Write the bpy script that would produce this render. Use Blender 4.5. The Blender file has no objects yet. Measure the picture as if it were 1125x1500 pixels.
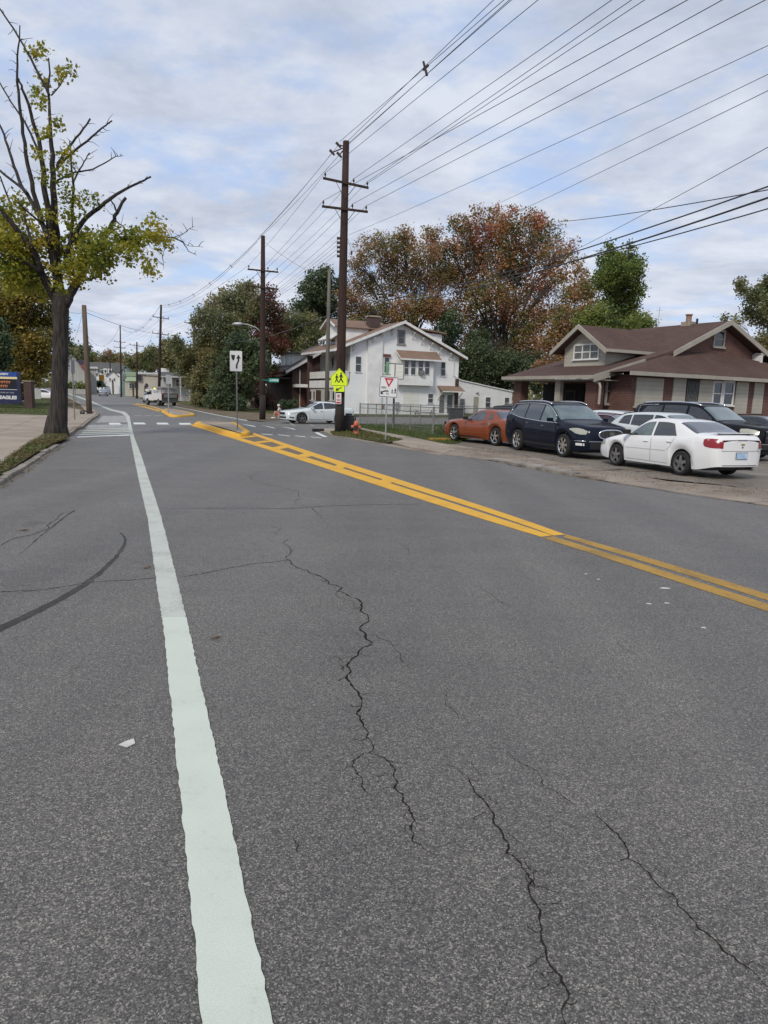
import bpy, bmesh, math, random
import numpy as np
from mathutils import Vector, Matrix
R=math.radians; PI=math.pi
rnd=random.Random(7); nrg=np.random.default_rng(11)
scn=bpy.context.scene; COL=scn.collection
# ------------------------------------------------------------------ camera
F_PX,CX,CY,HC=1040.0,562.5,750.0,1.8
PITCH=math.atan((750-583)/F_PX); ROLL=R(1.5)
FW=Vector((0,math.cos(PITCH),-math.sin(PITCH))); UP=Vector((0,math.sin(PITCH),math.cos(PITCH))); RT=Vector((1,0,0))
CAMP=Vector((0,0,HC))
def ray(px,py):
    dx,dy=px-CX,py-CY; c,s=math.cos(ROLL),math.sin(ROLL)
    x=dx*c+dy*s; y=-dx*s+dy*c
    return FW*F_PX+RT*x-UP*y
def proj(p):
    v=Vector(p)-CAMP; z=v.dot(FW); x=F_PX*v.dot(RT)/z; y=-F_PX*v.dot(UP)/z
    c,s=math.cos(ROLL),math.sin(ROLL); return (CX+x*c-y*s, CY+x*s+y*c)
def gz(y):                       # ground rises gently far down the street
    return 0.0 if y<60 else 0.0065*(min(y,700)-60)
def G(px,py,h=0.0):              # point of the ground seen at a pixel of the photo
    d=ray(px,py); lo=None
    t=2/F_PX
    prev=t
    for i in range(4000):
        p=CAMP+d*t
        if p.z<=gz(p.y)+h or p.y>600: break
        prev=t; t*=1.01
    a,b=prev,t
    for i in range(30):
        m=(a+b)/2; p=CAMP+d*m
        if p.z<=gz(p.y)+h: b=m
        else: a=m
    p=CAMP+d*b; return Vector((p.x,p.y,gz(p.y)+h))
def at(px,py,Y):
    d=ray(px,py); return CAMP+d*(Y/d.y)
cd=bpy.data.cameras.new('camera'); cam=bpy.data.objects.new('camera',cd); COL.objects.link(cam)
cd.sensor_fit='VERTICAL'; cd.sensor_height=36; cd.sensor_width=27; cd.lens=F_PX/1500*36; cd.clip_end=3000; cd.clip_start=0.05
c_,s_=math.cos(ROLL),math.sin(ROLL); cr=RT*c_+UP*s_; cu=UP*c_-RT*s_
M=Matrix((cr,cu,-FW)).transposed().to_4x4(); M.translation=CAMP; cam.matrix_world=M; scn.camera=cam
# ------------------------------------------------------------------ materials
class NT:
    def __init__(s,t): s.t=t; s.n=t.nodes; s.l=t.links
    def add(s,ty,**k):
        n=s.n.new(ty)
        for a,b in k.items():
            if a[0]=='i':
                key=a[1:]; key=int(key) if key.isdigit() else key.replace('_',' ')
                n.inputs[key].default_value=b
            else: setattr(n,a,b)
        return n
    def k(s,a,b): s.l.new(a,b)
def c4(c): return (c[0],c[1],c[2],1)
def newmat(name):
    m=bpy.data.materials.new(name); m.use_nodes=True; t=NT(m.node_tree); b=m.node_tree.nodes['Principled BSDF']; return m,t,b
def ramp(t,fac,stops,interp='LINEAR'):
    r=t.add('ShaderNodeValToRGB'); r.color_ramp.interpolation=interp; e=r.color_ramp.elements
    while len(e)<len(stops): e.new(0.5)
    for i,(p,c) in enumerate(stops): e[i].position=p; e[i].color=c4(c)
    t.k(fac,r.inputs[0]); return r.outputs[0]
def mixc(t,f,a,b,mode='MIX'):
    m=t.add('ShaderNodeMix',data_type='RGBA',blend_type=mode)
    for sock,v in ((m.inputs[0],f),(m.inputs[6],a),(m.inputs[7],b)):
        if hasattr(v,'is_output'): t.k(v,sock)
        elif isinstance(v,(int,float)): sock.default_value=v
        else: sock.default_value=c4(v)
    return m.outputs[2]
def math_(t,op,a,b=0.0,cl=False):
    m=t.add('ShaderNodeMath',operation=op); m.use_clamp=cl
    for i,v in enumerate((a,b)):
        if hasattr(v,'is_output'): t.k(v,m.inputs[i])
        else: m.inputs[i].default_value=v
    return m.outputs[0]
def objco(t,scale=(1,1,1),rot=(0,0,0),kind='Object'):
    if kind=='World':
        g=t.add('ShaderNodeNewGeometry').outputs['Position']
    else: g=t.add('ShaderNodeTexCoord').outputs[kind]
    mp=t.add('ShaderNodeMapping'); mp.inputs['Scale'].default_value=scale; mp.inputs['Rotation'].default_value=rot
    t.k(g,mp.inputs[0]); return mp.outputs[0]
def noise(t,co,sc,det=4,rough=.55,dist=0):
    n=t.add('ShaderNodeTexNoise'); n.inputs['Scale'].default_value=sc; n.inputs['Detail'].default_value=det
    n.inputs['Roughness'].default_value=rough; n.inputs['Distortion'].default_value=dist; t.k(co,n.inputs['Vector']); return n.outputs['Fac']
def bump(t,b,h,st=.3,d=.01):
    n=t.add('ShaderNodeBump'); n.inputs['Strength'].default_value=st; n.inputs['Distance'].default_value=d; t.k(h,n.inputs['Height']); t.k(n.outputs[0],b.inputs['Normal'])
def pm(name,col,col2=None,sc=3,rough=.7,metal=0,bmp=0,bd=.01,coat=0,scale=(1,1,1),lo=.35,hi=.65,spec=.5,kind='Object'):
    m,t,b=newmat(name); b.inputs['Roughness'].default_value=rough; b.inputs['Metallic'].default_value=metal
    b.inputs['Coat Weight'].default_value=coat; b.inputs['Coat Roughness'].default_value=.06; b.inputs['Specular IOR Level'].default_value=spec
    b.inputs['Base Color'].default_value=c4(col)
    if col2 is not None or bmp:
        co=objco(t,scale,kind=kind); n=noise(t,co,sc,5)
        if col2 is not None: t.k(ramp(t,n,[(lo,col),(hi,col2)]),b.inputs['Base Color'])
        if bmp: bump(t,b,n,bmp,bd)
    return m
def brickmat(name,c1,c2,mortar,w=.21,h=.075):
    m,t,b=newmat(name); b.inputs['Roughness'].default_value=.85
    co=objco(t); sx=t.add('ShaderNodeSeparateXYZ'); t.k(co,sx.inputs[0])
    cb=t.add('ShaderNodeCombineXYZ'); t.k(math_(t,'ADD',sx.outputs[0],sx.outputs[1]),cb.inputs[0]); t.k(sx.outputs[2],cb.inputs[1])
    br=t.add('ShaderNodeTexBrick'); t.k(cb.outputs[0],br.inputs['Vector'])
    br.inputs['Color1'].default_value=c4(c1); br.inputs['Color2'].default_value=c4(c2); br.inputs['Mortar'].default_value=c4(mortar)
    br.inputs['Scale'].default_value=1; br.inputs['Brick Width'].default_value=w; br.inputs['Row Height'].default_value=h; br.inputs['Mortar Size'].default_value=.01
    n=noise(t,co,1.5,4); t.k(mixc(t,.35,br.outputs[0],ramp(t,n,[(.3,tuple(x*.6 for x in c1)),(.7,tuple(x*1.3 for x in c2))])),b.inputs['Base Color'])
    bump(t,b,br.outputs['Fac'],-.4,.01); return m
def sidingmat(name,c1,c2,pitch=.115,axis=2,rough=.55,dirt=.2):
    m,t,b=newmat(name); b.inputs['Roughness'].default_value=rough
    co=objco(t); sx=t.add('ShaderNodeSeparateXYZ'); t.k(co,sx.inputs[0])
    fr=math_(t,'FRACT',math_(t,'DIVIDE',sx.outputs[axis],pitch))
    edge=math_(t,'LESS_THAN',fr,.09)
    n=noise(t,co,.9,5,.6)
    base=ramp(t,n,[(.35,c1),(.68,c2)])
    col=mixc(t,math_(t,'MULTIPLY',edge,.45),base,tuple(x*.35 for x in c1)); t.k(col,b.inputs['Base Color'])
    bump(t,b,fr,.5,.02); return m
def shinglemat(name,c1,c2):
    m,t,b=newmat(name); b.inputs['Roughness'].default_value=.9; b.inputs['Specular IOR Level'].default_value=.2
    co=objco(t); sx=t.add('ShaderNodeSeparateXYZ'); t.k(co,sx.inputs[0])
    cb=t.add('ShaderNodeCombineXYZ'); t.k(math_(t,'ADD',sx.outputs[0],math_(t,'MULTIPLY',sx.outputs[1],1.0)),cb.inputs[0]); t.k(math_(t,'MULTIPLY',sx.outputs[2],2.0),cb.inputs[1])
    br=t.add('ShaderNodeTexBrick'); t.k(cb.outputs[0],br.inputs['Vector'])
    br.inputs['Color1'].default_value=c4(c1); br.inputs['Color2'].default_value=c4(c2); br.inputs['Mortar'].default_value=c4(tuple(x*.45 for x in c1))
    br.inputs['Scale'].default_value=1; br.inputs['Brick Width'].default_value=.3; br.inputs['Row Height'].default_value=.14; br.inputs['Mortar Size'].default_value=.01
    n=noise(t,co,.6,5); n2=noise(t,co,25,3)
    c=mixc(t,.5,br.outputs[0],ramp(t,n,[(.3,c1),(.7,tuple(x*1.35 for x in c2))]))
    c=mixc(t,.35,c,ramp(t,n2,[(.35,tuple(x*.4 for x in c1)),(.65,tuple(min(1,x*1.7) for x in c2))])); t.k(c,b.inputs['Base Color']); bump(t,b,n2,.3,.01); return m
def leafmat(name,cols,trans=.35,big=.42):
    m,t,b=newmat(name); b.inputs['Roughness'].default_value=.6; b.inputs['Specular IOR Level'].default_value=.25
    g=t.add('ShaderNodeNewGeometry'); co=objco(t,kind='World'); n=noise(t,co,big,3); n2=noise(t,co,1.4,2)
    f=math_(t,'ADD',math_(t,'MULTIPLY',g.outputs['Random Per Island'],.45),math_(t,'SUBTRACT',math_(t,'MULTIPLY',math_(t,'ADD',n,math_(t,'MULTIPLY',n2,.6)),2.1),1.40),True)
    c=ramp(t,f,[(i/(len(cols)-1),x) for i,x in enumerate(cols)])
    t.k(c,b.inputs['Base Color'])
    tr=t.add('ShaderNodeBsdfTranslucent'); t.k(c,tr.inputs[0]); mx=t.add('ShaderNodeMixShader'); mx.inputs[0].default_value=trans
    t.k(b.outputs[0],mx.inputs[1]); t.k(tr.outputs[0],mx.inputs[2]); t.k(mx.outputs[0],m.node_tree.nodes['Material Output'].inputs[0]); return m
M_={}
# road direction near the camera: about -21 degrees from +Y
ROADROT=R(-21.5)
def asphalt(name,c1,c2,streak=True,speck=1.0):
    m,t,b=newmat(name); b.inputs['Specular IOR Level'].default_value=.5
    co=objco(t,kind='World')
    v=t.add('ShaderNodeTexVoronoi'); v.inputs['Scale'].default_value=172; t.k(co,v.inputs['Vector'])
    agg=t.add('ShaderNodeSeparateColor'); t.k(v.outputs['Color'],agg.inputs[0])
    n1=noise(t,co,190,4,.85); nm_=noise(t,co,38,4,.75); n2=noise(t,co,1.1,6,.62); n3=noise(t,co,.22,4,.6)
    st=objco(t,(.62,.022,1),(0,0,ROADROT),'World'); n4=noise(t,st,1.3,4,.5)
    st2=objco(t,(.55,3.0,1),(0,0,ROADROT),'World'); n5=noise(t,st2,.9,6,.65)
    f=math_(t,'ADD',math_(t,'MULTIPLY',n2,.4),math_(t,'MULTIPLY',n3,.4)); f=math_(t,'ADD',f,math_(t,'MULTIPLY',n4,.55 if streak else .1))
    f=math_(t,'ADD',f,math_(t,'MULTIPLY',n5,.3)); f=math_(t,'SUBTRACT',f,.33 if streak else .11)
    base=ramp(t,f,[(.32,c1),(.68,c2)])
    a=ramp(t,agg.outputs[0],[(0,(.10,.10,.10)),(.4,(.55,.55,.55)),(.75,(1.1,1.08,1.05)),(1,(2.7,2.62,2.45))])
    a2=ramp(t,n1,[(.34,(.2,.2,.2)),(.5,(1,1,1)),(.66,(2.0,1.97,1.9))])
    cc=mixc(t,.72*speck,base,a,'MULTIPLY'); cc=mixc(t,.8*speck,cc,a2,'MULTIPLY'); cc=mixc(t,.55*speck,cc,ramp(t,nm_,[(.33,(.45,.45,.45)),(.5,(1,1,1)),(.67,(1.45,1.44,1.4))]),'MULTIPLY')
    if streak:   # fine old crazing, only in worn areas
        wob=t.add('ShaderNodeTexNoise'); wob.inputs['Scale'].default_value=5; wob.inputs['Detail'].default_value=4; t.k(co,wob.inputs['Vector'])
        wc=mixc(t,.06,co,wob.outputs['Color'],'ADD'); ve=t.add('ShaderNodeTexVoronoi',feature='DISTANCE_TO_EDGE'); ve.inputs['Scale'].default_value=1.9; t.k(wc,ve.inputs['Vector'])
        ln=ramp(t,ve.outputs['Distance'],[(0.0,(1,1,1)),(.006,(0,0,0))]); mk=ramp(t,noise(t,co,.55,3,.6),[(.53,(0,0,0)),(.62,(1,1,1))]); mk2=ramp(t,noise(t,co,3.1,3,.6),[(.48,(0,0,0)),(.55,(1,1,1))])
        cc=mixc(t,math_(t,'MULTIPLY',math_(t,'MULTIPLY',ln,mk),math_(t,'MULTIPLY',mk2,.7)),cc,(.025,.023,.02))
    # oil / damp blotches with a shape of their own
    blot=noise(t,co,.9,2,.4); bl=ramp(t,blot,[(.70,(0,0,0)),(.75,(1,1,1))]); cc=mixc(t,math_(t,'MULTIPLY',bl,.35),cc,tuple(x*.4 for x in c1))
    t.k(cc,b.inputs['Base Color'])
    t.k(ramp(t,n2,[(.3,(.48,)*3),(.7,(.66,)*3)]),b.inputs['Roughness'])
    h=math_(t,'ADD',math_(t,'MULTIPLY',agg.outputs[0],.6),n1); bump(t,b,h,.85,.004); return m
M_['asphalt']=asphalt('asphalt',(.122,.115,.106),(.188,.176,.160))
M_['asphalt_old']=asphalt('asphalt_old',(.085,.08,.075),(.20,.19,.175),False,.8)
def concrete(name,c1,c2,joint=None,rot=0):
    m,t,b=newmat(name); b.inputs['Roughness'].default_value=.9
    co=objco(t,(1,1,1),(0,0,rot),kind='World'); n=noise(t,co,.5,7,.65); n2=noise(t,co,40,4,.7); n3=noise(t,co,4,4,.6,.6)
    c=ramp(t,n,[(.3,c1),(.7,c2)]); c=mixc(t,.5,c,ramp(t,n2,[(.3,(.55,.55,.55)),(.7,(1.25,1.25,1.25))]),'MULTIPLY')
    c=mixc(t,math_(t,'MULTIPLY',ramp(t,n3,[(.62,(0,0,0)),(.7,(1,1,1))]),.4),c,tuple(x*.45 for x in c1))
    if joint:
        sx=t.add('ShaderNodeSeparateXYZ'); t.k(co,sx.inputs[0])
        for ax in (0,1):
            fr=math_(t,'FRACT',math_(t,'DIVIDE',sx.outputs[ax],joint)); e=math_(t,'LESS_THAN',fr,.018); c=mixc(t,math_(t,'MULTIPLY',e,.7),c,tuple(x*.25 for x in c1))
    t.k(c,b.inputs['Base Color']); bump(t,b,n2,.4,.006); return m
M_['concrete']=concrete('concrete',(.25,.205,.155),(.42,.355,.275),1.9,ROADROT)
M_['apron']=concrete('apron',(.15,.11,.08),(.36,.30,.235),3.3,ROADROT)
M_['lot']=concrete('lot',(.12,.098,.08),(.27,.235,.19))
M_['curb']=pm('curb',(.14,.12,.095),(.34,.30,.25),2.5,.9,bmp=.6,bd=.02,kind='World')
M_['curb_dark']=pm('curb_dark',(.10,.07,.05),(.24,.20,.16),3,.9,bmp=.6,bd=.02,kind='World')
def groundmat(name,a,b_,c):
    m,t,b=newmat(name); b.inputs['Roughness'].default_value=.95; b.inputs['Specular IOR Level'].default_value=.1
    co=objco(t,kind='World'); n=noise(t,co,.5,6,.65); n2=noise(t,co,12,5,.7)
    f=math_(t,'ADD',math_(t,'MULTIPLY',n,.6),math_(t,'MULTIPLY',n2,.4)); t.k(ramp(t,f,[(.36,a),(.5,b_),(.62,c)]),b.inputs['Base Color']); bump(t,b,n2,.8,.05); return m
M_['turf']=groundmat('turf',(.035,.05,.015),(.075,.09,.03),(.14,.12,.06))
M_['dryturf']=groundmat('dryturf',(.06,.05,.025),(.13,.10,.055),(.20,.16,.10))
M_['dirt']=groundmat('dirt',(.10,.075,.05),(.17,.135,.095),(.25,.20,.145))
def paint(name,col,wear=.5,dirt=(.12,.12,.11),mask=True,sc=30):
    m,t,b=newmat(name); b.inputs['Roughness'].default_value=.8; b.inputs['Specular IOR Level'].default_value=.25
    co=objco(t,kind='World'); n=noise(t,co,sc,6,.75); n2=noise(t,co,2.2,5,.6); n3=noise(t,co,160,2,.6)
    c=mixc(t,ramp(t,n2,[(.35,(0,0,0)),(.75,(.5,.5,.5))]),col,tuple(x*.82 for x in col))
    w=ramp(t,math_(t,'ADD',math_(t,'MULTIPLY',n,.6),math_(t,'MULTIPLY',n2,.4)),[(.56-.12*wear,(0,0,0)),(.66-.08*wear,(1,1,1))])
    c=mixc(t,math_(t,'MULTIPLY',w,wear),c,dirt); c=mixc(t,.25,c,ramp(t,n3,[(.3,(.6,.6,.6)),(.7,(1.1,1.1,1.1))]),'MULTIPLY')
    t.k(c,b.inputs['Base Color']); bump(t,b,n3,.35,.003); return m
M_['line_new']=paint('line_new',(.62,.665,.575),.16)
M_['line_mid']=paint('line_mid',(.54,.56,.50),.42)
M_['line_white']=paint('line_white',(.72,.75,.72),.3)
M_['line_faint']=paint('line_faint',(.40,.40,.38),.7)
M_['yel']=paint('yel',(.76,.42,.055),.30)
M_['yel_old']=paint('yel_old',(.46,.27,.06),.75,(.17,.13,.07))
M_['yel_under']=paint('yel_under',(.20,.15,.085),.8)
M_['seam']=pm('seam',(.035,.033,.03),rough=.95)
M_['crack']=pm('crack',(.028,.026,.023),rough=1,spec=0)
M_['rubber_mark']=paint('rubber_mark',(.045,.042,.038),.75,(.11,.10,.09))
# bark, poles, metal
M_['bark']=pm('bark',(.012,.010,.009),(.062,.051,.044),6,.95,bmp=1,bd=.05,scale=(3,3,.35))
M_['bark2']=pm('bark2',(.03,.025,.02),(.08,.065,.05),4,.95,bmp=.6,bd=.05)
M_['pole']=pm('pole',(.016,.009,.007),(.05,.024,.017),5,.9,bmp=.5,bd=.02,scale=(4,4,.15))
M_['pole_tar']=pm('pole_tar',(.012,.010,.009),(.03,.022,.018),5,.85,scale=(4,4,.3))
M_['pole_grey']=pm('pole_grey',(.08,.075,.062),(.17,.155,.13),5,.9,bmp=.5,bd=.02,scale=(4,4,.12))
M_['pole_brown']=pm('pole_brown',(.07,.05,.036),(.15,.11,.08),5,.9,bmp=.5,bd=.02,scale=(4,4,.12))
M_['wire']=pm('wire',(.03,.03,.034),rough=.6)
M_['wire_lt']=pm('wire_lt',(.10,.10,.11),rough=.5)
M_['galv']=pm('galv',(.30,.31,.31),(.42,.43,.43),8,.5,.6)
M_['galv_dk']=pm('galv_dk',(.16,.165,.16),(.26,.26,.25),8,.55,.4)
M_['insul']=pm('insul',(.05,.03,.025),rough=.25)
M_['black']=pm('black',(.012,.012,.013),rough=.55)
M_['binp']=pm('binp',(.014,.018,.022),(.022,.027,.032),4,.5)
M_['signwhite']=pm('signwhite',(.72,.72,.72),(.66,.66,.66),3,.4)
M_['signblack']=pm('signblack',(.012,.012,.012),rough=.5)
M_['fluoro']=pm('fluoro',(.72,.90,.02),(.66,.86,.02),3,.4)
M_['signred']=pm('signred',(.45,.02,.03),rough=.45)
M_['signgreen']=pm('signgreen',(.01,.26,.20),rough=.4)
M_['signback']=pm('signback',(.30,.31,.32),(.38,.39,.40),5,.5,.5)
M_['hyd']=pm('hyd',(.62,.16,.09),(.50,.12,.07),8,.6)
M_['white_paint']=pm('white_paint',(.78,.78,.76),(.66,.66,.63),1.2,.6)
M_['white_stucco']=pm('white_stucco',(.80,.80,.79),(.68,.69,.69),.7,.8,bmp=.3,bd=.02,lo=.3,hi=.75)
M_['trim']=pm('trim',(.74,.74,.72),(.6,.6,.57),2,.6)
M_['cream']=pm('cream',(.36,.33,.275),(.30,.275,.225),1.5,.6)  # trim tone lowered: the bungalow facade's shade is put into this colour
M_['beigewall']=pm('beigewall',(.48,.47,.42),(.40,.39,.35),.8,.8)
M_['siding_w']=sidingmat('siding_w',(.70,.70,.68),(.80,.80,.78),.14)
M_['siding_tan']=sidingmat('siding_tan',(.36,.34,.28),(.45,.425,.355),.19)  # bungalow siding, darker base colour stands in for shade on its facade
M_['siding_lt']=sidingmat('siding_lt',(.66,.66,.60),(.74,.73,.67),.3)
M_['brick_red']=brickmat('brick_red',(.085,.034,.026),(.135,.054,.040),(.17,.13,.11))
M_['brick_dark']=brickmat('brick_dark',(.04,.018,.016),(.07,.03,.025),(.12,.10,.09))
M_['brick_chim']=brickmat('brick_chim',(.05,.028,.025),(.08,.045,.04),(.10,.09,.08))
M_['brick_org']=brickmat('brick_org',(.22,.11,.075),(.29,.15,.10),(.3,.25,.2))
M_['shingle_br']=shinglemat('shingle_br',(.058,.036,.030),(.105,.066,.055))
M_['shingle_tan']=shinglemat('shingle_tan',(.16,.105,.078),(.24,.165,.125))
M_['shingle_gr']=shinglemat('shingle_gr',(.07,.07,.068),(.12,.12,.115))
M_['pane']=pm('pane',(.025,.03,.035),rough=.08,spec=.8)
M_['pane_lt']=pm('pane_lt',(.16,.17,.16),(.07,.075,.07),3,.2)
M_['dark_in']=pm('dark_in',(.015,.013,.012),rough=.9)
M_['wood_dk']=pm('wood_dk',(.045,.025,.018),(.08,.045,.03),4,.7)
M_['wood_red']=pm('wood_red',(.13,.045,.03),(.18,.065,.045),4,.8,scale=(6,6,.5))
M_['table']=pm('table',(.22,.21,.19),(.32,.30,.27),4,.8)
def carpaint(n,c,flake=0,rough=.3,c2=None): return pm(n,c,c2,1.5,rough,flake,coat=.75,spec=.15)
M_['car_white']=carpaint('car_white',(.78,.78,.77))
M_['car_white2']=carpaint('car_white2',(.60,.645,.65))
M_['car_navy']=pm('car_navy',(.004,.007,.018),rough=.5,coat=.4,spec=.05)
M_['car_black']=pm('car_black',(.004,.004,.006),rough=.5,coat=.4,spec=.05)
M_['car_orange']=carpaint('car_orange',(.27,.060,.020),.35,.4)
M_['car_silver']=carpaint('car_silver',(.35,.38,.42),.6)
M_['car_maroon']=carpaint('car_maroon',(.10,.012,.018),.2)
M_['car_cream']=carpaint('car_cream',(.62,.62,.50))
M_['car_grey']=carpaint('car_grey',(.05,.055,.06),.4)
M_['tyre']=pm('tyre',(.012,.012,.012),(.02,.02,.02),20,.85)
M_['rim']=pm('rim',(.55,.55,.55),rough=.25,metal=.9)
M_['rim_dk']=pm('rim_dk',(.30,.29,.28),(.22,.21,.2),8,.4,.8)
M_['chrome']=pm('chrome',(.75,.75,.76),rough=.12,metal=1)
M_['glass_car']=pm('glass_car',(.012,.014,.015),rough=.03,spec=.7,coat=1)
M_['glass_clear']=pm('glass_clear',(.10,.15,.14),(.03,.05,.05),1.5,.03,coat=1,spec=.8)
M_['tail']=pm('tail',(.26,.006,.010),rough=.3,coat=.4)
M_['lamp']=pm('lamp',(.36,.36,.30),rough=.35,coat=.5)
M_['lamp_w']=pm('lamp_w',(.75,.75,.72),rough=.12,coat=1)
M_['plate']=pm('plate',(.20,.42,.70),(.62,.68,.74),6,.5,scale=(1,1,1))
M_['gold']=pm('gold',(.55,.40,.10),rough=.3,metal=.7)
M_['skin']=pm('skin',(.42,.24,.17),rough=.6)
M_['cloth_w']=pm('cloth_w',(.60,.60,.62),(.5,.5,.52),8,.9)
M_['cloth_p']=pm('cloth_p',(.55,.20,.17),(.45,.15,.13),8,.9)
M_['hair']=pm('hair',(.05,.04,.035),rough=.8)
M_['amber']=pm('amber',(.8,.45,.02),rough=.3)
def emit(name,col,s):
    m,t,b=newmat(name); b.inputs['Base Color'].default_value=c4(col); b.inputs['Emission Color'].default_value=c4(col); b.inputs['Emission Strength'].default_value=s; return m
M_['beacon']=emit('beacon',(1,.75,.05),2.0)
M_['led']=emit('led',(.6,.20,.05),.25)
M_['carlamp']=emit('carlamp',(1,.95,.8),1.0)
# ------------------------------------------------------------------ mesh builder
class MB:
    def __init__(s): s.v=[]; s.f=[]; s.m=[]; s.cur=0
    def face(s,pts):
        i=len(s.v); s.v+=[tuple(p) for p in pts]; s.f.append(tuple(range(i,i+len(pts)))); s.m.append(s.cur)
    def box(s,x0,x1,y0,y1,z0,z1,rz=0,c=(0,0,0)):
        P=[(x,y,z) for z in (z0,z1) for y in (y0,y1) for x in (x0,x1)]
        if rz:
            ca,sa=math.cos(rz),math.sin(rz); P=[(x*ca-y*sa,x*sa+y*ca,z) for x,y,z in P]
        P=[(x+c[0],y+c[1],z+c[2]) for x,y,z in P]
        i=len(s.v); s.v+=P
        for f in ((0,2,3,1),(4,5,7,6),(0,1,5,4),(1,3,7,5),(3,2,6,7),(2,0,4,6)): s.f.append(tuple(i+k for k in f)); s.m.append(s.cur)
        return s
    def tube(s,pts,rs,n=8,cap=True,sq=False):
        pts=[Vector(p) for p in pts]
        if not isinstance(rs,(list,tuple)): rs=[rs]*len(pts)
        rings=[]; prevx=None
        for k,p in enumerate(pts):
            a=pts[max(k-1,0)]; b=pts[min(k+1,len(pts)-1)]; d=(b-a)
            if d.length<1e-9: d=Vector((0,0,1))
            d.normalize()
            if prevx is None:
                h=Vector((1,0,0)) if abs(d.x)<.9 else Vector((0,1,0)); x=(h-d*h.dot(d)).normalized()
            else: x=(prevx-d*prevx.dot(d)).normalized()
            prevx=x; y=d.cross(x); i=len(s.v); rings.append(i)
            for j in range(n):
                a_=2*PI*(j+.5)/n; s.v.append(tuple(p+(x*math.cos(a_)+y*math.sin(a_))*rs[k]))
        for k in range(len(pts)-1):
            for j in range(n):
                a,b=rings[k],rings[k+1]; s.f.append((a+j,a+(j+1)%n,b+(j+1)%n,b+j)); s.m.append(s.cur)
        if cap:
            s.f.append(tuple(rings[0]+j for j in reversed(range(n)))); s.m.append(s.cur); s.f.append(tuple(rings[-1]+j for j in range(n))); s.m.append(s.cur)
        return s
    def prism(s,poly,axis,a0,a1):      # poly 2d pts; axis 'y': pts are (x,z) etc
        def P(u,v,a): return {'x':(a,u,v),'y':(u,a,v),'z':(u,v,a)}[axis]
        n=len(poly); i=len(s.v); s.v+=[P(u,v,a0) for u,v in poly]+[P(u,v,a1) for u,v in poly]
        s.f.append(tuple(i+k for k in range(n))); s.m.append(s.cur); s.f.append(tuple(i+n+k for k in reversed(range(n)))); s.m.append(s.cur)
        for k in range(n): s.f.append((i+k,i+(k+1)%n,i+n+(k+1)%n,i+n+k)); s.m.append(s.cur)
        return s
    def grid(s,rows):
        i=len(s.v); nr=len(rows); nc=len(rows[0])
        for r_ in rows: s.v+=[tuple(p) for p in r_]
        for a in range(nr-1):
            for b in range(nc-1): s.f.append((i+a*nc+b,i+a*nc+b+1,i+(a+1)*nc+b+1,i+(a+1)*nc+b)); s.m.append(s.cur)
        return s
    def slab(s,quad,th):               # thin roof slab from 4 corner points, thickness downwards along the normal
        q=[Vector(p) for p in quad]; n=(q[1]-q[0]).cross(q[3]-q[0]).normalized()
        if n.z<0: n=-n
        lo=[p-n*th for p in q]; k=len(q); s.face(q); s.face(list(reversed(lo)))
        for j in range(k): s.face([q[j],lo[j],lo[(j+1)%k],q[(j+1)%k]])
        return s
    def build(s,name,mats,parent=None,smooth=False,bevel=0,normals=True):
        me=bpy.data.meshes.new(name); me.from_pydata(s.v,[],s.f)
        mats=mats if isinstance(mats,(list,tuple)) else [mats]
        for m in mats: me.materials.append(M_[m] if isinstance(m,str) else m)
        me.polygons.foreach_set('material_index',s.m)
        if smooth: me.polygons.foreach_set('use_smooth',[True]*len(me.polygons))
        me.update()
        if normals:
            bm=bmesh.new(); bm.from_mesh(me)
            if smooth: bmesh.ops.remove_doubles(bm,verts=bm.verts,dist=1e-5)
            bmesh.ops.recalc_face_normals(bm,faces=bm.faces); bm.to_mesh(me); bm.free()
        o=bpy.data.objects.new(name,me); COL.objects.link(o)
        if parent is not None: o.parent=parent
        if bevel:
            b=o.modifiers.new('bevel','BEVEL'); b.width=bevel; b.segments=2; b.limit_method='ANGLE'
        return o
def tag(o,label,cat=None,group=None,kind=None):
    if label: o['label']=label
    if cat: o['category']=cat
    if group: o['group']=group
    if kind: o['kind']=kind
    return o
def thing(name,label,cat,loc=(0,0,0),rz=0,group=None):
    o=bpy.data.objects.new(name,None); COL.objects.link(o); o.location=loc; o.rotation_euler=(0,0,rz); o.empty_display_size=.3
    return tag(o,label,cat,group)
def txt(s_,size,mat,parent,loc,rot,name='lettering',bold=0.0,sx=1.0,shear=0.0):
    cu=bpy.data.curves.new(name,'FONT'); cu.body=s_; cu.size=size; cu.align_x='CENTER'; cu.align_y='CENTER'; cu.extrude=.003; cu.offset=bold; cu.shear=shear
    t=bpy.data.objects.new(name,cu); COL.objects.link(t); bpy.context.view_layer.update()
    dg=bpy.context.evaluated_depsgraph_get(); me=bpy.data.meshes.new_from_object(t.evaluated_get(dg)); bpy.data.objects.remove(t)
    me.materials.clear(); me.materials.append(M_[mat]); o=bpy.data.objects.new(name,me); COL.objects.link(o); o.parent=parent; o.location=loc; o.rotation_euler=rot; o.scale=(sx,1,1); return o
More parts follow.
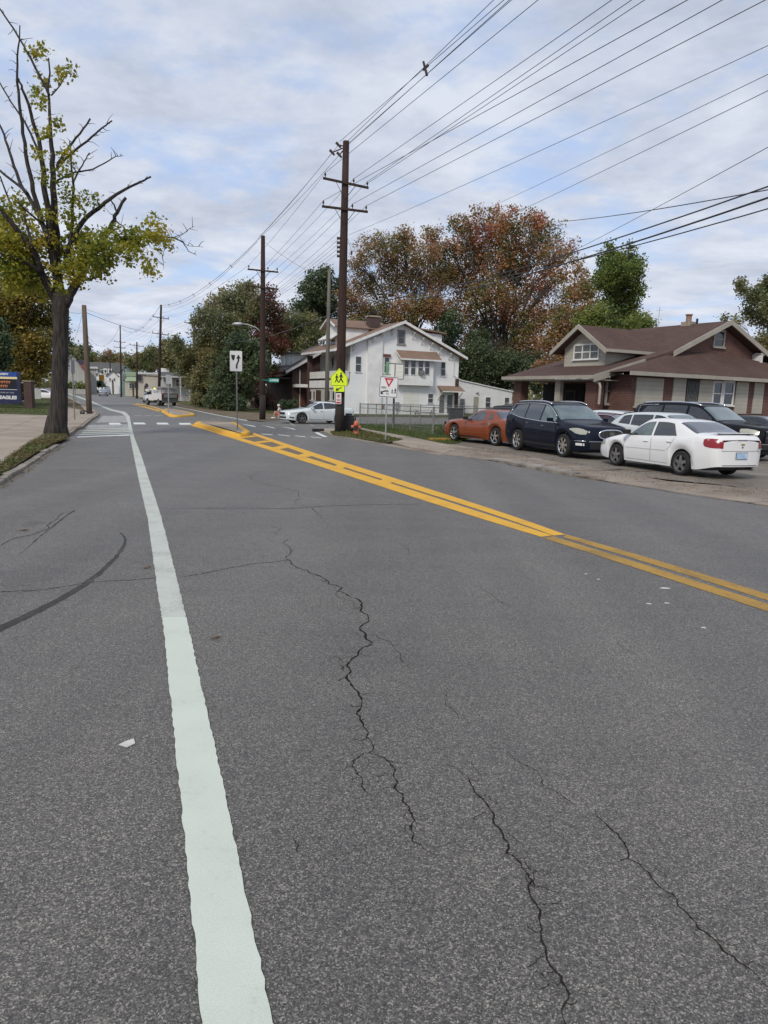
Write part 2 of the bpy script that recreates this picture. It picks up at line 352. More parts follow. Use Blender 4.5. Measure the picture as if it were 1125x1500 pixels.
# ------------------------------------------------------------------ ground sheets
def sheet(name,pts,z,mat,kind='structure',parent=None,skirt=0,mb=None):
    """flat sheet following the ground; pts world (x,y)"""
    bm=bmesh.new(); vs=[bm.verts.new((p[0],p[1],0)) for p in pts]; f=bm.faces.new(vs)
    bmesh.ops.triangulate(bm,faces=[f])
    ys=[p[1] for p in pts]
    if max(ys)>60:
        for Y in (60,700):
            if min(ys)<Y<max(ys): bmesh.ops.bisect_plane(bm,geom=bm.verts[:]+bm.edges[:]+bm.faces[:],plane_co=(0,Y,0),plane_no=(0,1,0))
    for v in bm.verts: v.co.z=z+gz(v.co.y)
    bmesh.ops.recalc_face_normals(bm,faces=bm.faces)
    if sum(f.normal.z for f in bm.faces)<0: bmesh.ops.reverse_faces(bm,faces=bm.faces)
    if skirt:
        be=[e for e in bm.edges if len(e.link_faces)==1]
        r_=bmesh.ops.extrude_edge_only(bm,edges=be)
        for v in [g for g in r_['geom'] if isinstance(g,bmesh.types.BMVert)]: v.co.z-=skirt
        bmesh.ops.recalc_face_normals(bm,faces=bm.faces)
    me=bpy.data.meshes.new(name); bm.to_mesh(me); bm.free(); me.materials.append(M_[mat])
    o=bpy.data.objects.new(name,me); COL.objects.link(o)
    if kind: o['kind']=kind
    if parent: o.parent=parent
    return o
def gp(l,h=0): return [(p.x,p.y) for p in (G(a,b,h) for a,b in l)]
def ext(a,b,d):  # extend beyond b by d metres
    v=Vector((b[0]-a[0],b[1]-a[1])); v.normalize(); return (b[0]+v.x*d,b[1]+v.y*d)
# ground to the horizon
sheet('ground',[(-900,-40),(900,-40),(900,1400),(-900,1400)],-.03,'dirt')
Lc=[(0,712),(42,682.5),(58.7,670.7),(87,653),(105.6,636.5),(125,624),(145,608)]
curbL=gp(Lc); back=ext(curbL[1],curbL[0],34)
farL=gp([(135,601),(117,591.5),(100,582),(88,577)]); 
far2=[(at(60,570,330).x,330),(at(0,570,420).x,420)]
farR=[(at(95,570,420).x,420),(at(150,570,300).x,300)]+gp([(178,577),(200,582.5),(223,588),(249,594),(305.6,605),(362,615.6)])
Rc=[(384,618),(462,631),(478,634.5),(495,638),(520,642),(565,649.5),(600,656),(660,667),(722,675),(891,706),(1125,741.5)]
curbR=gp(Rc); backR=ext(curbR[-2],curbR[-1],25)
road=[back]+curbL+farL+far2+farR+curbR+[backR,(backR[0]+2,-12),(back[0]-2,-12)]
# keep polygon simple: back point first
road=[(back[0],back[1])]+curbL+farL+far2+farR+curbR+[backR]
sheet('road',road,0,'asphalt')
# side street to the right of the corner, running behind the fenced lawn
side=gp([(384,618),(400,613.5),(455,612),(500,611),(560,610.5)])
sd=(math.sin(R(66)),math.cos(R(66)))
far_s=(side[-1][0]+sd[0]*60,side[-1][1]+sd[1]*60)
n0=gp([(530,621.5)])[0]; near_s=(n0[0]+sd[0]*65,n0[1]+sd[1]*65)
side_poly=side+[far_s,near_s]+gp([(530,621.5),(500,627),(480,632),(462,631)])
sheet('side_street',side_poly,-.006,'asphalt')
# ---- markings (sheets 4 mm up)
def strip(name,cl,w,mat,z=.004,jag=0,step=.12,kind='structure'):
    """line of width w along world polyline"""
    P=[Vector((p[0],p[1])) for p in cl]; D=[0]
    for a,b in zip(P,P[1:]): D.append(D[-1]+(b-a).length)
    n=max(2,int(D[-1]/step)) if jag else max(2,len(P)*3); rows=[]; mb=MB()
    def pt(s):
        for k in range(len(P)-1):
            if s<=D[k+1] or k==len(P)-2:
                u=(s-D[k])/max(1e-9,D[k+1]-D[k]); return P[k].lerp(P[k+1],u),(P[k+1]-P[k]).normalized()
    ss=sorted(set([D[-1]*i/n for i in range(n+1)]+D))
    for i,s in enumerate(ss):
        p,d=pt(s); p2,d2=pt(min(D[-1],s+.6)); p0,d0=pt(max(0,s-.6)); d=(d2+d0+d).normalized(); nrm=Vector((d.y,-d.x)); ww=w[0]+(w[1]-w[0])*s/D[-1] if isinstance(w,tuple) else w
        a=p-nrm*(ww/2+rnd.uniform(-jag,jag)); b=p+nrm*(ww/2+rnd.uniform(-jag,jag))
        rows.append([(a.x,a.y,z+gz(a.y)),(b.x,b.y,z+gz(b.y))])
    mb.grid(rows); o=mb.build(name,mat); o['kind']=kind; return o
LE=[(296.8,1500),(257.7,1100),(238,905)]; RE=[(400,1500),(316,1100),(273,905)]
def two(name,l,r,mat,z=.004,jag=.004):
    A=gp(l);B=gp(r); rows=[]; mb=MB()
    for k in range(len(A)-1):
        L_=math.dist(A[k],A[k+1]); n=max(2,min(60,int(L_/.04)))
        for i in range(n+(k==len(A)-2)):
            u=i/n; a=[A[k][j]*(1-u)+A[k+1][j]*u for j in (0,1)]; b=[B[k][j]*(1-u)+B[k+1][j]*u for j in (0,1)]
            a[0]+=rnd.uniform(-jag,jag); b[0]+=rnd.uniform(-jag,jag); rows.append([(a[0],a[1],z+gz(a[1])),(b[0],b[1],z+gz(b[1]))])
    mb.grid(rows); o=mb.build(name,mat); o['kind']='structure'; return o
l0=[(287,1640)]+LE; r0=[(429,1640)]+RE
two('edge_line_fresh',l0,r0,'line_new',.0055,.005)
two('edge_line',[(239.5,922),(230,860),(216.5,760),(206.9,720),(202.5,700),(195.8,667),(190.7,640),(187.5,621.3),(184,610),(177,605.0),(160,601.0),(144,594),(128,587),(112,581.3),(99,577.3)],
    [(276.5,922),(262,860),(237,760),(224.3,720),(217.6,700),(207,667),(196.5,640),(192,621.3),(190,610),(184,603.6),(164,599.6),(147,592.8),(130,586),(113.5,580.2),(100,576.3)],'line_mid',.004,.006)
# yellow centre markings
UPP=[(829,783.2),(760,758.0),(700,737),(640,724.5-1.5),(600,711),(570,701.5),(512,683.5),(457.6,667),(422.4,654.5),(396,645),(374.4,637),(366,635)]
LOW=[(793,785),(740,764.5),(700,750.5),(640,732.5),(600,720),(553.6,706.5),(486.4,684.5),(432,668),(368,649),(326.4,635),(300,627.5),(283,622.5)]
# upper/lower edges measured on the photo
def smooth_edge(l,deg):
    xs=np.array([q[0] for q in l],float); ys=np.array([q[1] for q in l],float); m_,s_=xs.mean(),xs.std(); c=np.polyfit((xs-m_)/s_,ys,deg)
    X=np.linspace(xs[0],xs[-1],24); return [(float(x),float(np.polyval(c,(x-m_)/s_))) for x in X]
def band(name,top,bot,mat,z=.004,deg=0):
    if deg: top=smooth_edge(top,deg); bot=smooth_edge(bot,deg)
    return two(name,top,bot,mat,z,.003)
band('yellow_line_upper',[(828.5,783.5),(790,770),(740,752),(700,738.5),(640,721.5),(600,707.5),(570,697.5),(511,680),(457.6,662),(422,651),(395,642),(372,634.3)],
     [(811,785.0),(780,774),(736,757.5),(698,745),(640,728.2),(598,714.5),(567,704),(509,685.5),(455.5,667.5),(420,655.3),(394,645.5),(370,637.0)],'yel',.004,3)
band('yellow_line_lower',[(809,785),(780,775),(734,760),(697,748.5),(640,730),(597,716),(553,703),(485,680.5),(432,664.5),(368,646.8),(326,634.0),(300,626.8),(281,621.3)],
     [(793,786.4),(765,778.5),(725,766.5),(690,756.5),(640,738),(594,724.5),(550,710.5),(483,687.5),(430,670.5),(366,651.2),(324,637.3),(299,629.3),(280,623.0)],'yel',.004,3)
band('yellow_line_old_upper',[(1330,938),(1125,871),(1028,840.5),(960,820),(885,799.5),(829,782.5)],[(1330,948),(1125,880),(1026,848.5),(958,827.5),(883,805.5),(826,787)],'yel_old',.0035,2)
band('yellow_line_old_lower',[(1330,952),(1125,886),(1024,852),(956,830),(883,811),(811,785)],[(1330,966),(1125,895.5),(1020,861),(952,839),(880,818),(796,787)],'yel_old',.0035,2)
band('yellow_underlay',[(640,727),(598,713),(553,700),(509,684),(457,668),(420,654),(372,635.5)],[(638,731.5),(594,718),(550,704.5),(484,684),(431,667),(367,648),(325,635)],'yel_under',.0025)
for k,(a,b,c,d) in enumerate([((547,709.5),(562,711),(577,706),(562,701.5)),((482,686),(497,689),(512,681.5),(498,679.5)),((428,669.5),(441,671.5),(459,668),(446,664)),((391,657.5),(401,660),(424,655.5),(411,653)),((364,648.6),(372,650.0),(400,647.3),(389,645.6)),((343,641.2),(350,642.5),(378,639.5),(368,638.0))]):
    sheet('yellow_rung',gp([a,b,c,d]),.006+.0005*k,'yel')
# far continuation of the centre lines
band('yellow_line_far',[(234,601.2),(220,597.5),(205,594),(196,591.8)],[(233,603.0),(219,599.0),(204.5,595.4),(195.5,592.8)],'yel',.006)
band('yellow_line_far',[(240,600.6),(226,595.8),(212,592.8),(200,591.0)],[(238,601.8),(225,597.0),(211.3,593.9),(199,591.8)],'yel',.006)
# crosswalk ladder by the left kerb and dashed line across
for ya,yb,xl in ((637.2,639.6,113),(634.8,636.2,116),(632.2,633.4,120),(629.8,630.8,122),(627.3,628.2,126)):
    band('crosswalk_bar',[(xl,yb-.2),(150,(ya+yb)/2-.4),(189.5,ya-.8)][::1],[(xl,yb+1.2 if yb>638 else yb+.7),(150,(ya+yb)/2+.8),(190,ya+.9)],'line_white' if yb>638 else 'line_mid',.003)
band('crosswalk_patch',[(130,622.5),(188,621.5)],[(122,626.8),(188.5,626.3)],'line_faint',.003)
band('crosswalk_patch',[(150,609.2),(184,609)],[(141,619.0),(187,618.8)],'line_faint',.003)
for x0,x1,y in ((159,177,620.8),(195,213,620.4),(229,247,620.6),(262,280,620.9)):
    band('crosswalk_dash',[(x0,y-1.3),(x1-2,y-1.3)],[(x0+1.5,y+1.3),(x1+1,y+1.3)],'line_white',.005)
for x0,x1,y0,y1 in ((353,376,621.8,626.4),(383,404,623.8,628.5),(412,434,625.8,630.4),(422,441,620.5,628),(452,470,622.5,629)):
    band('crosswalk_dash',[(x0,y0-1.0),(x1-4,y1-2.4)],[(x0+5,y0+.3),(x1,y1-.3)],'line_white',.005)
for x0,x1,y0,y1 in ((383,399,635.8,637.4),(407,424,637,639),(432,447,638.6,640.2),(455,470,640.3,641.8)):
    band('crosswalk_dash',[(x0,y0-.6),(x1,y1-.8)],[(x0+1,y0+.5),(x1+1,y1+.4)],'line_mid',.005)
for x0,x1,y in ((197,208,609.0),(212,222,609.0),(226,238,609.2)):
    band('crosswalk_dash',[(x0,y-.5),(x1,y-.5)],[(x0,y+.4),(x1,y+.4)],'line_faint',.005)
band('stop_bar',[(460,633.6),(474,640.2)],[(466,633.5),(480,640.3)],'line_white',.005)
band('edge_line_far',[(362,615.3),(305.6,604.7),(249,593.6),(223,588.2)],[(362,616.7),(305.6,605.7),(249,594.4),(223,588.8)],'line_mid',.004)
# right gutter pan light strip
band('gutter',[(475,634.5),(495,638.3),(520,642.2),(565,650),(600,656.3),(650,664.5)],[(474,636.6),(494,640.2),(519,644.3),(564,652.3),(598,659.2),(646,667.5)],'apron',.004)
# left shoulder pavement seam & cracks
def crackline(name,pts,w,seed,rough=.35,mat='crack',n=5,z=.002,wpx=None):
    r=random.Random(seed); P=[Vector(p) for p in pts]
    P=[Vector((G(p[0],p[1]).x,G(p[0],p[1]).y,0)) for p in P]
    for it in range(n):
        Q=[P[0]]
        for a,b in zip(P,P[1:]):
            d=b-a; m=(a+b)/2+Vector((-d.y,d.x,0))*r.uniform(-rough,rough)*(.75**it); Q+=[m,b]
        P=Q
    mb=MB(); rows=[]; N=len(P)
    for k,p in enumerate(P):
        a=P[max(0,k-1)]; b=P[min(N-1,k+1)]; d=(b-a).normalized(); nr=Vector((-d.y,d.x,0)); tp=min(1,5*k/N+.35,5*(N-1-k)/N+.35)*.8; h=w*tp*r.uniform(.35,1.5)/2
        rows.append([tuple(p-nr*h+Vector((0,0,z))),tuple(p+nr*h+Vector((0,0,z)))])
    mb.grid(rows); o=mb.build(name,mat,normals=False); o['kind']='structure'; return o
CR=[([(423,788),(424,805),(422,820),(437,832),(463,842),(478,850),(500,860),(508,872),(530,888),(540,905),(536,930),(525,955),(508,975),(507,993),(523,1012),(530,1035),(527,1055),(537,1080),(541,1103)],.017),
 ([(541,1103),(526,1108),(516,1122),(530,1140),(545,1166)],.008),([(541,1103),(565,1112),(577,1135),(578,1155),(590,1175),(603,1192),(602,1212),(627,1248)],.010),
 ([(540,928),(555,935),(575,945),(588,962),(598,977)],.006),([(508,975),(490,962),(483,965)],.004),([(500,860),(498,875),(518,888),(535,892)],.006),([(515,962),(500,965),(505,985)],.006),
 ([(655,1120),(686,1140),(700,1165),(722,1190),(735,1220),(742,1250),(765,1272),(779,1290),(786,1325),(794,1360),(800,1400),(815,1425),(824,1440),(828,1470),(836,1510)],.010),
 ([(768,1262),(780,1278),(783,1300),(770,1280)],.005),([(783,1275),(800,1276),(822,1282)],.003),
 ([(872,1186),(890,1210),(915,1235),(918,1258),(950,1278),(985,1310),(1012,1345),(1045,1375),(1085,1412),(1128,1450)],.009),
 ([(745,1100),(780,1125),(795,1150),(828,1170),(840,1180)],.005),([(400,770),(403,780)],.006),([(690,1115),(700,1130),(706,1140)],.004),
 ([(650,1010),(655,1035),(672,1055)],.004),([(905,940),(925,955),(935,962)],.005),([(700,860),(730,880),(745,890)],.006),([(560,790),(590,800),(600,812)],.005),
 ([(380,690),(420,715),(432,735),(470,760)],.010),([(430,1230),(435,1250)],.005)]
rb=random.Random(77)
for k,(p,w) in enumerate(CR):
    crackline('road_crack',p,w*.92,k+3,.20,n=3 if len(p)>6 else 4)
    for j in range(1,len(p)-1):      # hair cracks branching off
        x,y=p[j]; d=rb.choice((-1,1)); L_=rb.uniform(8,26)*(y-560)/500
        crackline('road_hair_crack',[(x,y),(x+d*L_*.5,y+rb.uniform(-.2,.35)*L_),(x+d*L_,y+rb.uniform(-.3,.6)*L_)],w*.35,900+k*20+j,.3,n=3)
crackline('road_crack',[(-30,868),(40,866),(120,855),(210,848),(232,846)],.014,50,.1,z=.0022)
crackline('road_crack',[(264,846),(320,835),(380,825),(425,820)],.014,51,.1)
crackline('road_crack',[(0,800),(40,785),(75,765),(105,748)],.014,52,.12)
crackline('road_crack',[(240,745),(420,745),(640,738)],.02,53,.06)
# tyre skid arc
sk=gp([(-60,950),(0,921),(40,902),(80,882),(115,862),(145,840),(168,818),(181,800),(183,788),(176,780)])
sk=[Vector((p[0],p[1])) for p in sk]
Q=[]
for i in range(len(sk)-1):
    p0,p1,p2,p3=sk[max(0,i-1)],sk[i],sk[i+1],sk[min(len(sk)-1,i+2)]
    for j in range(4):
        t=j/4; Q.append(.5*((2*p1)+(p2-p0)*t+(2*p0-5*p1+4*p2-p3)*t*t+(3*p1-p0-3*p2+p3)*t**3))
Q.append(sk[-1]); strip('tyre_mark',Q,(.11,.02),'rubber_mark',.0015,.008)
strip('tyre_mark',gp([(30,810),(60,785),(95,757),(110,747)]),(.008,.03),'rubber_mark',.0015,.01)
# islands
def island(label,outer,h,topo):
    r=thing('median_island',label,'traffic island')
    A=gp(outer); mb=MB(); n=len(A); cx=sum(p[0] for p in A)/n; cy=sum(p[1] for p in A)/n
    def off(k,d):
        p=Vector(A[k]);a=Vector(A[k-1]);b=Vector(A[(k+1)%n]); t=(b-a).normalized(); nn=Vector((-t.y,t.x)); 
        if nn.dot(Vector((cx,cy))-p)<0: nn=-nn
        return p+nn*d
    prof=[(0,0),(.02,h*.75),(.07,h),(.30,h)]
    loops=[[(*off(k,d),z+gz(A[k][1])) for k in range(n)] for d,z in prof]
    for la,lb in zip(loops,loops[1:]):
        for k in range(n): mb.face([la[k],la[(k+1)%n],lb[(k+1)%n],lb[k]])
    mb.build('kerb','yel',r,True)
    m2=MB(); m2.face([(p[0],p[1],p[2]-.004) for p in loops[-1]]); m2.build('top','line_faint' if topo else 'concrete',r)
    return r
def dense(pts,k=3):
    o=[]; n=len(pts)
    for i in range(n):
        p0,p1,p2,p3=[Vector(pts[(i+j)%n]) for j in (-1,0,1,2)]
        for j in range(k):
            t=j/k; o.append(tuple(p1.lerp(p2,t)*.75+.25*(.5*((2*p1)+(p2-p0)*t+(2*p0-5*p1+4*p2-p3)*t*t+(3*p1-p0-3*p2+p3)*t**3))))
    return o
island('long yellow-kerbed traffic island holding the keep-right sign',dense([(284,623.2),(291,620.6),(345,622),(358,630),(367,635.5),(362,639.5),(350,640.5),(336,638.5),(310,630.5)],3),.15,False)
island('second yellow-kerbed traffic island farther away beside the work truck',dense([(236,603.5),(243,600.6),(262,602.3),(284,607.2),(285,609.6),(262,611.2),(249,610.8)],3),.14,False)
# ------------------------------------------------------------------ left side: kerb, grass strip, pavement
def cat(a,b,u): return [a[j]*(1-u)+b[j]*u for j in (0,1)]
kerb_w=gp([(0,712),(42,682.5),(58.7,670.7),(87,653)])
kb=[ext(kerb_w[1],kerb_w[0],34)]+kerb_w
mb=MB(); r5=random.Random(5)
for a,b in zip(kb,kb[1:]):
    L_=math.dist(a,b); n=max(1,int(L_/1.1)); 
    for i in range(n):
        u0=i/n+.012; u1=(i+1)/n-.012; p=Vector(cat(a,b,u0)); q=Vector(cat(a,b,u1)); d=(q-p).normalized(); nn=Vector((-d.y,d.x)); 
        if nn.x>0: nn=-nn
        o1=r5.uniform(-.03,.03); o2=r5.uniform(-.03,.03); h=r5.uniform(.05,.10); wd=.17
        P=[p+nn*o1,q+nn*o2,q+nn*(o2+wd),p+nn*(o1+wd)]
        i0=len(mb.v); mb.v+=[(v.x,v.y,-.02) for v in P]+[(v.x+r5.uniform(-.01,.01),v.y,h+r5.uniform(-.01,.01)) for v in P]
        for f in ((4,5,6,7),(0,1,5,4),(1,2,6,5),(2,3,7,6),(3,0,4,7)): mb.f.append(tuple(i0+k for k in f)); mb.m.append(0)
o=mb.build('kerb_left','curb',bevel=.02); o['kind']='structure'
# sidewalk with dark broken kerb edge further on
sw_edge=gp([(98,640.5),(105.6,636.5),(113,629.5),(121,628.2),(125,624),(134,616),(142.5,611),(145,607.5),(140,603),(133,600),(117,591.5),(98,580.5)],.0)
sw=sw_edge+[(at(86,570,200).x,200),(at(40,570,200).x,200)]+gp([(20,580),(-60,596),(-260,606),(-300,700),(-60,690),(0,680),(20,664),(45,647),(70,640)],.12)
sheet('pavement_left',sw,.12,'concrete',skirt=.2)
mb=MB(); rows=[]
for i,p in enumerate(sw_edge[:9]):
    q=Vector(p); a=Vector(sw_edge[max(0,i-1)]); b=Vector(sw_edge[i+1]); d=(b-a).normalized(); nn=Vector((d.y,-d.x)); zz=gz(q.y)
    rows.append([(*(q+nn*.05),-.01+zz),(*(q+nn*.03),.10+zz),(*(q-nn*.14),.135+zz),(*(q-nn*.16),.10+zz)])
mb.grid(rows); o=mb.build('kerb_crosswalk','curb_dark'); o['kind']='structure'
strip_poly=[kb[0]]+[tuple(Vector(p)) for p in kerb_w]+gp([(100,641.5),(96,636),(70,634),(45,647),(20,664),(0,680),(-60,690),(-320,800)],.1)
def shifted(poly,dx): return [(p[0]+dx,p[1]) for p in poly]
sp=[(kb[0][0]-.17,kb[0][1])]+[(p[0]-.17,p[1]) for p in kerb_w]+strip_poly[5:]
sheet('grass_strip',sp,.09,'dryturf')
lawn=gp([(-300,612),(0,606),(72,608),(82,600),(80,584),(40,583),(-200,590)],.13)
sheet('lawn_left',lawn,.135,'turf')
# far verge with grass (left, past crosswalk)
sheet('verge_left',gp([(97,596),(124,601),(117,592),(100,582.5)],.13),.135,'dryturf')
# ------------------------------------------------------------------ right side
sheet('lot',[*gp([(655,652),(700,640),(760,634)]),(26,46),(60,30),(60,-5),*[ (p[0]+2.6,p[1]+1.3) for p in (backR,curbR[-1])],*gp([(891,694),(740,668),(668,660)])],.012,'lot')
ap=curbR[6:]+[backR,(backR[0]+3.2,backR[1]+1.6),(curbR[-1][0]+3.0,curbR[-1][1]+1.5)]+gp([(980,706),(860,685),(740,664),(690,656),(650,650),(600,645)])
sheet('apron',ap,.018,'apron',skirt=.05)
# broken raised slab edge
def slabpiece(px,h,mat,name='broken_slab'):
    sheet(name,gp(px),h,mat,skirt=h+.02)
slabpiece([(722,675),(760,683.5),(800,691),(838,698),(850,696),(820,689),(775,681),(745,676),(726,673)],.07,'curb')
slabpiece([(850,696),(838,698),(870,703),(888,705),(885,702)],.045,'curb_dark')
for k,(p,w) in enumerate([([(660,668),(722,675),(800,690),(890,706),(1000,724),(1125,742)],.05),([(740,676),(840,690),(930,688)],.06),([(880,690),(920,688),(935,692),(960,690)],.10),([(1040,716),(1060,712),(1080,716)],.04),([(700,662),(770,668),(860,682)],.05),([(940,700),(1000,706),(1125,716)],.04)]):
    crackline('slab_crack',p,w,90+k,.08,mat='curb_dark',n=4,z=.0215)
walk=gp([(527,627),(560,633.5),(600,640.5),(655,652),(668,660),(650,664),(600,655),(575,648),(592,645),(560,637.5),(535,631.5)])
sheet('sidewalk_right',walk,.026,'concrete',skirt=.05)
verge=gp([(488,638),(483,633.5),(492,631),(520,629),(535,631.5),(560,637.5),(592,645),(575,648.0),(565,649.5),(520,642)])
sheet('verge_right',verge,.022,'dryturf')
cor=gp([(462,631),(470,628.5),(500,626),(527,627),(520,629),(492,631),(483,633.5),(488,638),(478,634.5)])
sheet('corner_ramp',cor,.02,'concrete')
lawnR=gp([(527,627),(527,621.8)])+[(near_s[0]-25,near_s[1]-10)]+gp([(720,628),(672,650),(655,652),(600,640.5),(560,633.5)])
sheet('lawn_right',lawnR,.015,'turf')
lawnH=[*gp([(497,609.8),(560,610)]),(far_s[0],far_s[1]+1),(30,100),(0,110),*gp([(480,603)])]
sheet('lawn_house',lawnH,.01,'turf')
sheet('verge_far',gp([(384,617.5),(362,615),(305.6,604.5),(262,596.5),(262,590),(330,594),(400,604),(452,611)]),.02,'dirt')
sheet('lawn_far',gp([(262,592),(300,598),(345,603),(410,607),(400,598),(300,588),(262,588)]),.035,'turf')
sheet('verge_shops',gp([(180,576.8),(200,582),(223,587),(236,588),(225,583),(200,578),(185,575.4)]),.02,'turf')
# drain mouth at the corner
mb=MB(); g_=G(466,632); mb.box(-.3,.3,-.12,.12,0,.14,.4); o=mb.build('storm_drain','pole_tar',bevel=.02); o.location=g_; tag(o,'dark storm drain mouth in the kerb left of the black bin','drain')
# ------------------------------------------------------------------ grass blades (stuff)
def inpoly(x,y,poly):
    c=False; n=len(poly)
    for i in range(n):
        x1,y1=poly[i]; x2,y2=poly[i-1]
        if (y1>y)!=(y2>y) and x<(x2-x1)*(y-y1)/(y2-y1)+x1: c=not c
    return c
M_['blade']=leafmat('blade',[(.10,.075,.03),(.13,.12,.04),(.06,.09,.02),(.09,.12,.03)],.2)
M_['blade_g']=leafmat('blade_g',[(.04,.07,.015),(.07,.11,.025),(.10,.12,.04)],.2)
M_['litter']=leafmat('litter',[(.10,.06,.035),(.20,.13,.07),(.17,.12,.075),(.28,.21,.12)],.1)
def blades(name,poly,z,n,h,mat,seed,w=.012):
    r=random.Random(seed); xs=[p[0] for p in poly]; ys=[p[1] for p in poly]; mb=MB(); k=0; tries=0
    while k<n and tries<n*30:
        tries+=1; x=r.uniform(min(xs),max(xs)); y=r.uniform(max(5,min(ys)),max(ys))
        if not inpoly(x,y,poly): continue
        k+=1; a=r.uniform(0,PI); hh=h*r.uniform(.4,1.3); ww=w*r.uniform(.6,1.4); lx=r.uniform(-.5,.5)*hh; ly=r.uniform(-.5,.5)*hh; zz=z+gz(y)
        mb.face([(x-math.cos(a)*ww,y-math.sin(a)*ww,zz),(x+math.cos(a)*ww,y+math.sin(a)*ww,zz),(x+lx,y+ly,zz+hh)])
    o=mb.build(name,mat,normals=False); o['kind']='stuff'; tag(o,None); return o
gs=[p for p in sp if True]
tag(blades('grass',sp[1:]+[sp[0]],.085,9000,.09,'blade',3,.014),'short dry grass along the left kerb under the big tree','grass')
tag(blades('grass',lawn,.13,5000,.10,'blade_g',4,.03),'green lawn around the school sign','grass')
tag(blades('grass',lawnR,.01,9000,.13,'blade_g',5,.02),'rough green grass inside the chain-link fence','grass')
tag(blades('grass',verge,.02,2500,.08,'blade',6,.02),'brown verge grass around the fire hydrant','grass')
def litter(name,poly,z,n,size,seed,label):
    r=random.Random(seed); xs=[p[0] for p in poly]; ys=[p[1] for p in poly]; mb=MB(); k=0
    for _ in range(n*30):
        if k>=n: break
        x=r.uniform(min(xs),max(xs)); y=r.uniform(max(4,min(ys)),max(ys))
        if not inpoly(x,y,poly): continue
        k+=1; a=r.uniform(0,2*PI); s=size*r.uniform(.5,1.3); zz=z+gz(y)
        c,q=math.cos(a)*s,math.sin(a)*s; t1,t2=r.uniform(0,.02),r.uniform(0,.03)
        mb.face([(x-c,y-q,zz+t1),(x+q*.6,y-c*.6,zz+.004),(x+c,y+q,zz+t2),(x-q*.6,y+c*.6,zz+.01)])
    o=mb.build(name,'litter',normals=False); o['kind']='stuff'; tag(o,label,'fallen leaves')
litter('fallen_leaves',sp[1:]+[sp[0]],.14,900,.05,8,'dry fallen leaves scattered over the left grass strip')
litter('fallen_leaves',gp([(1,713.5),(43.5,684),(60,672),(88.5,654.5),(93,655.5),(65,675),(49,687.5),(7,716)]),.006,260,.03,9,'fallen leaves in the left gutter')
litter('fallen_leaves',gp([(600,655),(720,672),(890,704),(1000,720),(1125,735),(1125,712),(900,686),(700,655)]),.024,900,.030,10,'fallen leaves over the broken concrete apron')
# loose things on the road
def leaf(px,py,s,rz,label,mat='litter'):
    mb=MB(); pts=[]
    for k in range(14):
        a=2*PI*k/14; rr=s*(1 if k%2 else .55)*(1.25 if k in(0,1,13) else 1); pts.append((math.cos(a)*rr,math.sin(a)*rr*.55,.006+.02*abs(math.sin(a*1.5))*s*8))
    for k in range(14): mb.face([(0,0,.006),pts[k],pts[(k+1)%14]])
    o=mb.build('fallen_leaf',mat,normals=False); o.location=G(px,py,.002); o.rotation_euler=(0,0,rz); tag(o,label,'leaf','leaves lying on the road')
leaf(315,935,.045,.3,'tan dry leaf just right of the fresh white line')
leaf(214,832,.06,.8,'small brown leaf left of the white line near the crack')
leaf(34,777,.07,.1,'reddish leaf on the asphalt near the left edge')
M_['paper']=pm('paper',(.62,.61,.55),(.5,.49,.44),6,.8)
mb=MB(); P=[G(174,1092),G(186,1096),G(198,1090),(G(196,1083)),(G(184,1087))]; c=sum(P,Vector())/5; mb.prism([(p.x-c.x,p.y-c.y) for p in P],'z',.003,.006)
o=mb.build('paper_scrap','paper'); o.location=(c.x,c.y,0); tag(o,'torn pale scrap of paper on the asphalt left of the white line','litter')
for k,(x,y,s) in enumerate([(974,862,.05),(951,885,.03),(977,884,.025),(1030,920,.03),(877,849,.02),(858,841,.02)]):
    p=G(x,y); mb=MB(); rr=random.Random(k); mb.prism([(math.cos(a)*s*rr.uniform(.6,1.2),math.sin(a)*s*.6*rr.uniform(.6,1.2)) for a in [i*PI/3 for i in range(6)]],'z',.002,.006); o=mb.build('paint_chip','paper'); o.location=p; tag(o,['largest white chip right of centre on the road, below the yellow lines','white chip below the largest one, left of its neighbour','small white chip right beneath the largest one','white chip nearest the right edge of the road','tiny white chip left of the largest, nearer the yellow line','tiny white chip closest to the end of the fresh yellow line'][k],'paint chip','pale chips on the road')
# ------------------------------------------------------------------ trees
def leaves_np(centers,size,seed,squash=1.0,up=.3):
    g=np.random.default_rng(seed); n=len(centers); c=np.asarray(centers)
    nrm=g.normal(size=(n,3)); nrm[:,2]=np.abs(nrm[:,2])+up; nrm/=np.linalg.norm(nrm,axis=1,keepdims=True)
    a=g.normal(size=(n,3)); u=np.cross(nrm,a); u/=np.linalg.norm(u,axis=1,keepdims=True)+1e-9; v=np.cross(nrm,u)
    s=(size*g.uniform(.35,1.5,size=n))[:,None]
    q=np.stack([c-u*s*.5,c+v*s*.42,c+u*s*.6,c-v*s*.42],axis=1).reshape(-1,3); return q
def leafobj(name,centers,size,mat,parent,seed):
    q=leaves_np(centers,size,seed); n=len(q)//4
    me=bpy.data.meshes.new(name); me.vertices.add(n*4); me.vertices.foreach_set('co',q.astype('f').ravel())
    me.loops.add(n*4); me.loops.foreach_set('vertex_index',np.arange(n*4,dtype='i')); me.polygons.add(n)
    me.polygons.foreach_set('loop_start',np.arange(0,n*4,4,dtype='i')); me.update(calc_edges=True); me.validate()
    me.materials.append(M_[mat]); o=bpy.data.objects.new(name,me); COL.objects.link(o); o.parent=parent; return o
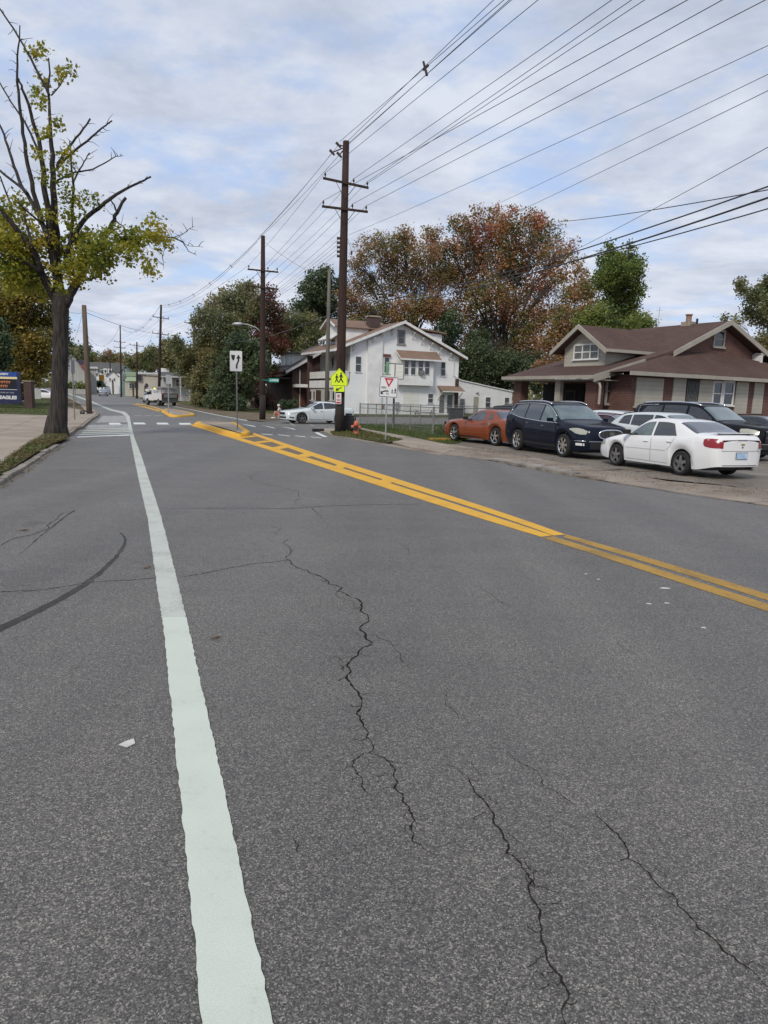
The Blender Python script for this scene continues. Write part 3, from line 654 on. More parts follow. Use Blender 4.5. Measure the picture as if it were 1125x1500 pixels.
def bez(a,b,k,r,bend=.15):
    a=Vector(a); b=Vector(b); L=(b-a).length; off=Vector((r.uniform(-1,1),r.uniform(-1,1),r.uniform(-.2,1)))*L*bend; m=(a+b)/2+off
    return [a*(1-t)**2+m*2*t*(1-t)+b*t*t for t in [i/k for i in range(k+1)]]
def tree(name,label,base,height_tr,blobs,Y,mat,n,leaf,seed,trunk_r=.35,bark='bark2',depth=1.0,clus=18,spread=.5,group=None,twigs=3,cat='tree',fork=None):
    """blobs: (px,py,rpx[,weight]) in the photo, placed around distance Y"""
    r=random.Random(seed); g=np.random.default_rng(seed)
    leaf*=.74; n=int(n*1.45)
    root=thing(name,label,cat,base,0,group); B=Vector(base)
    tw=MB(); top=B+Vector((0,0,height_tr)) if fork is None else Vector(fork)
    tr=[B-Vector((0,0,.3)),B+(top-B)*.15,B+(top-B)*.55+Vector((r.uniform(-.2,.2),r.uniform(-.2,.2),0)),top]
    tw.tube([p-B for p in tr],[trunk_r*1.3,trunk_r*1.02,trunk_r*.85,trunk_r*.7],10)
    cl=[]; tot=sum((b[2]**2)*(b[3] if len(b)>3 else 1) for b in blobs)
    lim=MB()
    for b in blobs:
        yy=Y+r.uniform(-1,1)*depth; c=at(b[0],b[1],yy); rad=b[2]/F_PX*yy; wgt=(b[3] if len(b)>3 else 1)
        k=max(3,int(n/clus*(b[2]**2)*wgt/tot))
        st=top+Vector((0,0,-r.uniform(0,.3)*height_tr)); mid=st.lerp(c,.5)+Vector((0,0,1))*(c-st).length*.16+Vector((r.uniform(-1,1),r.uniform(-1,1),0))*(c-st).length*.12
        path=[st*(1-t)**2+mid*2*t*(1-t)+c*t*t for t in [i/5 for i in range(6)]]; path=[q+(Vector((r.uniform(-1,1),r.uniform(-1,1),r.uniform(-1,1)))*.05*(c-st).length*.6 if 0<i<5 else Vector()) for i,q in enumerate(path)]; lr=trunk_r*r.choice((.16,.22,.34))*(1 if rad>1.5 else .6)
        lim.tube([p-B for p in path],[lr*(1-.8*i/5) for i in range(6)],6,False)
        pts=g.normal(size=(k,3)); pts/=np.linalg.norm(pts,axis=1,keepdims=True); pts*= (g.uniform(.12,1,size=(k,1))**.45)*rad*g.uniform(.8,1.12,size=(k,1)); pts[:,2]*=.85
        for j in range(min(k,int(twigs*3+rad*2))):
            e=Vector(pts[j]); p0=path[r.choice([3,4,5])]; tp=bez(p0,c+e*1.05,3,r,.12); lim.tube([p-B for p in tp],[lr*.25,lr*.18,lr*.12,lr*.05],4,False)
        cc=np.array(c)[None,:]+pts; sp_=spread*rad/ max(1,k**.33)+leaf
        for q in cc: cl.append(q[None,:]+g.normal(size=(clus,3))*sp_*.75)
    cen=np.concatenate(cl)-np.array(B)[None,:]; cen=cen[cen[:,2]>.15]
    tw.build('trunk',bark,root,True); lim.build('branches',bark,root,True); leafobj('crown',cen,leaf,mat,root,seed); return root
M_['lf_oak']=leafmat('lf_oak',[(.09,.12,.04),(.17,.18,.06),(.33,.20,.08),(.48,.20,.10),(.48,.18,.13)],.4,.2)
M_['lf_rust']=leafmat('lf_rust',[(.13,.15,.055),(.24,.20,.075),(.38,.22,.10),(.38,.19,.13)],.35,.2)
M_['lf_olive']=leafmat('lf_olive',[(.11,.135,.065),(.19,.205,.095),(.27,.26,.12),(.34,.28,.14)],.4,.25)
M_['lf_green']=leafmat('lf_green',[(0.06, 0.1, 0.03), (0.11, 0.16, 0.045), (0.2, 0.24, 0.06), (0.28, 0.3, 0.08)],0.4)
M_['lf_dark']=leafmat('lf_dark',[(.06,.095,.05),(.10,.135,.07),(.15,.185,.09)],.3)
M_['lf_gink']=leafmat('lf_gink',[(0.13, 0.17, 0.03), (0.22, 0.25, 0.04), (0.36, 0.33, 0.045), (0.46, 0.36, 0.05)],0.5)
M_['lf_bronze']=leafmat('lf_bronze',[(0.08, 0.09, 0.025), (0.16, 0.14, 0.04), (0.28, 0.21, 0.05), (0.36, 0.27, 0.06)],0.35)
M_['lf_bush']=leafmat('lf_bush',[(0.059,0.080,0.023),(0.128,0.148,0.041),(0.230,0.220,0.067)],.35)
M_['lf_vine']=leafmat('lf_vine',[(0.06, 0.075, 0.03), (0.11, 0.085, 0.04), (0.2, 0.05, 0.05), (0.13, 0.12, 0.05)],0.3)
M_['lf_far']=leafmat('lf_far',[(0.077,0.094,0.044),(0.150,0.139,0.062),(0.221,0.155,0.072)],.3)
# --- the big street tree on the left
T0=G(83,636,.1); YT=T0.y; S_=YT/F_PX
root=thing('street_tree','tall half bare tree with cut limbs and sparse yellow-green leaves on the left kerb','tree',T0)
def LP(l,y0=0,y1=0):
    n=len(l); return [at(px,py,YT+y0+(y1-y0)*i/max(1,n-1))-T0 for i,(px,py) in enumerate(l)]
def limb(l,w,name='limb',y0=0,y1=0,n=8):
    P=LP(l,y0,y1); r=random.Random(len(l)*7+int(w[0]*10)); Q=[];W=[]
    for i in range(len(P)-1):
        for j in range(3):
            t=j/3; q=P[i].lerp(P[i+1],t); jx=.010+.0022*(w[0]); Q.append(q+(Vector((r.uniform(-jx,jx),r.uniform(-jx,jx),0)) if j else Vector())); W.append((w[0]+(w[-1]-w[0])*(i+t)/(len(P)-1))*S_/2*.86)
    Q.append(P[-1]); W.append(w[-1]*S_/2); return Q,W
tb=MB()
pp=[(83,642),(83,634),(85.5,615),(86.5,590),(87.3,560),(88.5,517),(89,480),(88.7,455),(87,430)]
ww=[30,28.5,25.5,24,22.5,21.5,21,23,20]
tb.tube(LP(pp),[x*S_/2 for x in ww],16)
for a in (0,1.3,2.4,3.6,5.1):   # root flare
    tb.tube([(math.cos(a)*.08,math.sin(a)*.08,1.1),(math.cos(a)*.17,math.sin(a)*.17,.45),(math.cos(a)*.27,math.sin(a)*.27,.10),(math.cos(a)*.36,math.sin(a)*.36,-.12)],[.10,.20,.19,.14],10)
tb.build('trunk','bark',root,True)
LIMBS=[([(87,450),(84,412),(83,392),(82,340),(79,290),(76,240),(74,200),(72,150),(71,85)],(19,2),0,.6),
([(86,430),(80,395),(72,340),(66,285),(62,240),(57,205),(45,165),(32,130),(27,115)],(13,2.5),0,-.8),
([(75,360),(61,325),(48,280),(40,240),(33,195),(28,150),(25,107),(26.5,70),(29,37)],(9,1.5),-.4,-1.2),
([(61,325),(44,292),(30,270),(20,243),(11,213),(3,190),(-6,168)],(7,2.5),-.6,.8),
([(72,139),(64,122),(57,109),(45,85),(35,67),(20,42),(0,13),(-12,-5)],(4.5,2.2),.2,.9),
([(62,235),(48,203),(37,180),(27,165),(12,142),(-8,108)],(4,2),-.2,.9),
([(68,335),(50,318),(35,305),(21,293)],(4,2),-.3,-.9),
([(40,283),(25,270),(0,250),(-15,240)],(5,3),-.5,.5),
([(20,312),(10,285),(0,258)],(4,2),.5,.7),
([(84,244),(92,228),(101,215),(117,196),(132,174)],(5.5,2.6),.3,1.4),
([(83,248),(95,233),(110,220),(135,200),(150,187),(164,177)],(5,1.8),.3,-1.0),
([(101,372),(105,331),(107,295),(107,267),(104,235),(102,206)],(7,1.6),.2,.5),
([(107,268),(114,253),(123,237),(131,224)],(3.2,1.5),.3,1.),
([(84,264),(107,253),(136,248),(160,235),(170,229),(180,228)],(3.2,.8),0,-1.2),
([(98,372),(108,345),(117,331),(133,313),(149,301),(166,288),(184,277),(205,267),(221,259)],(10,2.6),.2,1.6),
([(94,448),(101,432),(112,414),(121,398),(132,378),(146,360),(157,342),(164,327),(172,311),(184,290)],(17,4.6),0,1.8),
([(171,313),(168,302),(163,294)],(3.5,2),1.2,1.4),([(168,322),(175,328),(182,332)],(3,1),1.2,1.6),
([(150,362),(175,352),(205,348),(235,347),(253,348),(268,354),(276,368),(288,374)],(5,.6),.6,1.0),
([(253,348),(268,343),(277,335),(285,332)],(1.4,.5),1,1.1),([(262,352),(275,360),(298,362)],(1.2,.5),1,.8),([(245,349),(238,375),(240,395)],(1.2,.5),.8,.9),
([(84,440),(74,425),(65,408),(55,385),(46,365),(33,345),(20,330),(0,305),(-20,290)],(15,5),0,-1.4),
([(60,398),(40,385),(15,375),(-20,365)],(7,3),-.6,-1.6),([(46,365),(42,340),(36,315),(26,310)],(5,2),-.9,-.6),
([(75,140),(88,125),(95,112),(103,102)],(2.4,.8),.5,.8),([(55,90),(50,78),(58,68)],(1.6,.6),.3,.4),
([(112,412),(135,408),(155,398)],(5,1.5),.3,.4),([(76,392),(70,350),(74,330)],(5,2),.3,.6)]
lm=MB(); rt=random.Random(4)
stubs=MB()
for l,w,y0,y1 in LIMBS:
    Q,W=limb(l,w,'limb',y0,y1); lm.tube(Q,W,7)
    for k in range(3,len(Q)-1):     # short spurs and twigs along each limb
        if rt.random()<.75:
            d=Vector((rt.uniform(-1,1),rt.uniform(-1,1),rt.uniform(-.2,1))).normalized(); L_=rt.uniform(.08,.5)*(1 if W[k]<.1 else .7)
            mid=Q[k]+d*L_*.5+Vector((0,0,rt.uniform(-.05,.08))); stubs.tube([Q[k],mid,Q[k]+d*L_],[.014,.010,.005],4,False)
lm.build('limbs','bark',root,True); stubs.build('twigs','bark',root,False)['kind']='stuff'
gb=[(18,335,30,1),(8,378,30,1.2),(40,372,30,1.1),(62,352,18,.8),(100,372,26,1.2),(128,378,24,1.3),(122,348,18,1.),(150,362,22,1.2),(176,352,20,1.1),(200,350,20,1.1),(222,342,17,1),(238,352,15,.8),(215,385,16,.5),(222,402,9,.4),(190,372,16,.8),(150,395,16,1),(108,400,18,1.2),(78,398,14,1),(48,412,18,1.2),(18,412,22,1.2),(120,296,14,.45),(138,292,12,.6),(100,318,16,.7),(96,262,13,.5),(98,285,14,.5),(92,234,9,.6),(100,220,9,.5),(58,225,12,.55),(64,255,10,.4),(54,140,11,.7),(62,118,9,.6),(56,72,9,.45),(48,78,8,.3),(92,115,9,.6),(100,104,8,.5),(64,190,9,.3),(82,180,6,.3),(34,300,16,.6),(5,305,18,.7),(10,350,20,1),(228,322,9,.7),(66,318,10,.4),(60,150,9,.4),(84,420,10,.7),(62,432,9,.4)]
g=np.random.default_rng(5); cl=[]
for b in gb:
    wy=YT+g.uniform(-1.3,1.3); c=np.array(at(b[0],b[1],wy)-T0); rad=b[2]*S_; k=int(max(6,b[2]**2*b[3]*.10))
    pts=g.normal(size=(k,3)); pts/=np.linalg.norm(pts,axis=1,keepdims=True); pts*=(g.uniform(.05,1,size=(k,1))**.5)*rad*1.05
    for q in pts: cl.append(c+q+g.normal(size=(13,3))*np.array([.13,.13,.10]))
cen=np.concatenate(cl); leafobj('foliage',cen,.118,'lf_gink',root,5)
# --- other trees (positions read from the photo, each standing at its own distance)
tree('dense_tree','dense bronze-leaved tree behind the trunk of the big street tree',at(30,585,72),3,[(20,430,28),(50,425,24),(60,460,24),(30,465,34),(10,460,30),(62,500,22),(35,510,34),(5,505,32),(60,535,18),(35,545,26),(10,545,20),(-20,450,34),(45,400,18),(20,398,18),(-25,500,34),(70,478,12),(68,520,12)],72,'lf_bronze',30000,.30,21,.5,depth=2,clus=20)
tree('dark_tree','dark shrubby tree at the left picture edge above the school sign',at(-12,596,66),2,[(-8,520,18),(2,500,14),(-15,550,22),(4,530,12),(8,552,9),(0,478,10)],66,'lf_dark',6000,.28,22,.3,depth=1)
tree('conifer','narrow dark conifer peeping out right of the big trunk',at(90,580,95),4,[(86,470,12),(92,485,11),(94,500,10),(88,500,14),(92,516,10),(85,530,16)],95,'lf_dark',3500,.30,23,.3,depth=.8)
# oak group behind the white house
tree('oak_tree','largest tree, broad oak with red and rust leaves behind the annex',at(722,600,108),9,[(676,330,20,.8),(700,345,26),(728,322,22,.9),(742,345,30),(778,326,22,.8),(800,345,26,.9),(690,375,30),(725,385,34),(765,375,34),(810,375,24,.9),(835,365,14,.6),(845,380,12,.4),(680,415,28),(715,430,32,.9),(760,430,32),(800,415,26,.8),(675,455,26),(735,465,32),(785,465,32),(820,405,16,.6),(700,490,30),(770,500,34),(730,520,34),(680,520,26),(820,450,22,.7),(795,525,26),(750,400,20),(662,360,16,.7),(700,312,10,.7),(752,310,10,.6)],108,'lf_oak',46000,.36,31,.8,depth=5,clus=16,fork=at(738,520,108),twigs=5)
tree('rust_tree','thinning brown-red tree rising behind the white house roof',at(600,600,104),9,[(540,365,22,.5),(565,372,24,.6),(590,360,24,.6),(560,350,14,.4),(592,345,16,.5),(620,372,24,.6),(632,345,16,.7),(645,370,20,.8),(525,385,18,.6),(530,415,22,.8),(560,420,28,.5),(600,415,28,.5),(635,415,24,.7),(520,450,24,.9),(555,460,26,1),(595,455,26,.8),(640,455,24,.8),(520,480,20),(660,400,16,.8),(580,480,20,1),(505,430,14,.8),(612,395,26,.5),(650,400,22,.9),(630,450,24,1),(575,395,24,.6)],104,'lf_rust',36000,.30,32,.6,depth=5,clus=14,fork=at(610,470,104),twigs=9)
tree('green_tree','upright yellow-green tree standing behind the brick bungalow roof',at(908,600,78),8,[(890,378,16,.8),(915,385,20,.8),(900,400,24,.8),(928,400,16,.7),(935,385,10,.6),(885,410,18,.7),(910,425,24,.8),(935,425,14,.6),(895,445,18,.6),(920,450,18,.6),(905,470,22,.6),(940,470,14,.5),(925,360,7,.5),(893,362,7,.6)],78,'lf_green',15000,.28,33,.35,depth=2.5,clus=14,fork=at(908,450,78),twigs=6)
tree('low_tree','bushy green tree low behind the bungalow ridge',at(930,595,70),3,[(870,478,20),(900,482,18),(930,478,18),(950,478,12),(880,455,18,.6),(860,470,18),(850,500,20)],70,'lf_green',7000,.26,34,.25,depth=1.5)
tree('brown_tree','brown-green tree between the red oak and the upright green tree',at(845,600,90),7,[(850,400,14,.6),(862,425,20,.8),(840,430,20,.8),(830,470,24),(865,455,18,.8),(850,490,26),(815,500,26),(835,530,26),(800,545,22),(880,480,12,.8)],90,'lf_rust',14000,.32,35,.4,depth=3,clus=14)
tree('yard_tree','loose-crowned tree at the right picture edge beyond the bungalow',at(1112,600,62),6,[(1090,425,10,.7),(1105,435,14,.8),(1120,425,14,.8),(1100,460,14,.6),(1120,465,16,.7),(1135,445,20,.8),(1080,470,8,.5),(1060,468,7,.5),(1118,500,14,.6),(1085,415,7,.7),(1150,480,22,.8),(1130,410,10,.8)],62,'lf_olive',9000,.24,36,.3,depth=2,clus=12,twigs=6,fork=at(1125,500,62))
tree('shade_tree','dark green tree filling the gap left of the oak behind the white house',at(655,600,103),5,[(650,500,26),(665,540,26),(700,545,30),(735,555,26),(765,550,26),(660,475,22),(790,560,18),(700,520,26),(725,535,20),(750,530,18),(775,530,20),(700,495,18)],103,'lf_dark',26000,.34,37,.5,depth=3)
tree('spreading_shrub','yellow-green shrub over the annex roof behind the white house',at(705,600,112),4,[(690,556,12),(708,552,13),(725,558,12),(742,562,10),(676,545,10)],112,'lf_bush',4500,.26,38,.15,depth=1)
tree('pine_tree','dark green tree left of the tall utility pole above the white house',at(462,600,105),8,[(465,410,16,.9),(478,402,13,.9),(452,425,15,.9),(472,432,20),(458,455,24),(480,450,20),(440,450,14,.8),(470,475,20),(495,420,14),(445,480,18),(490,480,16)],105,'lf_dark',14000,.36,39,.4,depth=2.5)
tree('round_tree','brown and green tree between the two dark utility poles',at(425,600,95),5,[(420,470,18),(435,490,20),(410,495,18),(450,505,16),(425,515,18),(400,510,14),(440,470,12),(465,490,14),(455,470,12)],95,'lf_olive',12000,.30,40,.3,depth=2)
tree('tall_tree','tall olive tree with gaps left of the second dark utility pole',at(345,598,82),6,[(300,462,16,.8),(318,450,20,.7),(340,440,22,.8),(362,430,20,.8),(355,455,24,.7),(325,475,24,.6),(298,490,18,.7),(350,480,22,.8),(378,450,16,.8),(305,510,22),(335,505,24),(285,470,9,.7),(365,420,9,.8)],82,'lf_olive',19000,.28,41,.4,depth=3,clus=14,twigs=6)
tree('vine_tree','tree hung with dark red creeper around the second dark utility pole',at(395,600,80),6,[(385,445,14,.8),(400,455,18,.8),(405,480,18),(375,470,16),(395,430,10,.7),(385,500,20),(410,505,14),(370,560,16),(385,585,16),(360,575,14),(395,545,16)],80,'lf_vine',13000,.26,42,.3,depth=2)
tree('evergreen_tree','dark evergreen tree behind the keep-right sign',at(345,604,74),4,[(350,505,20),(370,515,20),(340,530,22),(365,545,22),(330,550,18),(350,570,22),(325,575,16),(345,592,16),(380,530,16)],74,'lf_dark',17000,.26,43,.3,depth=1.6)
tree('broadleaf_tree','leafy green tree beside the weathered grey pole left of the keep-right sign',at(300,598,84),4,[(290,520,20),(310,525,20),(275,530,14),(300,550,22),(318,560,18),(285,560,16),(310,585,16),(262,515,14),(268,540,12),(258,500,9),(292,585,12)],84,'lf_olive',15000,.28,44,.3,depth=2)
tree('hedge_tree','dark olive tree above the low buildings left of the weathered pole',at(255,582,140),4,[(255,518,14),(240,522,12),(225,515,10),(262,508,10),(245,505,9),(232,530,10),(270,530,12),(250,535,10),(215,520,8),(205,525,8)],140,'lf_olive',9000,.42,45,.3,depth=2)
def bush(label,px,py,Y,blobs,mat,n,leaf,seed,name='bush'): return tree(name,label,at(px,py,Y),.4,blobs,Y,mat,n,leaf,seed,.06,depth=.4,cat='bush')
b0=G(338,601)
bush('bright yellow-green bush at the verge beside the keep-right sign',338,601,b0.y,[(330,592,10),(342,588,11),(352,594,9),(336,580,8),(348,580,7),(322,597,6)],'lf_bush',4500,.20,51)
b0=G(314,600); bush('dark bush left of the yellow-green bush',314,600,b0.y+1,[(312,585,12),(320,590,10),(308,594,8),(325,578,9)],'lf_dark',3500,.20,52)
b0=G(424,607); bush('small dark shrub in front of the brick porch house',424,607,b0.y+4,[(416,592,7),(424,597,8),(430,590,5)],'lf_dark',1800,.16,53,'shrub')
bush('small weedy bush at the fence corner post before the orange coupe',645,636,G(645,636).y,[(641,632,6),(650,633,6),(657,636,4),(634,634,4)],'lf_green',1800,.07,54)
# fence-side weeds are part of the lawn; far autumn tree line
FT=[(104,508,10,'lf_olive'),(120,512,9,'lf_dark'),(135,520,9,'lf_green'),(150,522,9,'lf_far'),(164,522,10,'lf_rust'),(178,524,9,'lf_green'),(192,526,10,'lf_olive'),(207,524,10,'lf_green'),(222,526,9,'lf_olive'),(236,528,9,'lf_dark')]
FL=['far tree directly over the grey gabled building','dark far tree just right of the gabled building peak','far green tree behind the leaning brown pole','far yellowish tree behind the grey-roofed house','far rust tree over the grey-roofed house','far green tree above the teal gable','far olive tree right of the teal gable','far green tree above the green-striped shop','far olive tree above the big white shed','far dark tree behind the third dark utility pole']
for k,(px,py,rr,mt) in enumerate(FT):
    Yf=330+12*(k%3); b=at(px,563,Yf); q=random.Random(k)
    tree('distant_tree',FL[k],(b.x,b.y,gz(Yf)),4,[(px+q.uniform(-7,7),py+q.uniform(-2,18),rr*q.uniform(.6,1)) for _ in range(7)]+[(px,py+4,rr)],Yf,mt,1500,1.0,60+k,.4,depth=3,group='far trees at the end of the street')
mb=MB()
q=random.Random(9); cc=[]
for i in range(5200):
    x=q.uniform(-420,420); 
    Yf=q.uniform(440,520); h=10+4*math.sin(x*.05)+3*math.sin(x*.13+1); cc.append((x,Yf,3+q.uniform(0,h)))
o=leafobj('distant_wood',np.array(cc),5.0,'lf_olive',None,8); o['kind']='stuff'; tag(o,'distant wooded skyline closing the view','wood')
# ------------------------------------------------------------------ poles
def lpole(label,base,topx,topy,r0,r1,mat='pole',arms=(),parts=None,tar=0,name='utility_pole',group=None):
    B=Vector(base); d=ray(topx,topy)
    # the top: the point above the base whose height matches the pixel
    T=CAMP+d*(B.y/d.y); rz=R(-22)
    root=thing(name,label,'utility pole',B,0,group); mb=MB(); tp=T-B
    mb.tube([(0,0,-.2),tp*.3,tp*.65,tp],[r0,r0*.9+r1*.1,(r0+r1)/2,r1],12); mb.build('post',mat,root,True)
    if tar:
        m2=MB(); m2.tube([(0,0,-.1),tp*tar],[r0*1.03,(r0*(1-tar)+r1*tar)*1.04],12); m2.build('tarred_base','pole_tar',root,True)
    ends=[]
    for (px,py,pxr,pyr,ins) in arms:
        A=at(px,py,B.y)-B; 
        # arm perpendicular to the street, left end as photographed
        zc=((A.z)+(at(pxr,pyr,B.y)-B).z)/2
        half=abs((at(pxr,pyr,B.y)-B).x-A.x)/2; dirv=Vector((math.cos(R(22)),math.sin(R(22))*-.0+.12,0)).normalized()
        cxy=tp*(zc/tp.z)
        L=Vector((A.x,cxy.y-.12*half,A.z)); Rr=Vector((at(pxr,pyr,B.y).x-B.x,cxy.y+.12*half,(at(pxr,pyr,B.y)-B).z))
        off=Vector((0,-r1-.06,0)); am=MB(); am.tube([L+off,Rr+off],[.07,.07],4); ao=am.build('crossarm',mat,root)
        br=MB()
        for s in (-1,1): 
            q_=(L+Rr)/2+(Rr-L)*.5*s*.42+off; br.tube([q_-Vector((0,0,.05)),Vector((cxy.x,cxy.y-r1-.02,zc-.75))],[.018,.018],4)
        br.build('brace','pole',root)
        e=[]
        for f in ins:
            q_=L+(Rr-L)*f+off; im=MB(); im.tube([q_+Vector((0,0,.05)),q_+Vector((0,0,.14)),q_+Vector((0,0,.15)),q_+Vector((0,0,.22)),q_+Vector((0,0,.28))],[.02,.02,.055,.045,.03],8); im.build('insulator','insul',root,True)
            e.append(B+q_+Vector((0,0,.27)))
        ends.append(e)
    return root,B+tp,ends
P1b=G(497,633); P1,P1t,P1e=lpole('tallest dark utility pole carrying the school crossing sign',P1b,507,207,.24,.155,'pole',[(474,264,540,276,(.05,.67,.97)),(472.5,305,539,311,(.03,.66,.96))],tar=.13)
P2b=G(384.5,615); P2,P2t,P2e=lpole('second dark utility pole with the street lamp arm',P2b,385.3,345.5,.22,.14,'pole',[(364,395.5,408,399,(.04,.66,.96)),(363.5,420,408.5,424,(.04,.35,.62,.94))],tar=.14)
P3b=at(232,568,100); P3b.z=gz(100); P3,P3t,P3e=lpole('third dark utility pole behind the white work truck',P3b,236,446.5,.20,.13,'pole',[(224.5,464,248,467.5,(.04,.66,.96)),(224,488,248,491,(.04,.35,.62,.94))])
P4b=at(177.5,578,150); P4b.z=gz(150); P4,P4t,P4e=lpole('slender far utility pole with two crossarms left of the green-striped shop',P4b,176,476,.17,.11,'pole',[(167.5,500,184,502,(.05,.5,.95)),(167.5,508.5,184,510,(.05,.5,.95))])
P5b=at(200.5,582,135); P5b.z=gz(135); P5,P5t,P5e=lpole('far utility pole before the green-striped shop',P5b,200.5,501,.18,.12,'pole',[(190.5,505,211,508,(.05,.35,.65,.95))])
P6b=at(161.5,573,205); P6b.z=gz(205); P6,P6t,P6e=lpole('farthest utility pole before the grey-roofed house',P6b,161,512,.17,.11,'pole',[(153,512.5,168,513,(.05,.95))])
P7b=at(131,606,G(131,606).y); P7b=G(131,606,.12); P7,P7t,_=lpole('leaning brown wooden pole on the left pavement corner',P7b,123,447,.20,.155,'pole_brown')
P8b=at(132,577,150); P8b.z=gz(150); P8,P8t,P8e=lpole('thin dark pole seen just right of the leaning brown pole',P8b,128.5,492,.16,.11,'pole',[(125,508.5,137,509,(.05,.95)),(126,513,137,513.5,(.05,.95))])
P9b=at(478,613,62); P9b.z=gz(62)-.0; P9,P9t,_=lpole('bare weathered grey pole beside the white sedan',P9b,482.5,396,.19,.13,'pole_grey')
P10b=at(281,592,92); P10b.z=gz(92); P10,P10t,P10e=lpole('weathered grey pole in front of the trees near the work truck',P10b,284.5,473,.17,.12,'pole_grey',[(271,472.5,293,477,(.05,.95))])
# street lamp arm: part of the second pole
mb=MB(); a=at(386,490,P2b.y)-P2b; b=at(349,475,P2b.y)-P2b
mid=[a,a+(b-a)*.3+Vector((0,0,.28)),a+(b-a)*.65+Vector((0,0,.25)),b+Vector((.2,0,.03))]; mb.tube(mid,[.045,.04,.035,.03],8); la=mb.build('lamp_arm','galv',P2,True)
mb=MB(); mb.tube([b+Vector((.35,-.02,.02)),b+Vector((.15,0,.03)),b+Vector((-.25,0,.02)),b+Vector((-.45,0,0))],[.06,.13,.12,.03],10); mb.build('lamp_head','galv',P2,True).parent=la
mb=MB(); mb.tube([at(386.2,588,P2b.y-.25)-P2b,at(386.2,587,P2b.y-.25)-P2b],[.2,.2],12); 
# spool rack on P1
rk=MB()
for k in range(5):
    q=at(496.5,349+6.5*k,P1b.y)-P1b; rk.tube([q+Vector((-.10,0,0)),q+Vector((.14,0,0))],[.07,.06],8)
rk.build('spool_rack','insul',P1,True)
mb=MB(); q=P1t-P1b
for s,dz in ((-.35,-.2),(-.65,-.55),(-.30,-.65)): mb.tube([q+Vector((0,0,-.25)),q+Vector((s,-.1,dz))],[.03,.03],6); mb.tube([q+Vector((s-.12,-.1,dz+.1)),q+Vector((s+.1,-.1,dz-.12))],[.07,.05],8)
mb.build('line_bracket','insul',P1)
mb=MB(); q=at(515,368,P1b.y)-P1b; mb.tube([at(506,340,P1b.y)-P1b,q],[.012,.012],4); mb.tube([q,q-Vector((0,0,.18))],[.06,.04],8); mb.build('drop_insulator','insul',P1)
# ------------------------------------------------------------------ wires
def wire(a,b,sag,r,label,mat='wire',extd=0,n=14,group='overhead lines',spacers=0):
    a=Vector(a); b=Vector(b); 
    if extd: b=b+(b-a).normalized()*extd
    pts=[a.lerp(b,i/n)-Vector((0,0,4*sag*(i/n)*(1-i/n))) for i in range(n+1)]; mid=Vector(a)
    mb=MB(); mb.tube([p-mid for p in pts],r*.75,5); o=mb.build('overhead_wire',mat,None,True); o.location=mid
    tag(o,label,'wire',group); 
    if spacers:
        for k in range(1,spacers+1):
            u=k/(spacers+1); p=a.lerp(b,u)-Vector((0,0,4*sag*u*(1-u))); s=MB(); s.tube([p+Vector((-.10,0,.08))-mid,p+Vector((.10,0,-.15))-mid],[.03,.03],6); s.build('spacer','insul',o)
    return o
RD=Vector((math.sin(R(22.3)),-math.cos(R(22.3)),0))
def exitp(a,px,py,dz=0):
    best=None
    for i in range(8,90):
        s=i*.5; p=Vector(a)+RD*s
        if p.y<3: break
        q=at(px,py,p.y); d=(q-p).length/ max(1,p.y)
        if best is None or d<best[0]: best=(d,q)
    return best[1]
tops=[P1t+Vector((-.1,0,-.15)),P1t+Vector((-.3,-.1,-.05)),P1t+Vector((.05,0,-.2)),P1t+Vector((.05,.1,-.1))]
for k,((px,py),a) in enumerate(zip([(723,0),(738,0),(746,0),(749,0)],tops)):
    wire(a,exitp(a,px,py),.0,.014,['uppermost line of the bundle rising right from the top of the tallest pole','second line of the bundle from the top of the tallest pole','third line of the bundle from the top of the tallest pole','lowest line of the bundle from the top of the tallest pole'][k],extd=12)
sp_p=at(624,101,(P1t.y*1.0+exitp(P1t,746,0).y)/2*1.05)
mb=MB(); mb.tube([(-.12,0,.28),(.05,0,-.25)],[.05,.06],6); mb.tube([(.1,0,.15),(-.12,0,-.05)],[.05,.05],6); o=mb.build('line_spacer','insul'); o.location=sp_p; tag(o,'dark clamp spacer on the upper bundle of wires','spacer')
EX=[(P1e[0][0],788,0,'line from the left end of the upper crossarm on the tallest pole'),(P1e[0][1],896,0,'line from the middle insulator of the upper crossarm'),(P1e[0][2],925,0,'thin line from the right end of the upper crossarm'),(P1e[0][2]+Vector((.05,0,-.05)),944,0,'thicker line from the right end of the upper crossarm'),
 (P1e[1][0],1007,0,'line from the left end of the lower crossarm'),(P1e[1][1],1058,0,'line from the middle insulator of the lower crossarm'),(P1e[1][2],1121,0,'line from the right end of the lower crossarm')]
for a,px,py,lb in EX: wire(a,exitp(a,px,py),0,.013,lb,extd=12)
a=at(511,344,P1b.y+.1); wire(a,exitp(a,1125,57),.15,.010,'fine pale line crossing the sky above the oak',mat='wire_lt',extd=10)
a=at(694,319,47); wire(at(640,338,52),at(1125,105,14),.1,.009,'upper of two fine lines crossing the oak crown top',mat='wire_lt',extd=6)
wire(at(640,364,52),at(1125,129,14),.1,.010,'lower of two fine lines crossing the oak crown top',mat='wire_lt',extd=6)
wire(at(780,397,40),at(1125,211,15),.1,.011,'steep thin line crossing the black cables at right',mat='wire_lt',extd=6)
c1=at(505,447,P1b.y-.25)
wire(c1,at(1125,247,13),.55,.020,'upper black cable from the tallest pole to the right edge',extd=5)
c2=at(504,452,P1b.y-.25); wire(at(600,440,36),at(1125,272.5,13),.35,.026,'thickest black cable running to the right edge',extd=5)
wire(at(640,420,34),at(1125,290,13),.3,.017,'lowest black cable at the right edge',extd=5)
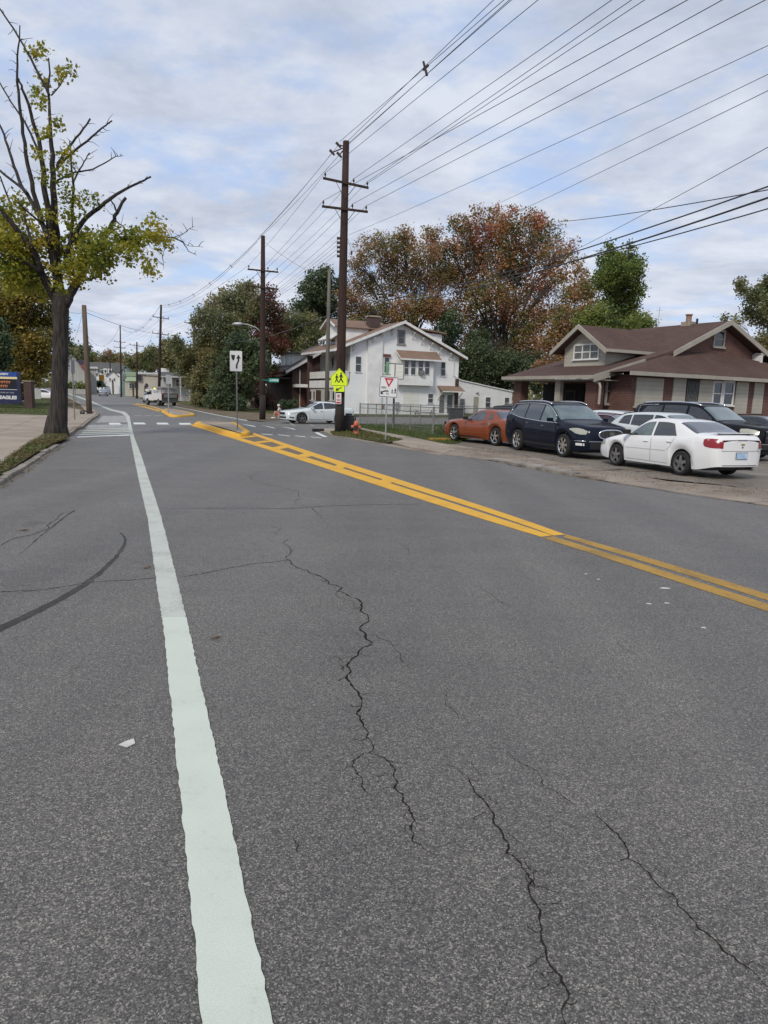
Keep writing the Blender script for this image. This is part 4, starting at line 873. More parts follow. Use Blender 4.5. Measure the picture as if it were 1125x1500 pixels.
wire(at(817,325,30),at(1125,271,14),.12,.015,'nearly level cable meeting the thick cable at the right edge',extd=5)
wire(c2,at(330,502,66),.4,.018,'cable crossing the street left from the tallest pole',mat='wire_lt')
# between poles
for k,(a,b) in enumerate([(P1t+Vector((-.65,-.1,-.55)),P2t+Vector((-.35,0,-.2))),(P1t+Vector((-.35,-.1,-.2)),P2t+Vector((-.25,0,-.05))),(P1t+Vector((-.3,-.1,-.65)),P2t+Vector((-.45,0,-.35)))]):
    wire(a,b,.12,.013,['left line of the bundle between the two nearest dark poles','upper line of the bundle between the two nearest dark poles','lower line of the bundle between the two nearest dark poles'][k])
nm=['left end','middle','right end']
for k in range(3): wire(P1e[0][k],P2e[0][k],.12,.011,f'line joining the {nm[k]} of the upper crossarms of the two nearest dark poles')
for k,j in ((0,0),(1,2),(2,3)): wire(P1e[1][k],P2e[1][j],.12,.011,f'line joining the {nm[k]} of the lower crossarms of the two nearest dark poles')
for k in range(4): 
    a=at(496.5,350+6.5*k,P1b.y); wire(a,at(384,440+3.2*k,P2b.y),.1,.010,['topmost','second','third','lowest'][k]+' of four fine lines left of the spool rack',mat='wire_lt')
wire(P2t+Vector((-.3,0,-.2)),P3t+Vector((-.2,0,-.1)),1.15,.022,'upper sagging bundle with spacers between second and third dark poles',spacers=5)
wire(P2t+Vector((-.4,0,-.4)),P3t+Vector((-.2,0,-.3)),1.25,.018,'lower sagging bundle between second and third dark poles',mat='wire_lt')
for k in range(3): wire(P2e[0][k],P3e[0][k],.7,.012,f'line joining {nm[k]} upper arms of second and third dark poles',mat='wire_lt')
for k in range(4): wire(P2e[1][k],P3e[1][k],.7,.012,['leftmost','second','third','rightmost'][k]+' line joining the lower arms of second and third dark poles',mat='wire_lt')
wire(P3t+Vector((-.2,0,-.2)),P4t+Vector((-.1,0,-.2)),2.2,.028,'sagging spacer bundle from third dark pole to the slender far pole',mat='wire_lt',spacers=5)
for k in range(3): wire(P3e[0][k],P4e[0][k],.8,.014,f'{nm[k]} line from the third dark pole upper arm to the slender far pole',mat='wire_lt')
wire(P4t+Vector((-.1,0,-.2)),P8t,3.0,.030,'sagging bundle left of the slender far pole',mat='wire_lt',spacers=3)
wire(at(124,457,P7b.y),at(238,489,100),.35,.022,'dark cable from the leaning brown pole to the third dark pole')
wire(at(124,452,P7b.y),at(175,460,100),.3,.012,'thin wire leaving the top of the leaning brown pole',mat='wire_lt')
wire(at(124,458,P7b.y),at(98,455.5,P7b.y+4),.1,.014,'short wire left of the leaning brown pole')
wire(at(123,450,P7b.y),at(108,500,P7b.y+14),.2,.013,'guy wire slanting left from the leaning brown pole')
wire(at(238,489,100),at(283,498,92),.3,.020,'dark cable from third dark pole to the weathered pole',)
wire(P5e[0][0],at(150,520,230),1,.018,'line leaving left from the far pole by the shop',mat='wire_lt')
wire(P5e[0][3],P3e[1][0],1.2,.016,'line from the far pole by the shop to the third dark pole',mat='wire_lt')
wire(at(388,349+6,P2b.y),at(450,396,P1b.y+10),.1,.012,'guy line with insulators slanting right from the second dark pole',mat='wire_lt')
# ------------------------------------------------------------------ signs
def signface(name,poly,mat,parent,y=0,th=.004):
    mb=MB(); mb.prism(poly,'y',y-th,y+th); return mb.build(name,mat,parent)
def rrect(w,h,r,n=4):
    o=[]
    for cx,cz,a0 in ((w/2-r,h/2-r,0),(-w/2+r,h/2-r,90),(-w/2+r,-h/2+r,180),(w/2-r,-h/2+r,270)):
        for i in range(n+1):
            a=R(a0+90*i/n); o.append((cx+r*math.cos(a),cz+r*math.sin(a)))
    return o
def tr(poly,dx,dz,s=1,mir=1): return [(x*s*mir+dx,z*s+dz) for x,z in poly]
def circ(cx,cz,r,n=12): return [(cx+r*math.cos(2*PI*i/n),cz+r*math.sin(2*PI*i/n)) for i in range(n)]
BODY=[(-.07,.52),(.07,.52),(.13,.30),(.20,.18),(.15,.14),(.08,.26),(.08,.05),(.17,-.20),(.30,-.42),(.22,-.48),(.08,-.25),(0,-.08),(-.10,-.25),(-.26,-.45),(-.34,-.40),(-.20,-.20),(-.09,.05),(-.10,.26),(-.18,.12),(-.23,.16),(-.15,.34)]
def ped(mb,dx,dz,s,mir=1,y0=0,y1=.003):
    mb.prism(tr(circ(0,.66,.105),dx,dz,s,mir),'y',y0,y1)
    # torso / legs / arms as separate convex pieces so they fill cleanly
    for P in ([(-.11,.53),(.11,.53),(.09,.0),(-.09,.0)],[(-.09,.02),(.09,.02),(.03,-.12),(-.20,-.47),(-.32,-.42)][:5],[(-.07,.02),(.09,.03),(.31,-.44),(.21,-.48),(.02,-.12)],[(-.10,.52),(-.06,.38),(-.20,.12),(-.26,.18)],[(.10,.52),(.06,.38),(.17,.16),(.24,.20)]):
        mb.prism(tr(P,dx,dz,s,mir),'y',y0,y1)
def post(px,py,tx,ty,label,name,cat,r=.03,mat='galv',h0=0):
    B=G(px,py,h0); T=at(tx,ty,B.y); root=thing(name,label,cat,B); mb=MB(); tp=T-B; mb.tube([(0,0,-.1),tp],[r,r],8); mb.build('post',mat,root); return root,B,tp
# keep right sign
root,B,tp=post(348,629,345.8,517,'white keep-right sign with curved black arrow on the traffic island','road_sign','sign',.032,'galv_dk',.15)
c=at(346,529,B.y)-B; w,h=17.5/F_PX*B.y,28.5/F_PX*B.y; Y_=c.y-.05
f=signface('panel',tr(rrect(w,h,.04),c.x,c.z),'signwhite',root,Y_)
mb=MB(); mb.prism(tr([(-w*.40,h*.30),(-w*.07,h*.30),(-w*.10,h*.14),(-w*.17,h*.03),(-w*.25,h*.03),(-w*.36,h*.14)],c.x,c.z),'y',Y_-.012,Y_-.005); 
mb.prism(tr([(.03*w,h*.13),(w*.40,h*.13),(w*.20,h*.33)],c.x,c.z),'y',Y_-.012,Y_-.005)
pts=[(.20*w,.14*h),(.215*w,.03*h),(.13*w,-.09*h),(.06*w,-.20*h),(.05*w,-.37*h)]
for a,b in zip(pts,pts[1:]):
    mb.prism(tr([(a[0]-.065*w,a[1]),(a[0]+.065*w,a[1]),(b[0]+.065*w,b[1]),(b[0]-.065*w,b[1])],c.x,c.z),'y',Y_-.012,Y_-.005)
mb.build('arrow_symbol','signblack',root)
# back of the sign on the second island
B=G(247,606,.14); root=thing('road_sign','grey back of a sign standing on the second traffic island','sign',B); T=at(246.5,549,B.y)-B
mb=MB(); mb.tube([(0,0,-.1),T],[.04,.04],8); mb.build('post','galv',root)
mb=MB(); a=at(243,549,B.y)-B; b=at(251.5,562.5,B.y)-B; mb.box(a.x,b.x,-.05,-.042,b.z,a.z); mb.build('panel','signback',root)
# yield here to pedestrians
root,B,tp=post(564.5,646,567.5,556,'white yield-here-to-pedestrians sign leaning by the fence','road_sign','sign',.032)
c=at(569.3,567,B.y)-B; w=27.5/F_PX*B.y; h=30/F_PX*B.y; s=Y_=c.y-.05
pan=thing('sign_face',None,None,(c.x,Y_,c.z)); pan.parent=root; pan.rotation_euler=(0,R(-2.5)*-1,0)
mb=MB(); mb.prism(rrect(w,h,.07),'y',-.004,.004); pn=mb.build('panel','signwhite',root); pn.location=(c.x,Y_,c.z); pn.rotation_euler=(0,R(3),0)
bpy.data.objects.remove(pan)
mb=MB(); O=rrect(w*.96,h*.96,.06); I=rrect(w*.90,h*.90,.045)
for k in range(len(O)): q=(k+1)%len(O); mb.face([(O[k][0],-.0065,O[k][1]),(O[q][0],-.0065,O[q][1]),(I[q][0],-.0065,I[q][1]),(I[k][0],-.0065,I[k][1])])
mb.build('border','signblack',pn)
mb=MB(); T3=[(-.25*w,.42*h),(.25*w,.42*h),(0,-.02*h)]; mb.prism(T3,'y',-.010,-.005); mb.build('yield_triangle','signred',pn)
mb=MB(); mb.prism([(-.12*w,.34*h),(.12*w,.34*h),(0,.13*h)],'y',-.013,-.0101); mb.build('triangle_centre','signwhite',pn)
txt('YIELD',.055*w/.9,'signred',pn,(0,-.0145,.295*h),(R(90),0,0))
mb=MB(); ped(mb,.20*w,-.22*h,.19*w,-1,-.010,-.005); ped(mb,.36*w,-.19*h,.23*w,-1,-.010,-.005)
mb.prism([(-.40*w,-.36*h),(-.40*w,-.17*h),(-.24*w,-.36*h)],'y',-.010,-.005)
for k in range(6):
    x0=-.33+.34*k/6; x1=-.33+.34*(k+1)/6; zf=lambda x:-.16-.9*(x+.08)**2*1.2-.03
    mb.prism([(x0*w,zf(x0)*h-.03*h),(x1*w,zf(x1)*h-.03*h),(x1*w,zf(x1)*h+.03*h),(x0*w,zf(x0)*h+.03*h)],'y',-.010,-.005)
mb.build('symbols','signblack',pn)
txt('HERE',.15*w,'signblack',pn,(-.26*w,-.010,-.04*h),(R(90),0,0),sx=.8); txt('TO',.15*w,'signblack',pn,(-.03*w,-.010,-.33*h),(R(90),0,0),sx=.8)
# school crossing signs on the tallest pole: a sign is a thing of its own, fixed to the pole
yq=P1b.y-.33
def at2(px,py): return at(px,py,yq)
c=at2(496.8,554.6); w=24.6/F_PX*yq; root=thing('school_crossing_sign','fluorescent yellow-green school crossing sign with two walking figures on the tallest pole','sign',c)
H_=w*.56
mb=MB(); mb.prism([(-w/2,-H_*.78),(w/2,-H_*.78),(w/2,H_*.18),(0,H_*1.08),(-w/2,H_*.18)],'y',-.004,.004); mb.build('panel','fluoro',root)
mb=MB()
Po=[(-w*.48,-H_*.74),(w*.48,-H_*.74),(w*.48,H_*.17),(0,H_*1.03),(-w*.48,H_*.17)]; Pi=[(x*.955,(z-.05)*.95+.05) for x,z in Po]
for k in range(5): q=(k+1)%5; mb.face([(Po[k][0],-.006,Po[k][1]),(Po[q][0],-.006,Po[q][1]),(Pi[q][0],-.006,Pi[q][1]),(Pi[k][0],-.006,Pi[k][1])])
ped(mb,-.14*w,-.08*H_,.40*w,-1,-.010,-.005); ped(mb,.11*w,-.02*H_,.48*w,-1,-.010,-.005); mb.build('symbols','signblack',root)

c=at2(496.6,569.7); w=15.4/F_PX*yq; h=8/F_PX*yq
root=thing('arrow_plaque','fluorescent yellow-green plaque with a black down-left arrow under the school crossing sign','sign',c)
mb=MB(); mb.prism(rrect(w,h,.03),'y',-.004,.004); mb.build('panel','fluoro',root)
mb=MB(); mb.prism([(.30*w,.36*h),(.22*w,.16*h),(-.10*w,-.16*h),(-.16*w,.02*h)],'y',-.010,-.005); mb.prism([(-.32*w,-.36*h),(-.02*w,-.30*h),(-.22*w,.22*h)],'y',-.010,-.005); mb.build('arrow_symbol','signblack',root)
c=at2(496,583.8); w=7.8/F_PX*yq; h=15.6/F_PX*yq
root=thing('no_parking_sign','small white sign with red ring and red band on the tallest pole','sign',c)
mb=MB(); mb.prism(rrect(w,h,.03),'y',-.004,.004); mb.build('panel','signwhite',root)
mb=MB()
for k in range(20):
    a,b=2*PI*k/20,2*PI*(k+1)/20; ro,ri=.34*w,.25*w
    mb.face([(ro*math.cos(a),-.007,.22*h+ro*math.sin(a)),(ro*math.cos(b),-.007,.22*h+ro*math.sin(b)),(ri*math.cos(b),-.007,.22*h+ri*math.sin(b)),(ri*math.cos(a),-.007,.22*h+ri*math.sin(a))])
mb.prism([(-.26*w,.32*h),(-.20*w,.35*h),(.26*w,.12*h),(.20*w,.09*h)],'y',-.009,-.005)
mb.box(-.4*w,.4*w,-.008,-.005,-.10*h,-.05*h); mb.box(-.36*w,.36*w,-.008,-.005,-.20*h,-.14*h); mb.box(-.42*w,.42*w,-.008,-.005,-.45*h,-.30*h); mb.build('red_marks','signred',root)
mb=MB(); mb.box(-.10*w,-.02*w,-.008,-.005,.12*h,.32*h); mb.box(-.02*w,.10*w,-.0085,-.005,.22*h,.31*h); mb.build('letter_symbol','signblack',root)
# street name sign on the second pole
c=at(401,557,P2b.y-.2); w=14.5/F_PX*c.y; h=5.5/F_PX*c.y
root=thing('street_name_sign','small green street name sign right of the second dark pole','sign',c,R(3))
mb=MB(); mb.box(-w/2,w/2,-.01,.01,-h/2,h/2); mb.box(-w/2-.5,-w/2,.0,.012,-.02,.02); mb.build('panel','signgreen',root)
mb=MB(); r8=random.Random(2); x=-w*.36
while x<w*.38:
    ww_=r8.uniform(.05,.10); mb.box(x,x+ww_,-.014,-.0105,-h*.22,h*.24 if r8.random()<.8 else h*.1); x+=ww_+.045
mb.build('letter_strokes','signwhite',root)
# frame sign post in front of the white house
B=G(576.5,621); root=thing('sign_frame','empty metal sign frame on a dark post before the white house','sign frame',B); fy=0
def l_(px,py): 
    p=at(px,py,B.y)-B; return p
mb=MB(); mb.tube([(0,0,-.1),l_(577,583)],[.075,.075],8); mb.build('post','black',root)
mb=MB(); mb.tube([l_(577,583),l_(579,533)],[.045,.04],8); mb.tube([l_(568,532),l_(592,533.5)],[.04,.04],6); mb.tube([l_(591.5,533),l_(591,555.5)],[.035,.035],6); mb.tube([l_(591,555.5),l_(583,555.3)],[.03,.03],6); mb.build('frame','galv_dk',root)
mb=MB(); a=l_(565.5,530); b=l_(569.5,549); mb.box(a.x,b.x,-.35,.35,b.z,a.z); 
mb.build('green_panel',M_.setdefault('greenp',pm('greenp',(.10,.26,.13),(.16,.33,.18),4,.5)),root)
mb=MB(); a=l_(581,534); b=l_(590.5,554); mb.box(a.x,b.x,-.02,-.01,b.z,a.z); mb.build('blank_panel','siding_lt',root)
# thin posts on the left pavement
for (px,py,tx,ty,lb) in ((109.5,615,105.5,527,'thin grey signpost in front of the left pavement kink'),(111.5,589,110,558,'shorter thin post behind the taller signpost')):
    B=G(px,py,.12); T=at(tx,ty,B.y)-B; root=thing('signpost',lb,'post',B); mb=MB(); mb.tube([(0,0,-.1),T],[.035,.035],8); mb.build('post','galv_dk',root)
    mb=MB(); q=T; mb.box(q.x-.03,q.x+.03,-.25,.25,q.z-(.75 if ty<540 else .5),q.z,0); mb.build('edge_on_panel','signback',root)
# low metal rack by the leaning pole
B=G(124,606.5,.12); root=thing('metal_rack','low dark metal rack at the foot of the leaning brown pole','rack',B)
mb=MB(); s=B.y/F_PX
mb.tube([(-6*s,0,0),(-5*s,0,4.4*s),(-1*s,0,4.6*s),(5*s,.1,3.6*s),(12*s,.2,3*s)],[.05]*5,6); mb.tube([(-1*s,0,4.6*s),(-.6*s,0,1*s)],[.04,.04],6); mb.box(-5*s,-1*s,-.15,.15,0,.12); mb.build('bars','black',root)
# ------------------------------------------------------------------ bin, hydrant, boxes, fence
B=G(510,632.5); root=thing('litter_bin','dark slatted litter bin on the corner right of the tallest pole','bin',(B.x,B.y+.25,0),R(8))
s=B.y/F_PX; w=15*s; h=22*s
mb=MB(); mb.box(-w/2,w/2,-.33,.33,.12,h); mb.build('body','binp',root,bevel=.03)
mb=MB(); 
for x in [-.4+.1*i for i in range(9)]: mb.box(x*w-.012,x*w+.012,-.35,-.33,.14,h-.05)
mb.build('slats','black',root); mb=MB(); mb.box(-w/2-.03,w/2+.03,-.36,.36,h,h+.06); mb.box(-w*.3,w*.3,-.25,.25,h+.06,h+.16); mb.build('lid','binp',root,bevel=.02)
mb=MB(); 
for x in (-w*.38,w*.30): mb.tube([(x,0,-.02),(x,0,.13)],[.04,.04],6)
mb.tube([(w*.62,-.2,-.1),(w*.62,-.2,h*.98)],[.035,.035],6); mb.tube([(w*.62,-.2,h*.8),(w*.5,-.2,h*.8)],[.02,.02],6); mb.build('feet','black',root)
B=G(521.5,635.8); root=thing('fire_hydrant','faded orange-red fire hydrant on the verge beside the litter bin','hydrant',B); s=B.y/F_PX; h=20*s
mb=MB(); mb.tube([(0,0,0),(0,0,.05*h),(0,0,.06*h),(0,0,.62*h),(0,0,.63*h),(0,0,.68*h),(0,0,.70*h)],[.17,.17,.115,.115,.15,.15,.12],16); mb.build('barrel','hyd',root,True)
mb=MB(); mb.tube([(0,0,.69*h),(0,0,.80*h),(0,0,.90*h),(0,0,.95*h),(0,0,1*h)],[.13,.125,.085,.04,.035],16); mb.build('bonnet','hyd',root,True)
mb=MB(); mb.tube([(-.1,-.05,.52*h),(-.24,-.05,.52*h)],[.075,.075],10); mb.tube([(.1,0,.52*h),(.22,0,.52*h)],[.06,.06],10); mb.build('nozzles','hyd',root)
mb=MB(); mb.tube([(-.03,-.10,.44*h),(-.05,-.22,.44*h)],[.105,.10],12); mb.build('outlet','black',root)
# fence
fa=G(634,637); fb=G(527,622); 
fence=thing('chain_link_fence','low galvanised chain-link fence between the pavement and the corner lawn','fence',fa)
def fpost(p,h,r,name='post'):
    mb=MB(); q=Vector(p)-fa; mb.tube([q-Vector((0,0,.1)),q+Vector((0,0,h))],[r,r],8); mb.tube([q+Vector((0,0,h)),q+Vector((0,0,h+.05))],[r*1.3,r*.5],8); return mb.build(name,'galv_dk',fence)
hf=1.40
runs=[(fa,fb),(fa,Vector((8.3,40.5,0))),(fb,Vector((fb.x+sd[0]*9,fb.y+sd[1]*9,0)))]
ppx=[(634,.055),(600.6,.032),(575,.032),(550.4,.032),(538.5,.036),(526.8,.045)]
dv=(fb-fa)
for px,r_ in ppx:
    # where the run crosses this pixel column
    best=min((abs(proj(fa+dv*(i/200))[0]-px),i) for i in range(201))[1]; fpost(fa+dv*best/200,hf,r_)
for u in (.28,.55,.8,1): fpost(fa+(runs[1][1]-fa)*u,hf,.03)
for u in (.5,1): fpost(fb+(runs[2][1]-fb)*u,hf,.03)
rl=MB()
for a,b in runs:
    for z in (hf-.02,): rl.tube([a-fa+Vector((0,0,z)),b-fa+Vector((0,0,z))],[.022,.022],6)
a,b=runs[0]; rl.tube([a-fa+Vector((0,0,hf-.28)),b-fa+Vector((0,0,hf-.28))],[.018,.018],6); rl.tube([a-fa+Vector((0,0,.35)),b-fa+Vector((0,0,.35))],[.012,.012],6)
rl.build('rails','galv_dk',fence)
ms=MB()
for a,b in runs:
    L_=(b-a).length; d=(b-a)/L_; st=.11; n=int(L_/st)
    for k in range(-12,n):
        for sg in (1,-1):
            x0,x1=k*st,k*st+1.3*.75; z0,z1=(.06,hf-.05) if sg>0 else (hf-.05,.06)
            if x0<0: f=(0-x0)/(x1-x0); z0=z0+(z1-z0)*f; x0=0
            if x1>L_: f=(L_-x0)/(x1-x0); z1=z0+(z1-z0)*f; x1=L_
            if x1<=x0: continue
            ms.tube([a-fa+d*x0+Vector((0,0,z0)),a-fa+d*x1+Vector((0,0,z1))],[.0026,.0026],3,False)
ms.build('wire_mesh','galv_dk',fence)
# black recycling tub and picnic table behind the fence
p=at(668,616,58); root=thing('wheeled_bin','dark rubbish bin behind the fence above the orange coupe','bin',(p.x,p.y,0),R(10)); 
mb=MB(); mb.prism([(-.55,0),(.55,0),(.62,1.05),(-.62,1.05)],'y',-.3,.3); mb.build('body','binp',root,bevel=.03); mb=MB(); mb.box(-.66,.66,-.34,.34,1.05,1.12); mb.build('lid','black',root,bevel=.02)
mb=MB(); mb.tube([(-.4,-.33,.1),(-.4,-.28,.1)],[.1,.1],10); mb.tube([(.4,-.33,.1),(.4,-.28,.1)],[.1,.1],10); mb.build('wheels','tyre',root)
p=at(622,611,70); root=thing('picnic_table','weathered picnic table on the grass before the white house','picnic table',(p.x,p.y,0),R(18))
mb=MB(); 
for k in range(5): mb.box(-1.1,1.1,-.38+.155*k,-.24+.155*k,.70,.74)
mb.build('table_top','table',root)
for s in (-1,1):
    mb=MB(); mb.box(-1.1,1.1,s*.75-.13,s*.75+.13,.42,.46); mb.build('bench','table',root)
for x in (-.8,.8):
    mb=MB(); mb.tube([(x,-.7,0),(x,-.2,.7)],[.05,.05],4); mb.tube([(x,.7,0),(x,.2,.7)],[.05,.05],4); mb.box(x-.02,x+.02,-.85,.85,.36,.42); mb.build('leg_frame','table',root)
# ------------------------------------------------------------------ school sign
B=G(44,598,.13); d=B.y; s=d/F_PX
root=thing('school_sign','blue school message sign with EAGLES lettering between brick pillars','sign',B,R(6))
mb=MB(); mb.box(-5.3*s,5.3*s,-.35,.35,-.1,38*s); mb.build('brick_pillar','brick_dark',root); mb=MB(); mb.box(-6*s,6*s,-.4,.4,38*s,39.5*s); mb.build('pillar_cap','concrete',root)
x1=-11.5*s; x0=-70*s; z=lambda py:(598-py)*s
mb=MB(); mb.box(x0-9*s,x0+1*s,-.35,.35,-.1,38*s); mb.build('brick_pillar','brick_dark',root)
M_['navy_panel']=pm('navy_panel',(.010,.014,.05),(.014,.02,.07),3,.4); M_['blue_panel']=pm('blue_panel',(.01,.055,.26),(.015,.07,.32),2,.4); M_['screen']=pm('screen',(.006,.006,.012),rough=.25); M_['yellowstrip']=pm('yellowstrip',(.72,.60,.32),rough=.5)
mb=MB(); mb.box(x0,x1,-.12,.12,z(592.5),z(572)); mb.build('lower_panel','navy_panel',root)
mb=MB(); mb.box(x0,x1,-.10,.10,z(572),z(556)); mb.build('message_screen','screen',root)
mb=MB(); mb.box(x0,x1-.2,-.14,.14,z(557),z(554)); mb.build('strip','yellowstrip',root)
mb=MB(); mb.box(x0,x1,-.12,.12,z(554),z(547)); mb.build('upper_panel','blue_panel',root)
mb=MB(); mb.box(x1-.25,x1,-.13,-.121,z(592),z(548)); mb.build('edge_strip','navy_panel',root)
mb=MB(); mb.box(x0+.3,x1-.1,-.128,-.121,z(572.2),z(571.6)); mb.build('thin_line','signwhite',root)
mb=MB(); mb.tube([(x1,0,z(588)),(-5*s,0,z(588))],[.04,.04],6); mb.tube([(x1,0,z(562)),(-5*s,0,z(562))],[.04,.04],6); mb.build('bracket','galv',root)
txt('EAGLES',6.4*s,'signwhite',root,(-29*s,-.135,z(583.5)),(R(90),0,0),bold=.02,sx=1.12,shear=.1)
txt('HOME OF THE',2.2*s,'signback',root,(-31*s,-.135,z(576.5)),(R(90),0,0),bold=.005,sx=1.5)
txt('ACADEMY',3.7*s,'signwhite',root,(-36*s,-.135,z(550.3)),(R(90),0,0),bold=.01,sx=1.1)
mb=MB(); r8=random.Random(6)
for zc,xs in ((561.5,(-42,-26)),(567.3,(-42,-29))):
    x=xs[0]
    while x<xs[1]:
        k=r8.uniform(1.1,1.9); t_=r8.choice([1.8,1.8,2.6]); mb.box(x*s,(x+.45)*s,-.108,-.1005,z(zc+1.8),z(zc-t_)); mb.box(x*s,(x+k)*s,-.1085,-.1005,z(zc+.2-.4),z(zc-.5-.4)); x+=k+.75
mb.build('led_text','led',root)
# ------------------------------------------------------------------ houses
class Frame:
    """local frame: x along facade, y away; origin on the ground"""
    def __init__(s,o,ang): s.o=Vector(o); s.ang=R(ang); s.u=Vector((math.sin(s.ang),math.cos(s.ang),0)); s.w=Vector((-math.cos(s.ang),math.sin(s.ang),0)); s.rz=PI/2-s.ang
    def loc(s,p): v=Vector(p)-s.o; return Vector((v.dot(s.u),v.dot(s.w),v.z))
    def F(s,px,py,y=0):      # (x,z) on the plane local y
        d=ray(px,py); n=s.w; t=((s.o+s.w*y-CAMP).dot(n))/d.dot(n); p=s.loc(CAMP+d*t); return p.x,p.z
    def S(s,px,py,x=0):      # (y,z) on the plane local x
        d=ray(px,py); n=s.u; t=((s.o+s.u*x-CAMP).dot(n))/d.dot(n); p=s.loc(CAMP+d*t); return p.y,p.z
def window(root,a0,a1,z0,z1,plane,c,fr='trim',pane='pane',split=True,name='window',fw=.07,muntin=0,sill=True,label=None,par=None):
    """plane 'y': wall facing -y at y=c ; plane 'x': wall facing -x at x=c"""
    def bx(mb,u0,u1,d0,d1,v0,v1):
        if plane=='y': mb.box(u0,u1,c-d1,c-d0,v0,v1)
        else: mb.box(c-d1,c-d0,u0,u1,v0,v1)
    if a0>a1: a0,a1=a1,a0
    mb=MB(); bx(mb,a0-fw,a0,-.02,.05,z0-fw,z1+fw); bx(mb,a1,a1+fw,-.02,.05,z0-fw,z1+fw); bx(mb,a0,a1,-.02,.05,z1,z1+fw); bx(mb,a0,a1,-.02,.05,z0-fw,z0)
    if sill: bx(mb,a0-fw*1.5,a1+fw*1.5,.051,.11,z0-fw*1.2,z0-fw*.4)
    if split: bx(mb,a0,a1,0.012,.035,(z0+z1)/2-.025,(z0+z1)/2+.025)
    for k in range(muntin): x=a0+(a1-a0)*(k+1)/(muntin+1); bx(mb,x-.03,x+.03,.012,.038,z0,z1)
    w_=mb.build(name,fr,root)
    mb=MB(); bx(mb,a0,a1,-.01,.012,z0,z1); p=mb.build('pane',pane,w_)
    if label: w_['label']=label
    return w_
# ---- white two-storey house
HW=Frame(G(494,606),64)
F=HW.F; S=HW.S
root=thing('white_house','white two-storey gabled house with brown roof and enclosed porch on the side street corner','house',HW.o,HW.rz)
xr=F(671,560)[0]; xp=F(513,540)[0]; xpk,zpk=F(592.4,470.3,-.6); xl,zl=F(488.5,511,-.6); xe,ze=F(684,524,-.6)
D_=max(6,HW.S(441,512.6,HW.F(488.5,511,-.6)[0]-.05)[0]-.7); print('depth',D_)
z2=F(513,565)[1]
slope=(zpk-zl)/(xpk-xl); zwL=zl+slope*(xp-xl)-.25; zwR=zpk-(zpk-ze)/(xe-xpk)*(xr-xpk)-.25
mb=MB(); mb.prism([(xp,-.1),(xr,-.1),(xr,zwR),(xpk,zpk-.25),(xp,zwL)],'y',0,D_); mb.build('wall','white_stucco',root)
# porch: ground storey, parapets, upper recess, columns
mb=MB(); mb.box(0,xp-.003,0.0,9,-.1,F(505,566)[1]); mb.build('porch_base','white_stucco',root)
yN=S(453,560)[0]
zt=S(493,543)[1]; zb_=S(493,554)[1]; zc_=S(493,556)[1]; zd=S(493,568)[1]
mb=MB(); mb.box(-.12,.0,-.05,yN,zb_+.03,zt); mb.build('balcony_parapet','siding_lt',root)
mb=MB(); mb.box(-.05,-.003,-.02,yN,zc_-.05,zb_+.03); mb.build('balcony_gap','dark_in',root)
mb=MB(); mb.box(-.15,-.0,-.05,yN,zd,zc_-.05); mb.build('lower_fascia','white_paint',root)
mb=MB(); mb.box(-.2,xp*.98,-.08,-.004,zt-.1,zt); 
for k in range(9): mb.box(.1+k*(xp-.2)/9,.18+k*(xp-.2)/9,-.06,-.02,zb_,zt-.1)
mb.build('balustrade','trim',root)
zroofp=zl-.3
mb=MB(); mb.box(-.1,.08,-.06,.12,zt,zroofp); mb.build('porch_post','trim',root)
mb=MB(); mb.box(-.25,.25,yN-.45,yN+.05,-.1,zroofp); mb.build('brick_column','brick_dark',root)
mb=MB(); mb.box(xp-.06,xp-.002,.02,yN,zc_,zroofp); mb.build('porch_inner_wall','beigewall',root)
mb=MB(); mb.box(0,xp-.06,.02,yN,zb_-.1,zb_-.02); mb.build('porch_floor','beigewall',root)
# diamond window
yd,zd2=S(488,529.5,xp-.06); mb=MB(); 
mb.prism([(yd-.35,zd2),(yd,zd2-.75),(yd+.35,zd2),(yd,zd2+.75)],'x',xp-.11,xp-.065); mb.build('diamond_window','pane',root)
# ground floor front (recess look: doors and windows on x=0 plane)
def sx(px,py,x=0): return S(px,py,x)
zg0=sx(480,598)[1]
y1_,_=sx(492,580); y2_,_=sx(455,580)
mb=MB(); mb.box(-.02,-.003,.1,yN-.45,-.1,zd); mb.build('ground_floor_front','beigewall',root)
a,b=sx(470.5,580)[0],sx(463.5,580)[0]; mb=MB(); mb.box(-.08,-.021,a,b,.05,sx(467,571.5)[1]); mb.build('door','wood_dk',root)
for (pa,pb) in ((457.2,453.8),(463-1,459.2),(484,479.8),(490.8,487.3)):
    window(root,sx(pa,580)[0],sx(pb,580)[0],sx(pa,586)[1],sx(pa,573)[1],'x',-.02,'trim','pane',False,fw=.05)
mb=MB(); ya,za=sx(454,563); yb,zb2=sx(428,563); mb.box(-1.2,.0,ya,yb,za-.35,za); mb.build('porch_canopy','white_paint',root)
# chimney breast on the facade and pilaster lines
xa,xb=F(537,550)[0],F(558.5,550)[0]; zz=lambda x:(zpk-abs(x-xpk)*slope-.3 if x<xpk else 0)
mb=MB(); mb.prism([(xa,-.1),(xb,-.1),(xb,zz(xb)-.25),(xa,zz(xa)-.25)],'y',-.22,-.003); mb.build('chimney_breast','white_paint',root)
